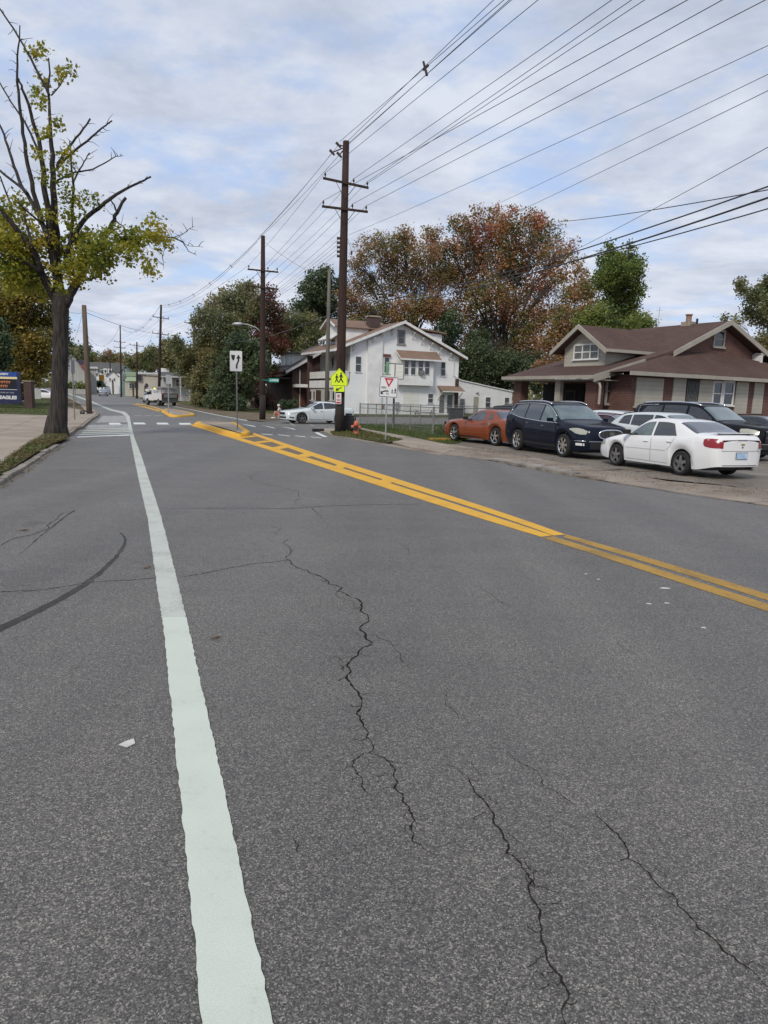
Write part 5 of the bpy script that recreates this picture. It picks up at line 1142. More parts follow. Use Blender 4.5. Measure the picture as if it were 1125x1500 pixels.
# roof
yA,yB=-.75,D_+.7; th=.2
mb=MB(); slr=(zpk-ze)/(xe-xpk)
yE=S(441,512.6,xl-.05)[0]
mb.slab([(xl,yA,zl),(xpk,yA,zpk),(xpk,yB,zpk),(xl,max(yB,yE),zl)],th); mb.slab([(xpk,yA,zpk-.002),(xe,yA,ze),(xe,yB,ze),(xpk,yB,zpk-.002)],th); mb.build('roof','shingle_tan',root)
mb=MB()
def rake(x0,z0,x1,z1,y,h=.28,t=.06):
    mb.v+=[(x0,y,z0),(x1,y,z1),(x1,y,z1-h),(x0,y,z0-h),(x0,y-t,z0),(x1,y-t,z1),(x1,y-t,z1-h),(x0,y-t,z0-h)]; i=len(mb.v)-8
    for f in ((0,1,2,3),(7,6,5,4),(0,4,5,1),(2,6,7,3),(0,3,7,4),(1,5,6,2)): mb.f.append(tuple(i+k for k in f)); mb.m.append(mb.cur)
rake(xl,zl+.03,xpk,zpk+.03,yA); rake(xpk,zpk+.03,xe,ze+.03,yA); mb.box(xl-.05,xl,yA,max(yB,yE),zl-.22,zl+.0); mb.build('fascia','trim',root)
# knee braces under the rake
for px,py in ((574,484),(558,490),(545,497),(604,489),(617,496.5),(630,504),(643,511.5),(657,519),(517,507)):
    x,z_=F(px,py,0); mb=MB(); mb.tube([(x,-.02,z_-.55),(x,-.62,z_+.05)],[.05,.05],4); mb.tube([(x,-.66,z_+.07),(x,0,z_+.07)],[.05,.05],4); mb.tube([(x,-.05,z_+.07),(x,-.05,z_-.6)],[.05,.05],4); mb.build('brace','trim',root)
def pxwin(l,r,t,b,**k): x0,_=F((l),(t+b)/2); x1,_=F(r,(t+b)/2); zt_=F((l+r)/2,t)[1]; zb3=F((l+r)/2,b)[1]; y=k.pop('y',0); 
def pw(l,r,t,b,y=0,**k):
    x0,_=F(l,(t+b)/2,y); x1,_=F(r,(t+b)/2,y); zt_=F((l+r)/2,t,y)[1]; zb3=F((l+r)/2,b,y)[1]; return window(root,x0,x1,zb3,zt_,'y',y,**k)
M_['trim_tan']=pm('trim_tan',(.28,.26,.24),(.2,.19,.17),3,.8)
pw(584,591.5,485.5,503,fr='trim_tan',fw=.16)
pw(521,528.7,522.5,544.5); pw(563,570,524,546,fw=.09); pw(646,652,530.5,550.5)
x0,z0=F(561.5,521.5); x1,_=F(571.5,521); mb=MB(); mb.box(x0,x1,-.2,-.003,z0-.05,z0+.2); mb.build('window_hood','wood_red',root)
# bay with four windows
bx0=F(582,545,-.7)[0]; bx1=F(635,545,-.7)[0]; zb0=F(610,564.5,-.7)[1]; zb1=F(610,527,-.7)[1]
mb=MB(); mb.box(bx0,bx1,-.7,-.003,zb0,zb1); mb.build('bay','white_paint',root)
for l,r_ in ((592.3,598.2),(602,608.4),(612.8,619.5),(622.4,628.8)): pw(l,r_,528.3,548.8,y=-.7,fw=.06,sill=False)
x0,z0=F(617,546,-.78); mb=MB(); mb.box(x0-.25,x0+.25,-1.05,-.75,z0-.22,z0+.22); mb.build('window_air_conditioner','galv_dk',root,bevel=.02)
ax0,az0=F(580,516,-.0); ax1,_=F(640,520,-.0); az1=F(610,526,-1.2)[1]
mb=MB(); mb.slab([(ax0,-1.2,az1),(ax1,-1.2,az1),(ax1,0,az0+.25),(ax0,0,az0+.25)],.08); mb.build('bay_awning','shingle_tan',root)
mb=MB(); mb.box(ax0,ax1,-1.26,-1.2,az1-.14,az1+.02); mb.tube([(ax0,-1.2,az1-.05),(ax0,0,az0+.2)],[.05,.05],4); mb.build('awning_fascia','trim',root)
# lower floor
x0,zt1=F(590.5,570); x1,_=F(613.5,570); mb=MB(); mb.box(x0,x1,-.04,-.003,.35,zt1); mb.build('siding_panel','siding_lt',root)
pw(627,634,577,590,fw=.06)
for l,r_ in ((643.5,650.5),(655,662.5)):
    x0,_=F(l,585);x1,_=F(r_,585); mb=MB(); mb.box(x0-.08,x1+.08,-.04,-.003,.1,F(l,577)[1]+.1); fr_=mb.build('door','trim',root); mb=MB(); mb.box(x0,x1,-.055,-.041,.25,F(l,578.5)[1]); 
    mb.build('storm_panel','pane_lt',fr_)
    mb=MB(); 
    for k in range(6): q=x0+(x1-x0)*(k+.5)/6; mb.box(q-.012,q+.012,-.07,-.056,.25,F(l,578.5)[1])
    mb.build('bars','galv_dk',fr_)
dx0,dz0=F(640.5,566); dx1,_=F(674,566); dz1=F(655,573,-1.2)[1]
mb=MB(); mb.slab([(dx0,-1.2,dz1),(dx1,-1.2,dz1),(dx1,0,dz0+.1),(dx0,0,dz0+.1)],.08); mb.build('door_awning','shingle_tan',root)
mb=MB(); mb.box(dx0,dx1,-1.25,-1.2,dz1-.1,dz1)
for x in (dx0+.1,dx1-.3): mb.tube([(x,-.02,dz1-.9),(x,-1.1,dz1-.05)],[.045,.045],4)
mb.build('awning_frame','trim',root)
x0,z0=F(669,555); mb=MB(); mb.box(x0-.18,x0+.22,-.14,-.004,0,z0); mb.build('brown_corner_board','wood_dk',root)
mb=MB(); x0,z0=F(661,540); mb.tube([(F(667,522)[0],-.3,F(667,522)[1]),(x0+.25,-.12,F(665,527)[1]),(x0+.25,-.1,F(665,550)[1]),(x0+1.1,-.2,F(672,556)[1])],[.04]*4,6); mb.build('downpipe','trim',root)
x0,z0=F(560,597); mb=MB(); mb.box(x0-.25,x0+.25,-.03,-.003,.55,.95); mb.build('vent_grille','brick_org',root)
x0,z0=F(581,598); mb=MB(); mb.box(x0-.2,x0+.2,-.25,-.03,.6,1.3); mb.box(x0-.05,x0+.05,-.15,-.05,0,.6); mb.build('meter_box','galv',root)
# chimney
x0,_=F(541.5,480,3);x1,_=F(556.5,480,3); zt3=F(549,464.5,3)[1]; zb3=F(549,490,3)[1]-1
mb=MB(); mb.box(x0,x1,3,4.0,zb3,zt3); ch=mb.build('chimney','brick_chim',root); mb=MB(); mb.box(x0-.1,x1+.1,2.9,4.1,zt3,zt3+.15); mb.build('chimney_cap','concrete',ch)
# front dormer (ridge runs along local x)
dy0=3.2; dxf,_=F(503,480,dy0); xfp=F(481.5,485,dy0)[0]
xf=1.2; z_e=F(530,479.5,dy0)[1]; 
ye0=dy0; ye1=dy0+3.4; zbw=zl-.2
mb=MB(); pkz=z_e+.75; mb.prism([(ye0,zbw),(ye1,zbw),(ye1,z_e),((ye0+ye1)/2,pkz),(ye0,z_e)],'x',xf,xpk-.5); mb.build('dormer','white_paint',root)
mb=MB(); mb.slab([(xf-.5,ye0-.35,z_e-.1),(xpk,ye0-.35,z_e-.1),(xpk,(ye0+ye1)/2,pkz+.08),(xf-.5,(ye0+ye1)/2,pkz+.08)],.1); mb.slab([(xf-.5,(ye0+ye1)/2,pkz+.078),(xpk,(ye0+ye1)/2,pkz+.078),(xpk,ye1+.35,z_e-.1),(xf-.5,ye1+.35,z_e-.1)],.1); mb.build('dormer_roof','shingle_tan',root)
mb=MB(); 
mb.slab([(xf-.9,ye0-.2,z_e-1.35),(xf-.0,ye0-.2,z_e-.75),(xf-.0,ye1+.2,z_e-.75),(xf-.9,ye1+.2,z_e-1.35)],.12); mb.tube([(xf-.52,ye0-.4,z_e-.12),(xf-.52,(ye0+ye1)/2,pkz+.05),(xf-.52,ye1+.4,z_e-.12)],[.1,.1,.1],4); mb.build('dormer_awning','trim',root)
window(root,ye0+.5,ye1-.5,z_e-2.1,z_e-1.4,'x',xf,'trim','pane',False,muntin=3,fw=.06)
# rear dormer
x0,z0=F(640,482.5,4);x1,z1=F(646,498,4); xm=F(618,482,4)[0]
mb=MB(); mb.prism([(xm-2,z1-1.5),(x1+.1,z1-.8),(x1+.1,z0-.55),(xm-2,z0-.3)],'y',4,7); mb.build('rear_dormer','white_paint',root)
mb=MB(); mb.slab([(xm-2.3,3.6,z0+.15),(x1+.5,3.6,z0-.35),(x1+.5,7.4,z0-.35),(xm-2.3,7.4,z0+.15)],.15); mb.build('rear_dormer_roof','shingle_tan',root)
# ---- annex shed
HA=Frame(G(676,606.5)+Vector((0,3.5,0)),66); FA=HA.F
root=thing('annex','long low white clapboard annex behind the white house with sloping roof','outbuilding',HA.o,HA.rz)
xa0,za0=FA(672,557.0); xa1,za1=FA(750.5,574.5)
mb=MB(); mb.prism([(xa0,-.1),(xa1,-.1),(xa1,za1),(xa0,za0)],'y',0,6); mb.build('wall','siding_w',root)
mb=MB(); mb.slab([(xa0,-.15,za0+.12),(xa1+.1,-.15,za1+.12),(xa1+.1,6.2,za1+.12),(xa0,6.2,za0+.12)],.11); mb.build('roof','trim',root)
def aw(l,r_,t,b,**k):
    return window(root,FA(l,t)[0],FA(r_,t)[0],FA(l,b)[1],FA(l,t)[1],'y',0,**k)
aw(711.5,718.5,582,596,fw=.06); aw(739.5,745.8,582.5,598,fw=.06)
x0,z0=FA(694,581);x1,_=FA(701,581); mb=MB(); mb.box(x0,x1,-.05,-.003,.1,z0); mb.build('door','cream',root)
x0,z0=FA(715,596); mb=MB(); mb.box(x0-.3,x0+.3,-.4,-.05,z0-.4,z0); mb.build('window_air_conditioner','galv_dk',root,bevel=.02)
for px in (675,678.5):
  for py in (586,591,596,601): 
    x0,z0=FA(px,py); mb=MB(); mb.box(x0-.13,x0+.13,-.18,-.003,z0-.17,z0+.17); mb.build('electric_meter','galv_dk',root,bevel=.03)
x0,z0=FA(698,576); mb=MB(); mb.tube([(x0-.1,-.02,z0),(x0+.2,-.25,z0+.05)],[.06,.1],6); mb.build('wall_lamp','galv_dk',root)
# ---- brick neighbour on the left of the white house
print('yN',yN); HN=Frame(G(456,606)+Vector((-2,12,0)),64); 
root=thing('brick_house','dark brick house with grey roof and white dormer left of the white house','house',HN.o,HN.rz); F=HN.F; S=HN.S
zr=F(456,528)[1]; xN0=F(428,560)[0]; xN1=F(490,560)[0]; zl2=F(427,541)[1]
mb=MB(); mb.prism([(xN0,-.1),(xN1,-.1),(xN1,zr+1.8),(xN0,zl2-.15)],'y',0,9); mb.build('wall','brick_dark',root)
mb=MB(); mb.slab([(xN0-.9,-.5,zl2-.25),(xN1,-.5,zr+2.1),(xN1,9.5,zr+2.1),(xN0-.9,9.5,zl2-.25)],.15); mb.build('roof','shingle_gr',root)
mb=MB(); rake(xN0-.9,zl2-.2,xN1,zr+2.15,-.5,.3); mb.build('fascia','trim',root)
ydn=2.2; x0,z0=F(427,518,ydn); x1,_=F(453,518,ydn); zb4=F(440,541,ydn)[1]-.5
mb=MB(); mb.box(x0,x1+3,ydn,ydn+4,zb4,z0); mb.build('dormer','siding_w',root); mb=MB(); mb.box(x0-.5,x1+3.4,ydn-.4,ydn+4.4,z0,z0+.15); mb.build('dormer_roof','shingle_gr',root)
window(root,ydn+.3,ydn+1.6,z0-1.5,z0-.35,'x',x0,'trim','pane',False,muntin=1); window(root,ydn+2.2,ydn+3.5,z0-1.5,z0-.35,'x',x0,'trim','pane',False,muntin=1)
mb=MB(); mb.box(xN0-2.6,xN0,.8,8,zl2-1.1,zl2-.9); mb.slab([(xN0-3,.5,zl2-1.3),(xN0,.5,zl2-.3),(xN0,8.4,zl2-.3),(xN0-3,8.4,zl2-1.3)],.15); mb.build('porch_roof','shingle_gr',root)
mb=MB(); mb.box(xN0-2.7,xN0-2.4,.8,1.1,0,zl2-1.1); mb.box(xN0-2.7,xN0-2.4,5,5.3,0,zl2-1.1); mb.build('porch_post','trim',root)
mb=MB(); mb.box(xN0-2.7,xN0,.7,8,0,1.0); mb.build('porch_base','brick_dark',root)
mb=MB(); x0=F(437,590)[0]; x1=F(447.5,590)[0]; mb.box(x0,x1,-.08,-.003,0,F(440,577)[1]); mb.build('red_wood_panel','wood_red',root)
mb=MB(); x0=F(439,545)[0]; mb.tube([(x0,-.1,zl2),(x0,-.1,0.2)],[.06,.06],6); mb.build('downpipe','trim',root)
b0=at(397,600,95); root=thing('pale_outbuilding','small pale building glimpsed between the second pole and the shrub','outbuilding',(b0.x,b0.y,.2)); s=95/F_PX
mb=MB(); mb.box(-8*s,7*s,0,3,-.3,7*s); mb.build('wall','cream',root); mb=MB(); mb.slab([(-9*s,-.3,7*s),(8*s,-.3,7*s),(8*s,3,9*s),(-9*s,3,9*s)],.1); mb.build('roof','trim',root)
# ---- brick bungalow at right
o=at(866,600,33); HB=Frame((o.x,o.y,0),60); F=HB.F; S=HB.S
root=thing('brick_bungalow','red brick bungalow with brown shingle roof, front dormer and tan siding panels','house',HB.o,HB.rz)
yE0=-.5
ze_y,ze_=S(870,551.5,-.5); print('porch eave',ze_y,ze_)
yend,zend=S(737.5,550,-.5); print('porch far end',yend,zend)
ze_=(ze_+zend)/2
xg,zg=F(1070,469.6,-.45); x9,z9=F(990.6,511.8,-.45); print('gable',xg,zg,x9,z9)
sl=(zg-z9)/(xg-x9); xbend=x9-.2; 
yR=yend+.0
def zroof(x):
    if x>=x9: return z9+sl*(x-x9)
    return ze_+(z9-ze_)*(x+.5)/(x9+.5)
# main roof: lower front slope, upper front slope, back slope
mb=MB(); y0r,y1r=ze_y,yR
mb.slab([(-.5,y0r,ze_),(x9,y0r,z9),(x9,y1r,z9),(-.5,y1r,ze_)],.16)
mb.slab([(x9,-.5,z9+.003),(xg,-.5,zg),(xg,y1r,zg),(x9,y1r,z9+.003)],.16)
mb.slab([(xg,-.5,zg),(2*xg-x9+3,-.5,z9-3*sl*.9),(2*xg-x9+3,y1r,z9-3*sl*.9),(xg,y1r,zg)],.16); rf=mb.build('roof','shingle_br',root)
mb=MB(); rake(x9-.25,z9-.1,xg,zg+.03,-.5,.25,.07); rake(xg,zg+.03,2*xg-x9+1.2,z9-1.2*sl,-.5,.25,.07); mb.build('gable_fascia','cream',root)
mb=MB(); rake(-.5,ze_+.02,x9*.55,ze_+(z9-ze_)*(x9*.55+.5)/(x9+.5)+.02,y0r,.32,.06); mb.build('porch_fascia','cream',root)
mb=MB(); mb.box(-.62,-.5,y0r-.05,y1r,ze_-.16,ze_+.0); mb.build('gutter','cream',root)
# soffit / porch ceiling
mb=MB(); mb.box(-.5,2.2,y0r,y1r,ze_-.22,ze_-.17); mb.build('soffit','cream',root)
# walls
wy=0.0; hw_=ze_-.2
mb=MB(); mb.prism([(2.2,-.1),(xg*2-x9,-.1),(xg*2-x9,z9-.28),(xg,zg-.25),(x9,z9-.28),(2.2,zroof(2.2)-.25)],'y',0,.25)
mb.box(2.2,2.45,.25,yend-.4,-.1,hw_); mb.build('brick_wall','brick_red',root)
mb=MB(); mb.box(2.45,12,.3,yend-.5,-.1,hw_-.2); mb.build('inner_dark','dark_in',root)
# porch: piers, post, low wall, dark doorway
def pier(px0,px1,name,mat,w=.5):
    ya,_=S(px0,575,0); yb,_=S(px1,575,0); mb=MB(); mb.box(0,w,min(ya,yb),max(ya,yb),-.1,hw_); return mb.build(name,mat,root)
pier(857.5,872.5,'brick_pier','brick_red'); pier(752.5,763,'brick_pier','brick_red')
ya,_=S(820,575,0); yb,_=S(812.5,575,0); mb=MB(); mb.box(0,.22,ya,yb,-.1,hw_); mb.build('porch_post','cream',root)
mb=MB(); ya,_=S(872,590,.1); yb,_=S(764,590,.1); mb.box(.1,.3,min(ya,yb),max(ya,yb),-.1,.75); mb.build('porch_parapet','brick_dark',root)
ya=S(857,575,2.2)[0]; yb=S(797,575,2.2)[0]
mb=MB(); mb.box(2.12,2.197,min(ya,yb),max(ya,yb),0,hw_-.1); mb.build('dark_doorway','dark_in',root)
window(root,*sorted((S(830,575,2.1)[0],S(842,575,2.1)[0])),.8,hw_-.5,'x',2.11,'wood_dk','pane',True)
# downspout
P=[(860,550),(862,556),(872,561),(873.5,566),(871.5,592)]
mb=MB(); q=[]
for px,py in P: y_,z_=S(px,py,-.35); q.append((-.35 if py<552 else -.1,y_,z_))
mb.tube(q,[.06]*len(q),6); mb.build('downspout','cream',root)
# side windows by the porch
def bw(l,r_,t,b,y=0,**k):
    return window(root,F(l,(t+b)/2,y)[0],F(r_,(t+b)/2,y)[0],F(l,b,y)[1],F(l,t,y)[1],'y',y,**k)
bw(889,903,556,590,fr='cream',fw=.1,pane='pane')
# side wing with pent roof
yw=-1.3; xw0=F(925,570,yw)[0]; xw1=xg*2+2
zeW=F(924,544.5,-1.8)[1]; zeW2=F(1125,555,-1.8)[1]; print('wing eave',xw0,zeW,zeW2); zeW=(zeW+zeW2)/2
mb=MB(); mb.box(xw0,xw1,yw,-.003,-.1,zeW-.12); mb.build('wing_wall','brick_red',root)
xh0=F(992,512.5,-.0)[0]; zh=F(992,512.8,0)[1]; xh1=F(1062,516,0)[0]; xe0=F(924,545,-1.8)[0]; xe1=xh1+(xh0-xe0)+2
mb=MB(); P=[(xe0,-1.8,zeW),(xe1+4,-1.8,zeW),(xe1+4,-.02,zeW+.2),(xh1,-.02,zh),(xh0,-.02,zh)]
mb.face([P[0],P[1],P[3],P[4]]); mb.face([P[1],P[2],P[3]]); mb.face([P[0],P[4],(xh0-.0,.4,zh),(xe0,.4,zeW)]); mb.face([(xe0,-1.8,zeW-.12),(xe1+4,-1.8,zeW-.12),(xe1+4,-.02,zeW-.12),(xe0,-.02,zeW-.12)]); mb.build('wing_roof','shingle_br',root,normals=False)
mb=MB(); mb.box(xe0-.05,xe1+4,-1.92,-1.8,zeW-.16,zeW+.01); mb.build('wing_gutter','cream',root)
def panel(l,r_,t,b,name,mat,dz=.05): 
    mb=MB(); x0=F(l,575,yw)[0]; x1=F(r_,575,yw)[0]; mb.box(x0,x1,yw-dz,yw-.003,F(l,b,yw)[1],F(l,t,yw)[1]); return mb.build(name,mat,root)
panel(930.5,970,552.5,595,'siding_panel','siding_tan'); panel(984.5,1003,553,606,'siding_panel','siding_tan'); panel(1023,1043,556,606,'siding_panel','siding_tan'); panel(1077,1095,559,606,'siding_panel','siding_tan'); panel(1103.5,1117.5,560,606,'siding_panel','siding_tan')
d_=panel(1004,1022,555,600,'dark_door','black',.03); mb=MB(); x0,x1=F(1006,570,yw)[0],F(1020,570,yw)[0]
for k in range(8): q=x0+(x1-x0)*k/7; mb.box(q-.012,q+.012,yw-.06,yw-.031,F(1005,588,yw)[1],F(1005,558,yw)[1])
mb.build('security_bars','galv_dk',d_)
for l,r_ in ((1044.5,1055.5),(1060,1072.5)): bw(l,r_,560.5,592,y=yw,fr='trim',fw=.1)
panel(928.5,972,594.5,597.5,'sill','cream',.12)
bw(1046.5,1059.5,485.5,506.5,fr='cream',fw=.1)
# dormer
xd=1.6; yd0=S(887,520,xd)[0]; yd1=S(827,520,xd)[0]; zde=S(887,504,xd)[1]; ypk,zpk2=S(855,475,xd-.45); print('dormer',yd0,yd1,zde,ypk,zpk2)
ym=(yd0+yd1)/2; zb5=zroof(xd)-.15
mb=MB(); mb.prism([(yd0,zb5),(yd1,zb5),(yd1,zde),(ym,zpk2-.2),(yd0,zde)],'x',xd,x9+1.5); mb.build('dormer','siding_tan',root)
ov=.5; slp=(zpk2-.2-zde)/((yd1-yd0)/2)
mb=MB(); mb.slab([(xd-.5,yd0-ov,zde-slp*ov),(x9+2.2,yd0-ov,zde-slp*ov),(x9+2.2,ym,zpk2),(xd-.5,ym,zpk2)],.12); mb.slab([(xd-.5,ym,zpk2-.002),(x9+2.2,ym,zpk2-.002),(x9+2.2,yd1+ov,zde-slp*ov),(xd-.5,yd1+ov,zde-slp*ov)],.12); mb.build('dormer_roof','shingle_br',root)
mb=MB(); 
for a,b in (((yd0-ov,zde-slp*ov),(ym,zpk2)),((ym,zpk2),(yd1+ov,zde-slp*ov))):
    i=len(mb.v); mb.v+=[(xd-.5,a[0],a[1]+.02),(xd-.5,b[0],b[1]+.02),(xd-.5,b[0],b[1]-.2),(xd-.5,a[0],a[1]-.2),(xd-.57,a[0],a[1]+.02),(xd-.57,b[0],b[1]+.02),(xd-.57,b[0],b[1]-.2),(xd-.57,a[0],a[1]-.2)]
    for f in ((0,1,2,3),(7,6,5,4),(0,4,5,1),(2,6,7,3),(0,3,7,4),(1,5,6,2)): mb.f.append(tuple(i+k for k in f)); mb.m.append(0)
mb.box(xd-.5,x9+1,yd0-ov-.06,yd0-ov,zde-slp*ov-.12,zde-slp*ov+.02)
mb.build('dormer_fascia','cream',root)
ya,za=S(843,507,xd); yb,zb6=S(876,524.5,xd)
window(root,min(ya,yb),max(ya,yb),zb6,za,'x',xd,'trim','pane_lt',True,muntin=2,fw=.07)
# chimneys on the ridge
y_=S(1009,468,xg)[0]; z_=S(1009,475,xg)[1]
mb=MB(); mb.box(xg-.25,xg+.25,y_-.28,y_+.28,z_-.8,z_+.12); ch=mb.build('chimney','concrete',root); mb=MB(); mb.tube([(xg,y_,z_+.12),(xg,y_,z_+.46)],[.15,.14],10); mb.tube([(xg,y_,z_+.46),(xg,y_,z_+.52)],[.19,.19],10); mb.build('chimney_pot','brick_org',ch)
mb=MB(); y2=S(1021,472,xg)[0]; mb.tube([(xg,y2,z_-.5),(xg,y2,z_+.25)],[.06,.06],8); mb.build('vent_pipe','black',root)
mb=MB(); y3=S(964,478,xg)[0]; mb.tube([(xg,y3,z_-.8),(xg,y3,z_+1.1)],[.012,.012],4); mb.tube([(xg,y3-.2,z_+.9),(xg,y3+.2,z_+.9)],[.01,.01],4); mb.build('aerial','galv',root)
mb=MB(); q=F(1112,519,-.3); mb.box(q[0]-.1,q[0]+1.5,-.5,-.1,q[1]-.06,q[1]+.06); mb.box(q[0]-.1,q[0]+.05,-.5,-.003,q[1]-.7,q[1]); mb.tube([(q[0],-.5,q[1]),(q[0]+.5,-.1,q[1]-.6)],[.05,.05],4); mb.build('bracket','trim',root)
# small white gable glimpsed through the porch
b0=at(782,600,62); root=thing('white_shed','low white shed with grey roof seen through the bungalow porch','outbuilding',(b0.x,b0.y,0),R(20)); s=62/F_PX
mb=MB(); mb.prism([(-14*s,0),(16*s,0),(16*s,22*s),(-14*s,10*s)],'y',0,4); mb.build('wall','siding_w',root); mb=MB(); mb.slab([(-15*s,-.3,10*s),(18*s,-.3,23*s),(18*s,4,30*s),(-15*s,4,24*s)],.1); mb.build('roof','shingle_gr',root)
# ------------------------------------------------------------------ cars
def interp(pts,x):
    if x<=pts[0][0]: return pts[0][1]
    for i,((a,b),(c,d)) in enumerate(zip(pts,pts[1:])):
        if x<=c:
            h=c-a; t=(x-a)/h
            m0=(d-b)/h if i==0 else ((d-pts[i-1][1])/(c-pts[i-1][0]))
            m1=(d-b)/h if i==len(pts)-2 else ((pts[i+2][1]-b)/(pts[i+2][0]-a))
            # limit slopes (monotone)
            s=(d-b)/h
            if s==0: m0=m1=0
            else:
                m0=max(-3*abs(s),min(3*abs(s),m0)) if m0*s>0 else 0; m1=max(-3*abs(s),min(3*abs(s),m1)) if m1*s>0 else 0
            t2,t3=t*t,t*t*t; return (2*t3-3*t2+1)*b+(t3-2*t2+t)*h*m0+(-2*t3+3*t2)*d+(t3-t2)*h*m1
    return pts[-1][1]
class Car:
    def __init__(s,name,label,cat,pos,heading,sp,group=None,detail=2):
        s.sp=sp; s.L=sp['L']; s.W=sp['W']; s.r=sp['r']; s.xf=sp['fo']; s.xr=sp['fo']+sp['wb']; s.detail=detail
        s.root=thing(name,label,cat,pos,heading,group); s.off=sp['fo']+sp['wb']/2
        s.top=sp['top']; s.belt=sp['belt']; s.plan=sp.get('plan',[(0,.80),(.06,.88),(.25,.955),(.7,.99),(1.2,1),(s.L-1.1,1),(s.L-.45,.975),(s.L-.1,.91),(s.L,.84)])
        s.bulF=sp.get('bulF',.16); s.bulR=sp.get('bulR',.12); s.tum=sp.get('tum',.34)
        s.body()
    def hw(s,x): return interp(s.plan,x)*s.W/2
    def zb(s,x):
        z=interp(s.sp.get('bot',[(0,.27),(.5,.2),(s.L-.6,.2),(s.L,.32)]),x)
        for xc in (s.xf,s.xr):
            Rr=s.r+s.sp.get('gap',.055); d=abs(x-xc)
            if d<Rr: z=max(z,s.r+math.sqrt(max(0,Rr*Rr-d*d)))
        return z
    def prof(s,x):
        T=interp(s.top,x); B=min(interp(s.belt,x),T-.015); w=s.hw(x); zb=min(s.zb(x),B-.10)
        k=.885-s.tum*max(0,T-B-.08); E=T-min(.06,.42*(T-B)); wt=w*k
        cab=max(0,min(1,(T-B-.12)/.2)); 
        f=s.sp.get('flare',.0); fl=0
        for xc in (s.xf,s.xr):
            d=abs(x-xc); fl=max(fl,max(0,1-d/(s.r+.22))**.5*.018)
        P=[(w*.93+fl*.5,zb),(w*.985+fl,zb+.28*(B-zb)),(w*1.0+fl,zb+.52*(B-zb)),(w*.988+fl*.5,zb+.80*(B-zb)),(w*.97,B-.025),(w*.945,B),
           (w*.945+(wt-w*.945)*.5+.012*cab,B+(E-B)*.5),(wt,E),(wt*.93,E+(T-E)*.55),(wt*.72,E+(T-E)*.86),(wt*.38,T-.004),(0,T)]
        return P
    def bx(s,x,y):    # plan-view bulge
        u=min(1,abs(y)/(s.W/2)); g=0
        if x<.9: g-=s.bulF*(1-u*u)*(1-x/.9)**1.5
        if x>s.L-.8: g+=s.bulR*(1-u*u)*(1-(s.L-x)/.8)**1.5
        return s.off-(x+g)      # local +x forward, origin at wheelbase centre
    def pt(s,x,v,side=1,lift=0):
        P=s.prof(x); i=min(int(v),len(P)-2); t=v-i; y=P[i][0]+(P[i+1][0]-P[i][0])*t; z=P[i][1]+(P[i+1][1]-P[i][1])*t
        if lift:
            dy=P[i+1][0]-P[i][0]; dz=P[i+1][1]-P[i][1]; l=math.hypot(dy,dz)+1e-9; y+=dz/l*lift; z-=dy/l*lift
        return (s.bx(x,y),y*side,z)
    def side(s,x,z,side=1,lift=.006):
        P=s.prof(x)
        for i in range(len(P)-1):
            if P[i][1]<=z<=P[i+1][1] or (i==0 and z<P[0][1]):
                t=(z-P[i][1])/max(1e-6,P[i+1][1]-P[i][1]); t=max(0,t); y=P[i][0]+(P[i+1][0]-P[i][0])*t; return (s.bx(x,y),(y+lift)*side,z)
        y=P[-1][0]; return (s.bx(x,y),(y+lift)*side,z)
    def body(s):
        xs=set(); n=34
        for i in range(n+1): xs.add(s.L*i/n)
        for q in (.02,.06,.12,.2): xs.add(q); xs.add(s.L-q)
        for xc in (s.xf,s.xr):
            Rr=s.r+s.sp.get('gap',.055)
            for k in range(-8,9): xs.add(xc+Rr*math.sin(k/8*PI/2)*(1-1e-4))
            xs.add(xc-Rr-.004); xs.add(xc+Rr+.004)
        for k_ in s.sp.get('keys',[]): xs.add(k_)
        xs=sorted(x for x in xs if 0<=x<=s.L); xs=[x for i,x in enumerate(xs) if i==0 or x-xs[i-1]>.003 or x==s.L]
        mb=MB(); rows=[]
        for x in xs:
            P=s.prof(x); rows.append([(s.bx(x,-y),-y,z) for y,z in P]+[(s.bx(x,y),y,z) for y,z in reversed(P[:-1])])
        mb.grid(rows)
        # end caps with the plan bulge
        for x in (0,s.L):
            P=s.prof(x); cr=[]
            for y,z in P: cr.append([(s.bx(x,y*u),y*u,z) for u in (-1,-.8,-.6,-.4,-.2,0,.2,.4,.6,.8,1)])
            mb.grid(cr)
        nb=len(mb.f); mb.cur=1 if s.sp.get('two') else 0
        b=mb.build('body',[s.sp['paint']]+([s.sp['two']] if s.sp.get('two') else []),s.root,True)
        if s.sp.get('two'):
            for p in b.data.polygons:
                c=p.center
                p.material_index=1 if c.z<s.sp.get('twoz',1.0) else 0
        s.bodyo=b
        mb=MB(); mb.box(s.off-s.L+.25,s.off-.25,-s.W/2+.16,s.W/2-.16,.20,.62); mb.build('underbody','black',s.root)
        for k,(xc,sd_) in enumerate([(x,y) for x in (s.xf,s.xr) for y in (1,-1)]): s.wheel(xc,sd_)
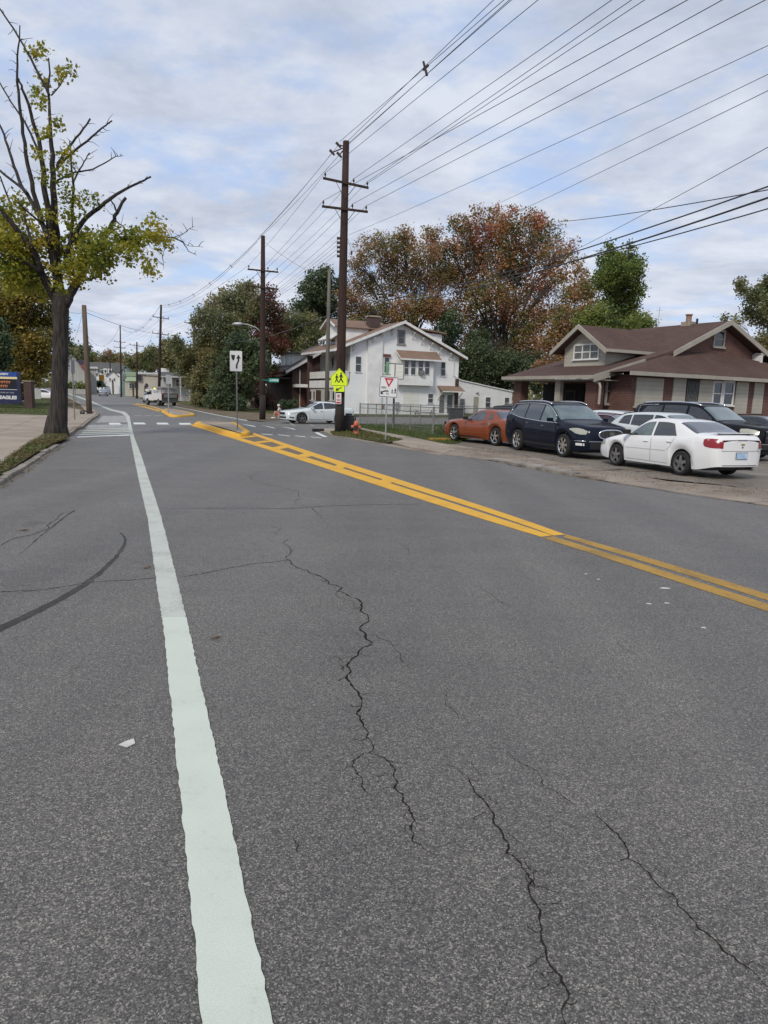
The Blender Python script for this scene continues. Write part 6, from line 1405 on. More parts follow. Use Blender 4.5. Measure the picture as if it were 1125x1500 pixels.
    def wheel(s,xc,sd_):
        r=s.r; w=s.sp.get('tw',.21); y=(s.W/2-.015)*sd_; x=s.off-xc
        e=bpy.data.objects.new('wheel',None); COL.objects.link(e); e.parent=s.root; e.location=(x,y,r); e.rotation_euler=(0,0,0 if sd_>0 else PI)
        if 'wheelmesh' not in s.__dict__: s.wheelmesh={}
        if not s.wheelmesh:
            n=28; mb=MB(); pr=[(r*.66,-.01),(r*.70,.0),(r*.86,.008),(r*.95,-.004),(r*.992,-.03),(r,-.06),(r,-w+.05),(r*.97,-w+.01),(r*.70,-w)]
            mb.grid([[(rr*math.cos(2*PI*k/n),yy,rr*math.sin(2*PI*k/n)) for k in range(n+1)] for rr,yy in pr]); t=mb.build('tyre','tyre',e,True)
            mb=MB(); ri=r*s.sp.get('rimf',.68); mb.grid([[(rr*math.cos(2*PI*k/n),yy,rr*math.sin(2*PI*k/n)) for k in range(n+1)] for rr,yy in [(ri,-.012),(ri*1.02,-.002),(ri*.95,-.006),(ri*.92,-.03),(ri*.9,-.12)]])
            ns=s.sp.get('spokes',5)
            for k in range(ns):
                a=2*PI*k/ns+.3; ca,sa=math.cos(a),math.sin(a); pa=(-sa,ca)
                hw0,hw1=s.sp.get('spw',(.035,.05)); 
                def q(rad,h,y_): return (ca*rad+pa[0]*h,y_,sa*rad+pa[1]*h)
                A=[q(ri*.12,-hw0,-.012),q(ri*.12,hw0,-.012),q(ri*.93,hw1,-.018),q(ri*.93,-hw1,-.018)]; Bk=[(p[0],-.05,p[2]) for p in A]
                mb.face(A)
                for j in range(4): mb.face([A[j],Bk[j],Bk[(j+1)%4],A[(j+1)%4]])
            mb.tube([(0,-.05,0),(0,-.006,0)],[ri*.22,ri*.2],14); rm=mb.build('rim',s.sp.get('rim','rim_dk'),e,False)
            mb=MB(); mb.tube([(0,-.125,0),(0,-.10,0)],[ri*.93,ri*.93],24); dk=mb.build('brake_disc','black',e)
            s.wheelmesh={'tyre':t,'rim':rm,'brake_disc':dk}
        else:
            for nm,o in s.wheelmesh.items(): c=o.copy(); COL.objects.link(c); c.parent=e
    def glassside(s,x0,x1,mat='glass_car',lo=.02,hi=.035,name='side_window',sides=(1,-1),n=14,cut0=0,cut1=0,trim=None):
        for sd_ in sides:
            rows=[]; mb=MB(); 
            for i in range(n+1):
                x=x0+(x1-x0)*i/n; P=s.prof(x); zl=P[5][1]+lo; zh=P[7][1]-hi
                if cut0: zh=min(zh,zl+(x-x0)/cut0*(1.0))
                if cut1: zh=min(zh,zl+(x1-x)/cut1*(1.0)) 
                zh=max(zh,zl+.004); rows.append([s.side(x,zl+(zh-zl)*j/4,sd_,.006) for j in range(5)])
            mb.grid(rows); o=mb.build(name,mat,s.root,True)
            if trim:
                tb_=MB(); tb_.tube([r_[0] for r_ in rows]+[r_[-1] for r_ in reversed(rows)]+[rows[0][0]],.011,4,False); tb_.build('window_trim',trim,o,True)
    def patch(s,x0,x1,v0,v1,mat,name,lift=.005,both=True,nx=8,nv=8,side=None,parent=None):
        """surface patch; both -> across the car (v to centre mirrored)"""
        mb=MB(); rows=[]
        for i in range(nx+1):
            x=x0+(x1-x0)*i/nx; a=[s.pt(x,v0+(v1-v0)*j/nv,1,lift) for j in range(nv+1)]
            if both: rows.append([(p[0],-p[1],p[2]) for p in a]+list(reversed(a))) 
            else:
                rows.append([(p[0],p[1]*side,p[2]) for p in a])
        if both:
            rows=[ [ (p[0],-p[1],p[2]) for p in [s.pt(x0+(x1-x0)*i/nx,v0+(v1-v0)*j/nv,1,lift) for j in range(nv+1)]] + [s.pt(x0+(x1-x0)*i/nx,v0+(v1-v0)*j/nv,1,lift) for j in range(nv-1,-1,-1)] for i in range(nx+1)]
        mb.grid(rows); return mb.build(name,mat,parent or s.root,True)
    def panel(s,poly,mat,name,sides=(1,-1),lift=.007,parent=None):
        """small polygon on the side surface in (x,z)"""
        o=None
        for sd_ in sides:
            mb=MB(); cx=sum(p[0] for p in poly)/len(poly); cz=sum(p[1] for p in poly)/len(poly); c=s.side(cx,cz,sd_,lift); P=[s.side(x,z,sd_,lift) for x,z in poly]
            for k in range(len(P)): mb.face([c,P[k],P[(k+1)%len(P)]])
            o=mb.build(name,mat,parent or s.root)
        return o
    def seam(s,pts,sides=(1,-1),w=.004,mat='seam',name='door_seam'):
        for sd_ in sides:
            mb=MB(); P=[]
            for (a,b),(c,d) in zip(pts,pts[1:]):
                for k in range(6): P.append(s.side(a+(c-a)*k/6,b+(d-b)*k/6,sd_,.002))
            P.append(s.side(*pts[-1],sd_,.002)); mb.tube(P,w,4,False); mb.build(name,mat,s.root)
    def face(s,ya,yb,za,zb_,mat,name,end=0,lift=.012,rows=4,cols=8,parent=None,poly=None,lean=None):
        """patch on the front (end=0) or rear (end=1) face, y..z rectangle"""
        mb=MB(); x=0 if end==0 else s.L; sg=1 if end==0 else -1; R_=[]
        for i in range(rows+1):
            z=za+(zb_-za)*i/rows
            # width of end profile at z
            R_.append([(s.bx(x,ya+(yb-ya)*j/cols)+sg*lift,ya+(yb-ya)*j/cols,z) for j in range(cols+1)])
        mb.grid(R_); return mb.build(name,mat,parent or s.root,True)
    def mirror(s,x,z,mat,sides=(1,-1)):
        for sd_ in sides:
            p=Vector(s.side(x,z,sd_,0)); mb=MB(); mb.tube([p,p+Vector((0,.08*sd_,.02))],[.025,.02],6)
            c=p+Vector((.02,.16*sd_,.06)); mb.box(c.x-.06,c.x+.05,c.y-.10,c.y+.10,c.z-.06,c.z+.07); mb.build('wing_mirror',mat,s.root,bevel=.025)
    def handle(s,x,z,mat,sides=(1,-1)):
        for sd_ in sides:
            p=s.side(x,z,sd_,.018); q=s.side(x+.18,z+.005,sd_,.018); mb=MB(); mb.tube([p,q],[.016,.014],6); mb.build('door_handle',mat,s.root)
def place2(pf,pr,sp,nearleft):
    """front and rear ground contact pixels of the near-side wheels -> centre, heading"""
    a=G(*pf); b=G(*pr); d=(a-b).normalized(); m=(a+b)/2; nrm=Vector((-d.y,d.x,0)); 
    if nrm.y<0: nrm=-nrm
    c=m+nrm*(sp['W']/2-.02); return (c.x,c.y,c.z),math.atan2(d.y,d.x)
LOTZ=.02
# --- white compact saloon
sp=dict(L=4.58,W=1.72,r=.315,fo=.93,wb=2.62,paint='car_white',rim='rim_dk',spokes=5,spw=(.05,.035),
 top=[(0,.60),(.03,.68),(.15,.745),(.5,.83),(1.12,.955),(1.3,1.0),(1.95,1.375),(2.3,1.44),(2.8,1.445),(3.25,1.38),(3.95,1.125),(4.15,1.105),(4.45,1.09),(4.54,1.04),(4.58,.93)],
 belt=[(0,.56),(.5,.76),(1.2,.88),(2.2,.93),(3.4,.985),(4.1,1.02),(4.58,.95)],
 plan=[(0,.72),(.05,.80),(.2,.90),(.55,.97),(1.0,1),(3.6,1),(4.1,.97),(4.45,.90),(4.54,.84),(4.58,.78)])
pos,hd=place2((898.5,682.5),(995.8,697.5),sp,True); pos=(pos[0],pos[1],LOTZ)
c=Car('parked_car','white four-door saloon with dark rear window nearest to the camera in the lot','car',pos,hd,sp,'cars parked in the lot')
c.glassside(1.42,2.36,'glass_clear',name='side_window',lo=.025,hi=.045); c.glassside(2.44,3.32,lo=.025,hi=.045,cut1=.75); 
c.patch(1.28,1.93,7.3,11,'glass_car','windscreen'); c.patch(3.28,3.95,7.4,11,'glass_car','rear_window')
c.seam([(1.33,.93),(1.30,.6),(1.32,.3)]); c.seam([(2.40,.94),(2.42,.6),(2.40,.28)]); c.seam([(3.30,.98),(3.18,.75),(3.05,.62)]); c.seam([(1.4,.27),(3.05,.27)]); c.seam([(1.35,.58),(3.0,.60)],w=.006,mat='signback',name='side_moulding')
c.handle(2.12,.80,'car_white'); c.handle(3.02,.84,'car_white'); c.mirror(1.52,.95,'black')
for sd_ in (1,-1):
    mb=MB(); x=[4.25,4.30,4.44,4.53,4.575]; rows=[]
    for i,xx in enumerate(x): rows.append([c.side(xx,zz,sd_,.010) for zz in np.linspace((.86,.80,.775,.77,.77)[i],(.97,.995,1.0,.995,.985)[i],5)])
    y0=rows[-1][0][1]; 
    for yy in (.60,.56): rows.append([(c.bx(4.58,yy)-.012,yy*sd_,zz) for zz in np.linspace(.77,.97,5)])
    mb.grid(rows); mb.build('tail_light','tail',c.root,True)
mb=MB(); mb.box(c.off-4.50,c.off-4.28,-.60,.60,1.13,1.145); mb.box(c.off-4.42,c.off-4.36,-.5,-.45,1.08,1.135); mb.box(c.off-4.42,c.off-4.36,.45,.5,1.08,1.135); mb.build('spoiler','car_white',c.root,bevel=.006)
mb=MB(); mb.box(c.off-4.475,c.off-4.455,-.55,.55,1.105,1.125); mb.build('spoiler_shadow_gap','black',c.root)
c.face(-.16,.16,.965,.985,'black','brake_lamp',1,.010); c.face(-.17,.17,.52,.66,'plate','number_plate',1,.022); c.face(-.19,.19,.50,.68,'signback','plate_recess',1,.012)
c.face(-.55,.55,.345,.36,'seam','bumper_seam',1,.01); c.face(-.60,.60,.705,.712,'seam','boot_seam',1,.01); 
mb=MB(); X=c.off-4.58-c.bulR-.016; mb.box(X-.004,X+.01,-.055,.055,.865,.885); mb.box(X-.005,X+.01,-.025,.025,.855,.895); mb.build('emblem','gold',c.root)
mb=MB(); mb.box(X-.0,X+.02,-.62,-.50,.755,.775); mb.build('badge','signback',c.root); mb=MB(); mb.tube([(X+.02,0,.80),(X,0,.80)],[.018,.018],8); mb.build('boot_lock','black',c.root)
mb=MB(); mb.tube([(c.off-4.45,-.45,.25),(c.off-4.66,-.45,.25)],[.035,.035],8); mb.build('exhaust','rim_dk',c.root)
for sd_ in (1,-1):
    mb=MB(); rows=[[c.side(xx,zz,sd_,.008) for zz in np.linspace(a,b,4)] for xx,a,b in ((.05,.55,.62),(.18,.56,.67),(.38,.60,.70))]; mb.grid(rows); mb.build('headlight','lamp',c.root,True)
# --- navy suv
sp=dict(L=5.12,W=2.0,r=.385,fo=1.0,wb=3.02,paint='car_navy',rim='chrome',spokes=7,spw=(.03,.045),tum=.30,
 top=[(0,.78),(.04,.98),(.2,1.06),(.6,1.13),(1.2,1.20),(1.35,1.24),(2.15,1.70),(2.6,1.80),(3.4,1.82),(4.3,1.78),(4.75,1.70),(4.95,1.40),(5.08,1.05),(5.12,.85)],
 belt=[(0,.70),(.5,.96),(1.3,1.09),(2.4,1.12),(3.8,1.20),(4.7,1.32),(5.0,1.2),(5.12,.8)],bot=[(0,.30),(.4,.24),(4.6,.28),(5.12,.42)],bulF=.22,bulR=.14)
pos,hd=place2((826.7,671),(752.5,659.5),sp,True); pos=(pos[0],pos[1],LOTZ)
c=Car('parked_suv','dark navy three-row SUV with chrome wheels and chrome-rimmed grille facing right','car',pos,hd,sp,'cars parked in the lot')
c.glassside(1.58,2.50,'glass_clear',hi=.05); c.glassside(2.58,3.55,hi=.05); c.glassside(3.62,4.62,hi=.06,cut1=.9)
for sd_ in (1,-1):
    mb=MB(); P=[c.side(x,c.prof(x)[5][1]+.005,sd_,.012) for x in np.linspace(1.45,4.68,22)]+[c.side(x,c.prof(x)[7][1]-.022,sd_,.010) for x in np.linspace(4.55,1.62,22)]; mb.tube(P,.016,5); mb.build('chrome_trim','chrome',c.root,True)
c.patch(1.36,2.12,7.25,11,'glass_clear','windscreen'); c.patch(4.78,4.95,7.3,11,'glass_car','rear_window'); c.patch(2.45,3.1,8.6,11,'glass_car','sunroof',.006); c.patch(3.3,4.1,8.6,11,'glass_car','sunroof',.006)
for sd_ in (1,-1):
    mb=MB(); mb.tube([Vector(c.pt(x,7.9,sd_,.045)) for x in np.linspace(2.2,4.5,12)],.022,6); mb.build('roof_rail','chrome',c.root,True)
c.seam([(1.5,1.1),(1.48,.7),(1.5,.35)]); c.seam([(2.54,1.12),(2.56,.7),(2.54,.33)]); c.seam([(3.58,1.17),(3.6,.9),(3.45,.78)]); c.handle(2.20,.98,'chrome'); c.handle(3.22,1.04,'chrome'); c.mirror(1.68,1.14,'car_navy')
c.panel([(1.45,.30),(3.55,.32),(3.55,.42),(1.45,.40)],'black','sill_cladding')
for sd_ in (1,-1):
    mb=MB(); rows=[[c.side(xx,zz,sd_,.010) for zz in np.linspace(a,b,5)] for xx,a,b in ((.05,.80,.90),(.18,.79,.96),(.36,.82,.99),(.54,.89,.98),(.66,.93,.955))]; mb.grid(rows); mb.build('headlight','lamp',c.root,True)
    mb=MB(); rows=[[c.side(xx,zz,sd_,.010) for zz in np.linspace(.44,.52,3)] for xx in (.03,.15,.3)]; mb.grid(rows); mb.build('fog_lamp','lamp_w',c.root,True)
c.face(-.74,.74,.565,.60,'chrome','bumper_trim',0,.014); c.face(-.7,.7,.34,.54,'black','lower_grille',0,.01); 
for sd_ in (1,-1):
    mb=MB(); mb.tube([c.side(x,.585,sd_,.012) for x in (.01,.15,.35)],.016,5); mb.build('corner_trim','chrome',c.root,True)
def oval(c,w,h,z,mat,name,lift,n=24,pw=2.6):
    mb=MB(); ctr=(c.bx(0,0)+lift,0,z); P=[]
    for k in range(n):
        a=2*PI*k/n; y=w*abs(math.cos(a))**(2/pw)*(1 if math.cos(a)>0 else -1); zz=z+h*abs(math.sin(a))**(2/pw)*(1 if math.sin(a)>0 else -1); P.append((c.bx(0,y)+lift,y,zz))
    for k in range(n): mb.face([ctr,P[k],P[(k+1)%n]])
    return mb.build(name,mat,c.root,True),P
g_,P=oval(c,.44,.15,.80,'black','grille',.015); mb=MB(); mb.tube(P+[P[0]],.024,6); mb.build('grille_surround','chrome',c.root,True)
mb=MB()
for k in range(-8,9): y=k*.05; h=.15*math.sqrt(max(0,1-(y/.44)**2))*.92; mb.tube([(c.bx(0,y)+.022,y,.80-h),(c.bx(0,y)+.022,y,.80+h)],.006,4)
mb.build('grille_bars','rim_dk',g_)
mb=MB(); X=c.bx(0,0)+.035; ring=[(X,.075*math.cos(a),.83+.075*math.sin(a)) for a in np.linspace(0,2*PI,15)]; mb.tube(ring,.009,5)
for d in (-.028,0,.028): mb.tube([(X,d-.02,.865),(X,d+.02,.79)],.010,4)
mb.build('emblem','chrome',c.root)
# --- orange coupe
sp=dict(L=5.02,W=1.92,r=.365,fo=.95,wb=2.95,paint='car_orange',rim='chrome',spokes=5,spw=(.045,.03),tum=.42,gap=.05,
 top=[(0,.70),(.03,.84),(.2,.90),(.8,.97),(1.5,1.03),(1.7,1.06),(2.4,1.38),(2.75,1.44),(3.2,1.44),(3.6,1.36),(4.15,1.10),(4.4,1.06),(4.9,1.04),(5.0,.98),(5.02,.85)],
 belt=[(0,.66),(.6,.86),(1.6,.93),(2.6,.935),(3.2,.99),(3.9,1.01),(4.6,1.0),(5.02,.9)],bulF=.08,bulR=.08)
pos,hd=place2((666,646.8),(721.3,653.3),sp,True); pos=(pos[0],pos[1],LOTZ)
c=Car('parked_coupe','metallic orange muscle coupe pointing left beside the fence corner','car',pos,hd,sp,'cars parked in the lot')
c.glassside(1.9,3.18,lo=.02,hi=.04,cut1=.55); c.glassside(3.34,3.66,lo=.03,hi=.07,cut1=.5) ; c.patch(1.68,2.38,7.3,11,'glass_car','windscreen'); c.patch(3.62,4.15,7.3,11,'glass_car','rear_window')
c.seam([(1.85,.93),(1.80,.6),(1.86,.28)]); c.seam([(3.22,.98),(3.20,.6),(3.14,.3)]); c.handle(3.0,.84,'car_orange'); c.mirror(1.98,.97,'black')
mb=MB(); p=Vector(c.side(3.55,.86,-1,.012)); q=Vector(c.side(3.55,.86,1,.012)); 
for pp_ in (p,q): mb.tube([pp_,pp_+Vector((0,.01*(1 if pp_.y>0 else -1),0))],[.07,.07],14)
mb.build('fuel_cap','chrome',c.root)
c.panel([(1.4,.25),(3.5,.25),(3.5,.31),(1.4,.31)],'black','sill')
for sd_ in (1,-1):
    mb=MB(); rows=[[c.side(xx,zz,sd_,.008) for zz in (.66,.72)] for xx in (.06,.16)]; mb.grid(rows); mb.build('side_marker','amber',c.root)
c.face(-.8,.8,.66,.80,'black','grille',0,.012); c.face(-.8,.8,.80,.92,'tail','tail_light_bar',1,.012)
# --- dark SUV behind the white saloon
sp=dict(L=5.27,W=2.0,r=.40,fo=.95,wb=3.07,paint='car_black',rim='rim_dk',spokes=6,tum=.26,
 top=[(0,.90),(.03,1.08),(.15,1.14),(.7,1.22),(1.3,1.26),(1.45,1.32),(2.15,1.78),(2.6,1.88),(3.4,1.91),(4.4,1.88),(4.95,1.80),(5.15,1.4),(5.24,1.1),(5.27,.9)],
 belt=[(0,.84),(.5,1.06),(1.4,1.17),(2.6,1.20),(4.2,1.26),(5.1,1.25),(5.27,.9)],bot=[(0,.32),(.4,.26),(4.8,.3),(5.27,.45)],bulF=.14)
def facing(px,pyd,Y,headdeg): p=at(px,600,Y); return (p.x,p.y,LOTZ),R(headdeg)
pos,hd=facing(1036,0,26.2,-58); SUVH=hd
c=Car('parked_suv','large black SUV with chrome roof rails behind the white saloon','car',pos,hd,sp,'cars parked in the lot')
c.glassside(1.68,2.65,'glass_car',hi=.05); c.glassside(2.75,3.7,hi=.05); c.glassside(3.78,4.85,hi=.07,cut1=.8)
for sd_ in (1,-1):
    mb=MB(); mb.tube([Vector(c.pt(x,7.7,sd_,.05)) for x in np.linspace(2.2,4.7,12)],.026,6); mb.build('roof_rail','chrome',c.root,True)
    mb=MB(); mb.tube([c.side(x,c.prof(x)[5][1]+.005,sd_,.012) for x in np.linspace(1.6,4.85,20)]+[c.side(x,c.prof(x)[7][1]-.03,sd_,.01) for x in np.linspace(4.8,4.0,6)],.014,5); mb.build('chrome_trim','chrome',c.root,True)
    mb=MB(); rows=[[c.side(xx,zz,sd_,.010) for zz in np.linspace(a,b,5)] for xx,a,b in ((.04,.86,1.0),(.16,.84,1.05),(.36,.86,1.08),(.55,.96,1.07))]; mb.grid(rows); mb.build('headlight','lamp',c.root,True)
c.patch(1.46,2.12,7.25,11,'glass_clear','windscreen'); c.mirror(1.8,1.22,'car_black'); c.handle(2.35,1.05,'chrome'); c.handle(3.4,1.07,'chrome'); c.seam([(1.6,1.15),(1.6,.4)],w=.006); c.seam([(2.7,1.18),(2.7,.4)],w=.006)
g_=c.face(-.55,.55,.62,1.0,'black','grille',0,.016); c.face(-.55,.55,.98,1.02,'chrome','grille_top',0,.02); c.face(-.5,.5,.78,.80,'chrome','grille_bar',0,.022); c.face(-.8,.8,.40,.56,'black','lower_grille',0,.012); c.face(-.7,.7,.565,.59,'chrome','bumper_trim',0,.014)
mb=MB(); X=c.bx(0,0)+.045; mb.tube([(X,.1*math.cos(a),.82+.06*math.sin(a)) for a in np.linspace(0,2*PI,15)],.012,5); mb.build('emblem','chrome',c.root)
# --- two-tone saloon behind the navy SUV
sp=dict(L=5.3,W=1.9,r=.33,fo=1.05,wb=2.9,paint='car_maroon',two='car_cream',twoz=.99,rim='rim',spokes=8,tum=.34,
 top=[(0,.72),(.03,.86),(.2,.90),(.8,.95),(1.6,1.0),(1.72,1.03),(2.35,1.38),(2.7,1.42),(3.6,1.41),(3.75,1.38),(4.05,1.05),(4.4,1.02),(5.2,.98),(5.3,.75)],
 belt=[(0,.70),(.6,.88),(1.7,.95),(3.4,.97),(4.2,.98),(5.3,.8)],bulF=.06,bulR=.05)
pos,hd=facing(908,0,27.2,-50)
c=Car('parked_car','old cream saloon with maroon roof between the navy SUV and the white saloon','car',pos,hd,sp,'cars parked in the lot')
c.glassside(1.85,2.62); c.glassside(2.7,3.62); c.patch(1.74,2.33,7.25,11,'glass_clear','windscreen'); c.patch(3.76,4.04,7.3,11,'glass_car','rear_window')
for sd_ in (1,-1):
    mb=MB(); mb.tube([c.pt(x,7,sd_,.012) for x in np.linspace(1.72,2.4,8)]+[c.pt(x,7,sd_,.012) for x in np.linspace(2.5,3.7,6)],.022,5); mb.build('chrome_trim','chrome',c.root,True)
c.face(-.4,.4,.56,.72,'chrome','grille',0,.01); c.face(-.78,-.5,.58,.70,'lamp_w','headlight',0,.01); c.face(.5,.78,.58,.70,'lamp_w','headlight',0,.01)
# --- white hatchback behind the saloon
sp=dict(L=4.6,W=1.78,r=.33,fo=.92,wb=2.68,paint='car_white2',rim='rim_dk',spokes=5,tum=.32,
 top=[(0,.66),(.03,.78),(.3,.87),(1.1,1.0),(1.25,1.05),(2.0,1.47),(2.5,1.54),(3.4,1.52),(4.0,1.42),(4.4,1.15),(4.55,.95),(4.6,.8)],
 belt=[(0,.62),(.6,.85),(1.3,.95),(2.6,1.0),(3.8,1.08),(4.4,1.1),(4.6,.85)])
pos,hd=facing(988,0,25.0,-62)
c=Car('parked_car','white hatchback whose roof shows above the white saloon','car',pos,hd,sp,'cars parked in the lot')
c.glassside(1.5,2.45); c.glassside(2.52,3.4); c.glassside(3.46,4.0,cut1=.6); c.patch(1.26,1.98,7.3,11,'glass_clear','windscreen'); c.patch(4.02,4.4,7.3,11,'glass_car','rear_window')
# --- dark saloon at the edge
sp2=dict(sp); sp2.update(paint='car_grey',L=4.9,wb=2.8,top=[(0,.64),(.03,.76),(.3,.86),(1.2,.98),(1.35,1.02),(2.1,1.42),(2.6,1.48),(3.2,1.46),(3.7,1.36),(4.3,1.12),(4.6,1.08),(4.8,1.0),(4.9,.8)],belt=[(0,.60),(.6,.83),(1.4,.92),(2.6,.96),(4.0,1.02),(4.9,.85)])
pos,hd=facing(1122,0,28.2,-52)
c=Car('parked_car','dark grey saloon cut by the right picture edge beyond the black SUV','car',pos,hd,sp2,'cars parked in the lot')
c.glassside(1.6,2.6); c.glassside(2.68,3.6,cut1=.7); c.patch(1.36,2.08,7.3,11,'glass_car','windscreen'); c.patch(3.72,4.3,7.3,11,'glass_car','rear_window'); c.face(-.6,.6,.5,.7,'black','grille',0)
# dark hatch behind the navy SUV (rear of a car near the porch)
sp3=dict(sp); sp3.update(paint='car_white2')
pos,hd=facing(884,0,29.3,125)
c=Car('parked_car','white car with dark rear window glimpsed behind the navy SUV by the downspout','car',pos,hd,sp3,'cars parked in the lot')
c.glassside(1.5,2.45); c.glassside(2.52,3.9,cut1=.6); c.patch(3.75,4.45,6.9,11,'glass_car','rear_window')
sp4=dict(sp); sp4.update(paint='car_black')
p=at(744,600,40); c=Car('parked_car','black car with roof bars just behind the orange coupe','car',(p.x,p.y,LOTZ),R(75),sp4,'cars parked in the lot')
c.glassside(1.5,2.45); c.glassside(2.52,3.4); c.patch(1.26,1.98,7.3,11,'glass_car','windscreen')
# --- white saloon at the junction
sp=dict(L=4.70,W=1.80,r=.335,fo=.92,wb=2.69,paint='car_white2',rim='rim_dk',spokes=5,spw=(.04,.03),
 top=[(0,.62),(.03,.76),(.2,.84),(.6,.90),(1.2,.98),(1.32,1.02),(2.1,1.40),(2.5,1.46),(3.0,1.45),(3.5,1.36),(4.1,1.14),(4.4,1.10),(4.62,1.08),(4.7,.9)],
 belt=[(0,.60),(.5,.80),(1.3,.90),(2.6,.95),(3.8,1.01),(4.7,.92)],bulF=.2)
a=G(443,620.6); 
ang=R(209)
hd=ang; fx=Vector((math.cos(ang),math.sin(ang),0)); nr=Vector((-fx.y,fx.x,0)); 
if nr.y<0: nr=-nr
cc=a-fx*sp['wb']/2+nr*(sp['W']/2)
SC=45.0; k=a.y/F_PX
pos=(cc.x,cc.y,0)
c=Car('saloon_car','pale silver-white saloon waiting in the side street left of the tallest pole','car',pos,hd,sp)
c.glassside(1.55,2.42,lo=.02); c.glassside(2.5,3.75,lo=.02,cut1=.9); c.patch(1.34,2.08,7.3,11,'glass_car','windscreen'); c.patch(3.52,4.1,7.3,11,'glass_car','rear_window')
c.seam([(1.45,.9),(1.42,.6),(1.45,.3)]); c.seam([(2.46,.94),(2.46,.3)]); c.handle(2.2,.82,'chrome'); c.handle(3.2,.86,'chrome'); c.mirror(1.62,.95,'car_white2'); c.panel([(1.4,.25),(3.3,.25),(3.3,.28),(1.4,.28)],'chrome','sill_trim')
for sd_ in (1,-1):
    mb=MB(); rows=[[c.side(xx,zz,sd_,.010) for zz in np.linspace(a_,b_,4)] for xx,a_,b_ in ((.02,.60,.68),(.2,.60,.70),(.45,.66,.73),(.7,.72,.75))]; mb.grid(rows); mb.build('headlight','lamp',c.root,True)
    c.panel([(.08,.36),(.35,.32),(.38,.40),(.12,.46)],'black','fog_recess',sides=(sd_,))
c.face(-.5,.5,.56,.72,'black','grille',0,.012); c.face(-.62,.62,.33,.45,'black','lower_grille',0,.012); c.face(-.6,.6,.50,.515,'chrome','bumper_trim',0,.014)
# --- far cars
def farcar(label,px,py,Y,hd,paint,kind='car',L=4.6,cat='car',name='car'):
    q=dict(sp); q['paint']=paint; 
    if kind=='van': q.update(L=5.2,W=2.0,wb=3.2,top=[(0,.7),(.03,1.0),(.4,1.15),(.9,1.3),(1.6,1.95),(2.2,2.1),(5.0,2.1),(5.18,1.9),(5.2,1.0)],belt=[(0,.65),(.6,1.0),(1.4,1.2),(5.2,1.1)])
    if kind=='suv': q.update(L=4.7,W=1.95,wb=2.8,r=.38,top=[(0,.8),(.03,1.0),(.8,1.15),(1.2,1.2),(1.9,1.65),(2.3,1.75),(4.3,1.72),(4.55,1.3),(4.7,.9)],belt=[(0,.7),(.8,1.0),(2.5,1.1),(4.7,1.0)])
    p=at(px,py,Y); c=Car(name,label,cat,(p.x,p.y,gz(Y)),hd,q,'vehicles far down the street'); 
    if kind=='car': c.glassside(1.55,3.7,cut1=.8); c.patch(1.34,2.08,7.3,11,'glass_car','windscreen'); c.patch(3.52,4.1,7.3,11,'glass_car','rear_window'); c.face(-.8,-.45,.72,.88,'tail','tail_light',1); c.face(.45,.8,.72,.88,'tail','tail_light',1); c.face(-.2,.2,.45,.6,'plate','number_plate',1)
    else: c.glassside(1.5,2.2,lo=.03); c.patch(1.0 if kind=='van' else 1.25,1.85,7.3,11,'glass_car','windscreen'); c.patch(4.4 if kind=='suv' else 5.05,4.6 if kind=='suv' else 5.18,6.8,11,'glass_car','rear_window'); c.glassside(2.4,4.2,lo=.05)
    return c
SH=math.atan2(1,-.36)
farcar('silver saloon driving away down the street',151.5,572,158,SH,'car_silver')
farcar('white van beyond the silver saloon',156,568,200,SH+.1,'car_white','van',name='van',cat='van')
farcar('dark SUV coming at the bend behind the leaning brown pole',118,568,185,SH+PI+.5,'car_black','suv',name='suv')
farcar('dark car partly behind the leaning brown pole',137,568,205,SH+PI+.3,'car_grey','suv',name='suv')
farcar('silver parked car in front of the work truck',219,583,104,SH+PI,'car_silver')
farcar('white car parked behind the big tree trunk on the left',66,580,110,R(15),'car_white')
# --- work truck
tp_=at(238,588,88); tz=gz(88)
root=thing('work_truck','white utility truck with grey tool body, amber beacon and cargo parked at the right kerb','truck',(tp_.x,tp_.y,tz),math.atan2(math.cos(R(38)),-math.sin(R(38))))
def bxp(name,mat,x0,x1,y0,y1,z0,z1,bevel=.02,parent=None): 
    mb=MB(); mb.box(x0,x1,y0,y1,z0,z1); return mb.build(name,mat,parent or root,bevel=bevel)
mb=MB(); mb.prism([(.6,.55),(3.25,.55),(3.3,1.05),(3.15,1.2),(2.35,1.3),(1.75,1.95),(.75,1.98),(.6,1.3)],'y',-.95,.95); mb.build('cab','car_white',root,bevel=.06)
mb=MB(); mb.prism([(1.02,1.32),(2.12,1.34),(1.70,1.85),(1.02,1.87)],'y',-.965,.965); mb.build('side_window','glass_car',root)
mb=MB(); mb.slab([(2.38,-.8,1.35),(2.38,.8,1.35),(1.83,.8,1.9),(1.83,-.8,1.9)],-.03); mb.build('windscreen','glass_car',root)
bxp('tool_body','car_white',-2.4,.5,-1.02,-.55,.65,1.45); bxp('tool_body','car_white',-2.4,.5,.55,1.02,.65,1.45)
M_['truck_grey']=pm('truck_grey',(.06,.065,.07),(.10,.105,.11),3,.5)
bxp('rear_panel','truck_grey',-2.5,-2.4,-1.02,1.02,.55,1.5); bxp('rear_step','truck_grey',-2.85,-2.45,-.95,.95,.42,.60); bxp('tailgate_panel','galv',-2.56,-2.51,-.85,.75,.98,1.36)
mb=MB()
for y in (-1,1):
    for x in (-2.35,-1.2,0,.45): mb.tube([(x,y,1.45),(x,y,2.15)],[.03,.03],6)
    mb.tube([(-2.4,y,2.15),(.5,y,2.15)],[.035,.035],6)
for x in (-2.35,.45): mb.tube([(x,-1,2.15),(x,1,2.15)],[.035,.035],6)
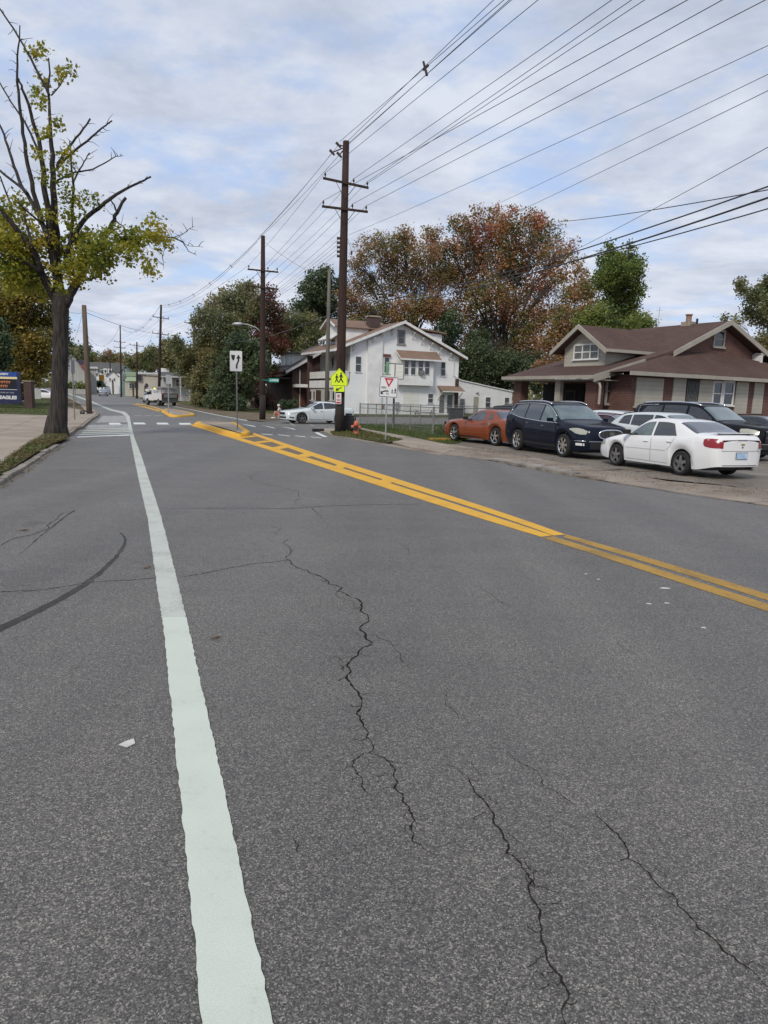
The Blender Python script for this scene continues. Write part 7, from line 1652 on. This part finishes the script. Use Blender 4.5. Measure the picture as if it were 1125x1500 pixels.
mb.build('ladder_rack','galv',root)
bxp('cargo_box','signback',-2.2,-.6,-.9,.9,1.85,2.25,.05); bxp('cargo_crate','cloth_w',-2.1,-1.4,-.4,.3,1.45,1.8)
mb=MB(); 
for y in (-.5,-.1,.2,.6,.8): mb.tube([(-2.0,y,1.4),(-1.9,y+.05,2.1)],[.05,.03],6)
mb.build('tools','hyd',root); mb=MB(); mb.tube([(1.0,.6,1.98),(1.0,.6,2.14)],[.1,.08],10); mb.build('beacon','beacon',root)
for y in (-.95,.95):
    mb=MB(); mb.box(-2.57,-2.51,y-.08,y+.06,1.05,1.3); mb.build('tail_light','tail',root)
for x in (2.45,-1.35):
    for y in (-.92,.92):
        mb=MB(); mb.tube([(x,y-.12,.42),(x,y+.12,.42)],[.42,.42],20); w_=mb.build('wheel','tyre',root,bevel=.03); mb=MB(); mb.tube([(x,y-.13,.42),(x,y+.13,.42)],[.24,.24],14); mb.build('rim','rim_dk',w_)
mb=MB(); mb.box(-2.3,3.0,-.7,.7,.4,.6); mb.build('chassis','black',root); mb=MB(); mb.box(1.9,2.1,-1.2,-.97,1.3,1.6); mb.box(1.9,2.1,.97,1.2,1.3,1.6); mb.build('wing_mirror','black',root,bevel=.03)
# ------------------------------------------------------------------ person
def skinned(name,verts,edges,rad,mat,parent,sub=1,rootv=0):
    me=bpy.data.meshes.new(name); me.from_pydata(verts,edges,[]); me.materials.append(M_[mat]); o=bpy.data.objects.new(name,me); COL.objects.link(o); o.parent=parent
    m=o.modifiers.new('skin','SKIN'); m.use_smooth_shade=True
    for i,v in enumerate(me.skin_vertices[0].data): v.radius=(rad[i],rad[i]) if not isinstance(rad[i],tuple) else rad[i]; v.use_root=(i==rootv)
    s_=o.modifiers.new('sub','SUBSURF'); s_.levels=sub; s_.render_levels=sub; return o
pb=G(410,613.0); root=thing('person','person in white top and pink shorts sitting at the kerb beside the silver-white saloon','person',pb,R(180))
# local +x = facing direction (towards the left of the picture); seated on the kerb
sh=.42
V=[(0,0,.36),(-.02,0,.50),(.03,0,.66),(.06,0,.78),(.09,0,.86),(.10,0,.98),(.12,0,1.04),  # pelvis..head top
 (.05,.10,.36),(.40,.13,.50),(.42,.14,.28),(.44,.14,.06),(.56,.15,.035),
 (.05,-.10,.36),(.38,-.12,.48),(.36,-.14,.27),(.34,-.14,.06),(.46,-.15,.035),
 (.05,.18,.74),(.12,.24,.54),(.34,.16,.53),(.43,.13,.52),
 (.05,-.18,.74),(.12,-.24,.54),(.33,-.16,.52),(.42,-.13,.51)]
Ed=[(0,1),(1,2),(2,3),(3,4),(4,5),(5,6),(0,7),(7,8),(8,9),(9,10),(10,11),(0,12),(12,13),(13,14),(14,15),(15,16),(3,17),(17,18),(18,19),(19,20),(3,21),(21,22),(22,23),(23,24)]
Rd=[.15,.14,.15,.09,.055,.10,.06,.10,.075,.06,.042,.035,.10,.075,.06,.042,.035,.065,.048,.038,.03,.065,.048,.038,.03]
skinned('body',V,Ed,Rd,'skin',root)
skinned('shirt',[V[1],V[2],(.055,0,.76),(.05,.18,.75),(.11,.235,.58),(.05,-.18,.75),(.11,-.235,.58),(0,0,.40)],[(7,0),(0,1),(1,2),(2,3),(3,4),(2,5),(5,6)],[.165,.17,.11,.085,.065,.085,.065,.165],'cloth_w',root)
skinned('shorts',[(0,0,.36),(.06,.10,.37),(.33,.13,.475),(.06,-.10,.37),(.31,-.12,.455)],[(0,1),(1,2),(0,3),(3,4)],[.165,.12,.095,.12,.095],'cloth_p',root)
mb=MB(); mb.tube([(.07,0,.93),(.09,0,1.02),(.10,0,1.09),(.09,0,1.11)],[.10,.125,.09,.02],12); mb.build('cap','cloth_w',root,True)
mb=MB()
for x,y in ((.46,.14),(.36,-.14)): mb.box(x-.06,x+.20,y-.05,y+.05,0,.09)
mb.build('shoes','signwhite',root,bevel=.03)
mb=MB()
for y in (.035,-.035): mb.tube([(.19,y,1.0),(.205,y,1.0)],[.012,.01],8)
mb.build('eyes','black',root); mb=MB(); mb.tube([(.19,0,.985),(.225,0,.96),(.19,0,.95)],[.012,.018,.01],6); mb.build('nose','skin',root,True)
mb=MB(); mb.box(-.22,.12,-.25,.25,0,.22); mb.build('low_step','concrete',root,bevel=.02)
# ------------------------------------------------------------------ far buildings
def PB(Y): return Y/F_PX
def bld(name,label,px,Y,cat='building',group=None,rz=0,base=None):
    p=at(px,570,Y); r_=thing(name,label,cat,(p.x,p.y,gz(Y)),rz or math.atan2(-p.x,p.y),group); return r_,PB(Y)*math.hypot(p.x,p.y)/p.y*.95,570+ (0)
def zpx(px,py,Y): return at(px,py,Y).z-gz(Y)
def gabled(label,pxl,pxr,pye,pyp,Y,wallm,roofm,depth=9,gable='front',wins=(),door=None,name='house',pxpk=None,extra=None):
    pc=(pxl+pxr)/2; r_,s,_=bld(name,label,pc,Y); hw=(pxr-pxl)/2*s; ze=zpx(pc,pye,Y); zp=zpx(pc,pyp,Y); px_=((pxpk or pc)-pc)*s
    if gable=='front':
        mb=MB(); mb.prism([(-hw,-.5),(hw,-.5),(hw,ze),(px_,zp),(-hw,ze)],'y',0,depth); mb.build('wall',wallm,r_)
        mb=MB(); mb.slab([(-hw-.4,-.4,ze-.1),(px_,-.4,zp+.15),(px_,depth+.3,zp+.15),(-hw-.4,depth+.3,ze-.1)],.15); mb.slab([(px_,-.4,zp+.148),(hw+.4,-.4,ze-.1),(hw+.4,depth+.3,ze-.1),(px_,depth+.3,zp+.148)],.15); mb.build('roof',roofm,r_)
    else:
        mb=MB(); mb.prism([(0,-.5),(depth,-.5),(depth,ze),(depth/2,zp),(0,ze)],'x',-hw,hw); mb.build('wall',wallm,r_)
        mb=MB(); mb.slab([(-hw-.4,-.4,ze-.1),(hw+.4,-.4,ze-.1),(hw+.4,depth/2,zp+.15),(-hw-.4,depth/2,zp+.15)],.15); mb.slab([(-hw-.4,depth/2,zp+.148),(hw+.4,depth/2,zp+.148),(hw+.4,depth+.4,ze-.1),(-hw-.4,depth+.4,ze-.1)],.15); mb.build('roof',roofm,r_)
    for (a,b,t,bo,*m) in wins:
        window(r_,(a-pc)*s,(b-pc)*s,zpx(pc,bo,Y),zpx(pc,t,Y),'y',-.0,'trim',m[0] if m else 'pane',True,fw=.12)
    if door:
        a,b,t=door; mb=MB(); mb.box((a-pc)*s,(b-pc)*s,-.05,-.003,0,zpx(pc,t,Y)); mb.build('door','wood_dk',r_)
    return r_,s,pc
M_['metalwall']=sidingmat('metalwall',(.36,.35,.32),(.42,.41,.37),.6,0)
M_['teal']=sidingmat('teal',(.13,.22,.20),(.18,.27,.25),.2); M_['ltgrey']=pm('ltgrey',(.48,.48,.46),(.40,.40,.38),.6,.8); M_['shopcream']=pm('shopcream',(.52,.49,.41),(.45,.42,.35),.5,.8)
M_['awn_g']=sidingmat('awn_g',(.24,.32,.20),(.32,.40,.27),.35); M_['mural_b']=pm('mural_b',(.03,.035,.07),(.09,.07,.08),1.2,.6); M_['mural_r']=pm('mural_r',(.16,.05,.05),(.26,.11,.10),1.4,.6); M_['yelsign']=pm('yelsign',(.72,.40,.06),(.62,.33,.05),2,.5)
M_['darksign']=pm('darksign',(.02,.02,.035),(.04,.03,.05),3,.5)
r_,s,pc=gabled('grey metal building with a steep gable behind the leaning brown pole',98,128,541,521,178,'metalwall','metalwall',14,pxpk=106,name='metal_building')
mb=MB(); Y=178; 
P=[(112,527),(125,527.5),(126,539),(121,538)]; mb.face([((a-pc)*s,-.45,zpx(pc,b,Y)) for a,b in P]); mb.build('painted_panel','mural_b',r_)
mb=MB(); P=[(117,535),(126,532),(127,543),(122,542)]; mb.face([((a-pc)*s,-.52,zpx(pc,b,Y)) for a,b in P]); mb.build('red_panel','mural_r',r_)
r_,s,pc=gabled('lower pale metal wing right of the gabled metal building',126,141,539,537,184,'metalwall','metalwall',10,'side',name='metal_building')
r_,s,pc=gabled('large grey-roofed house with porch and white dormers far down the street',135,178,544,531,225,'white_paint','shingle_gr',10,'side',wins=((141,145,546,551),(150,153,542,548),(157,161,544,550),(147,152,552,558)),door=(158,161,556))
for a in (140,153,159): 
    mb=MB(); mb.box((a-pc)*s,(a+5-pc)*s,-.8,2.5,zpx(pc,547,225),zpx(pc,540,225)); d_=mb.build('dormer','trim',r_); mb=MB(); mb.box((a+1.2-pc)*s,(a+3.8-pc)*s,-.84,-.803,zpx(pc,546,225),zpx(pc,542,225)); mb.build('pane','pane',d_)
mb=MB(); mb.box((149-pc)*s,(163-pc)*s,-3,-.9,zpx(pc,554,225)-.3,zpx(pc,554,225)); 
for a in (150,156,162): mb.box((a-pc)*s-.12,(a-pc)*s+.12,-2.9,-2.7,0,zpx(pc,554,225)-.3)
mb.build('porch','trim',r_)
gabled('small white gabled house right of the grey-roofed house',158,173,551,543,205,'white_paint','shingle_gr',9,'front',wins=((161,163,554,558),(167,169,554,558)),door=(164.5,166.5,556))
r_,s,pc=gabled('teal gabled building left of the green-striped shop',177,193,545,536,185,'teal','teal',9,'front',wins=((182,185,541,546),(187,189,548,553)),name='shop_building')
r_,s,pc=gabled('shop with green-striped awning and pale walls',184,206,556,551,165,'shopcream','shingle_gr',9,'side',wins=((190,193,562,569),(197,200,560,568)),door=(194,196,562),name='shop_building')
mb=MB(); Y=165; mb.slab([((184-pc)*s,-1.6,zpx(pc,559,Y)),((204-pc)*s,-1.6,zpx(pc,558,Y)),((204-pc)*s,0,zpx(pc,551,Y)),((188-pc)*s,0,zpx(pc,551,Y))],.1); mb.build('awning','awn_g',r_)
mb=MB(); mb.box((186-pc)*s,(203-pc)*s,-.3,-.1,zpx(pc,551,Y),zpx(pc,545,Y)); mb.build('green_fascia','awn_g',r_)
r_,s,pc=gabled('big blank cream box building right of the shop',204,236,547,545.5,150,'shopcream','ltgrey',16,'side',name='box_building',door=(212,214,565))
mb=MB(); Y=150; mb.box((202.5-pc)*s,(208-pc)*s,-.5,-.2,zpx(pc,558,Y),zpx(pc,550,Y)); mb.build('dark_sign_board','darksign',r_); 
mb=MB(); mb.slab([((215-pc)*s,-.3,zpx(pc,548.3,Y)),((244-pc)*s,-.3,zpx(pc,549,Y)),((240-pc)*s,8,zpx(pc,545,Y)),((219-pc)*s,8,zpx(pc,544.5,Y))],.2); mb.build('white_roof','trim',r_)
r_,s,pc=gabled('grey-roofed building with porch behind the work truck',236,282,552,546,125,'ltgrey','shingle_gr',9,'side',name='porch_building',wins=((258,262,556,566),(266,270,556,566)))
mb=MB(); Y=125; 
for a in (240,252,264,276): mb.box((a-pc)*s-.1,(a-pc)*s+.1,-3,-2.8,0,zpx(pc,552,Y)-.2)
mb.box((237-pc)*s,(281-pc)*s,-3.1,-.3,zpx(pc,552,Y)-.2,zpx(pc,551,Y)-.1); mb.build('porch','ltgrey',r_)
# chapel belfry and white box sign
p=at(254,550,140); r_=thing('belfry','cream belfry with pointed cap above the porch building','belfry',(p.x,p.y,gz(140))); s=PB(140)
mb=MB(); mb.box(-3.6*s,3.6*s,-.5,.5,0,zpx(254,536,140)); mb.build('tower','cream',r_); mb=MB(); z0=zpx(254,536,140); z1=zpx(254,529.5,140)
for q in range(4):
    C_=[(-4.4*s,-.6),(4.4*s,-.6),(4.4*s,.6),(-4.4*s,.6)]; mb.face([(*C_[q],z0),(*C_[(q+1)%4],z0),(0,0,z1)])
mb.build('cap','trim',r_)
p=at(242.5,560,138); r_=thing('box_sign','white box sign on poles left of the belfry','sign',(p.x,p.y,gz(138))); s=PB(138)
mb=MB(); mb.box(-6*s,6*s,-.2,.2,zpx(242,545,138),zpx(242,539.5,138)); mb.build('sign_box','signwhite',r_,bevel=.04); mb=MB(); mb.tube([(-4*s,0,0),(-4*s,0,zpx(242,545,138))],[.08,.08],6); mb.tube([(4*s,0,0),(4*s,0,zpx(242,545,138))],[.08,.08],6); mb.build('sign_legs','galv',r_)
p=at(149.5,570,190); r_=thing('yellow_sign','yellow roadside sign board in front of the grey-roofed house','sign',(p.x,p.y,gz(190))); s=PB(190)
mb=MB(); mb.box(-3.6*s,3.6*s,-.15,.15,zpx(149,557.5,190),zpx(149,549,190)); mb.build('panel','yelsign',r_); mb=MB(); mb.tube([(0,.1,0),(0,.1,zpx(149,556,190))],[.15,.15],8); mb.build('post','galv_dk',r_)
# hedges, fence slats on the left background
bush('low green hedge before the grey metal building',110,570,165,[(102,566,5),(108,567,5),(115,566,5),(122,567,4)],'lf_green',1200,.5,71,'hedge')
bush('dark round bushes by the far parked cars',144,568,195,[(141,563,4),(146,562,4),(150,565,3)],'lf_dark',700,.5,72)
r_=thing('board_fence','grey-green board fence far left beyond the school sign','fence',at(52,590,100)); r_.location.z=gz(100); s=PB(100)
mb=MB()
for k in range(30): mb.box(-4*s+k*.42*s*1.0,-4*s+(k*.42+.36)*s,-.03,.03,0,16*s)
mb.build('boards','ltgrey',r_); mb=MB(); mb.box(-4*s,9*s,.03,.1,4*s,4.6*s); mb.box(-4*s,9*s,.03,.1,12*s,12.6*s); mb.build('rails','ltgrey',r_)
for k,(px,py,Y,lb) in enumerate([(206,574,148,'shopper figure-like blue post box cluster'),]): pass
# warning sign by the shops
p=at(215.5,584,108); r_=thing('road_sign','dark-fronted diamond sign on a post before the cream box building','sign',(p.x,p.y,gz(108))); s=PB(108)
mb=MB(); mb.tube([(0,0,0),(0,0,zpx(215,564,108))],[.04,.04],6); mb.build('post','galv',r_); mb=MB(); q=zpx(215,566,108); mb.prism([(0,q-3*s),(2.6*s,q),(2.2*s,q+3*s),(0,q+4.8*s),(-2.2*s,q+3*s),(-2.6*s,q)],'y',-.04,-.02); mb.build('panel','darksign',r_); mb=MB(); mb.box(-2.4*s,2.4*s,-.04,-.02,q-6.5*s,q-4.2*s); mb.build('plaque','signwhite',r_)
# rail post and yellow-white marker by the trees
p=at(289,597,86); r_=thing('marker_post','pale thin marker post on the grass right of the weathered pole','post',(p.x,p.y,gz(86))); mb=MB(); mb.tube([(0,0,-.1),(0,0,zpx(289,573,86))],[.06,.06],6); mb.tube([(0,0,zpx(289,573,86)),(0,0,zpx(289,573,86)+.08)],[.09,.05],6); mb.build('post','cream',r_)
# yellow wheel stop by the coupe
o=None; mb=MB(); mb.box(-.9,.9,-.08,.08,0,.12); o=mb.build('wheel_stop','yel_old',bevel=.02); o.location=G(655,645.5); o.rotation_euler=(0,0,R(25)); tag(o,'worn yellow concrete wheel stop at the nose of the orange coupe','wheel stop')
# ------------------------------------------------------------------ light and sky
w=bpy.data.worlds.new('World'); scn.world=w; w.use_nodes=True; t=NT(w.node_tree); bg=w.node_tree.nodes['Background']
SUN_EL,SUN_AZ=R(40),R(203)   # azimuth measured from +Y towards +X : light from behind-left
sky=t.add('ShaderNodeTexSky',sky_type='NISHITA'); sky.sun_disc=False; sky.sun_elevation=SUN_EL; sky.sun_rotation=SUN_AZ; sky.air_density=1.0; sky.dust_density=1.2; sky.ozone_density=1.5
tc=t.add('ShaderNodeTexCoord').outputs['Generated']; sx_=t.add('ShaderNodeSeparateXYZ'); t.k(tc,sx_.inputs[0])
zc=math_(t,'ADD',math_(t,'MAXIMUM',sx_.outputs[2],0.0),.16); cb=t.add('ShaderNodeCombineXYZ'); t.k(math_(t,'DIVIDE',sx_.outputs[0],zc),cb.inputs[0]); t.k(math_(t,'DIVIDE',sx_.outputs[1],zc),cb.inputs[1])
mp=t.add('ShaderNodeMapping'); mp.inputs['Location'].default_value=(3.1,1.7,0); mp.inputs['Scale'].default_value=(1.9,2.3,1); mp.inputs['Rotation'].default_value=(0,0,.5); t.k(cb.outputs[0],mp.inputs[0])
n1=noise(t,mp.outputs[0],1.0,9,.6,.15); n2=noise(t,mp.outputs[0],2.3,7,.6,.1)
mp2=t.add('ShaderNodeMapping'); mp2.inputs['Location'].default_value=(9.1,4.7,0); t.k(cb.outputs[0],mp2.inputs[0]); n3=noise(t,mp2.outputs[0],2.2,9,.62,.2)
cov=ramp(t,math_(t,'ADD',math_(t,'MULTIPLY',n1,.7),math_(t,'MULTIPLY',n2,.3)),[(.37,(.28,.28,.28)),(.50,(1,1,1))])
K=7.4
def kk(c): return tuple(x*K for x in c)
shade=ramp(t,math_(t,'ADD',math_(t,'MULTIPLY',n3,.6),math_(t,'MULTIPLY',n2,.4)),[(.38,(.43,.47,.555)),(.49,(.52,.56,.65)),(.62,(.63,.665,.735))])
hz=ramp(t,sx_.outputs[2],[(0.0,(1.10,1.10,1.12)),(.12,(1.03,1.03,1.04)),(.45,(.95,.97,1.0))])
sh2=mixc(t,1.0,shade,hz,'MULTIPLY'); vm=t.add('ShaderNodeVectorMath',operation='SCALE'); t.k(sh2,vm.inputs[0]); vm.inputs['Scale'].default_value=K
blue=ramp(t,sx_.outputs[2],[(0.0,(.40,.60,.90)),(.25,(.40,.55,.85)),(.8,(.36,.48,.76))]); vb=t.add('ShaderNodeVectorMath',operation='SCALE'); t.k(blue,vb.inputs[0]); vb.inputs['Scale'].default_value=K*.95
mixb=mixc(t,.22,vb.outputs[0],sky.outputs[0]); fin=mixc(t,cov,mixb,vm.outputs[0]); t.k(fin,bg.inputs['Color']); bg.inputs['Strength'].default_value=.11
sl=bpy.data.lights.new('sun','SUN'); sl.energy=1.5; sl.angle=R(12); sl.color=(1,.93,.83); so=bpy.data.objects.new('sun',sl); COL.objects.link(so)
dirv=Vector((math.sin(SUN_AZ)*math.cos(SUN_EL),math.cos(SUN_AZ)*math.cos(SUN_EL),math.sin(SUN_EL))); so.rotation_euler=dirv.to_track_quat('Z','Y').to_euler(); so.location=(0,0,40)
vs=scn.view_settings; vs.view_transform='Standard'; vs.look='None'; vs.exposure=.55; vs.gamma=1; scn.display_settings.display_device='sRGB'
scn.cycles.max_bounces=6; scn.cycles.transparent_max_bounces=8
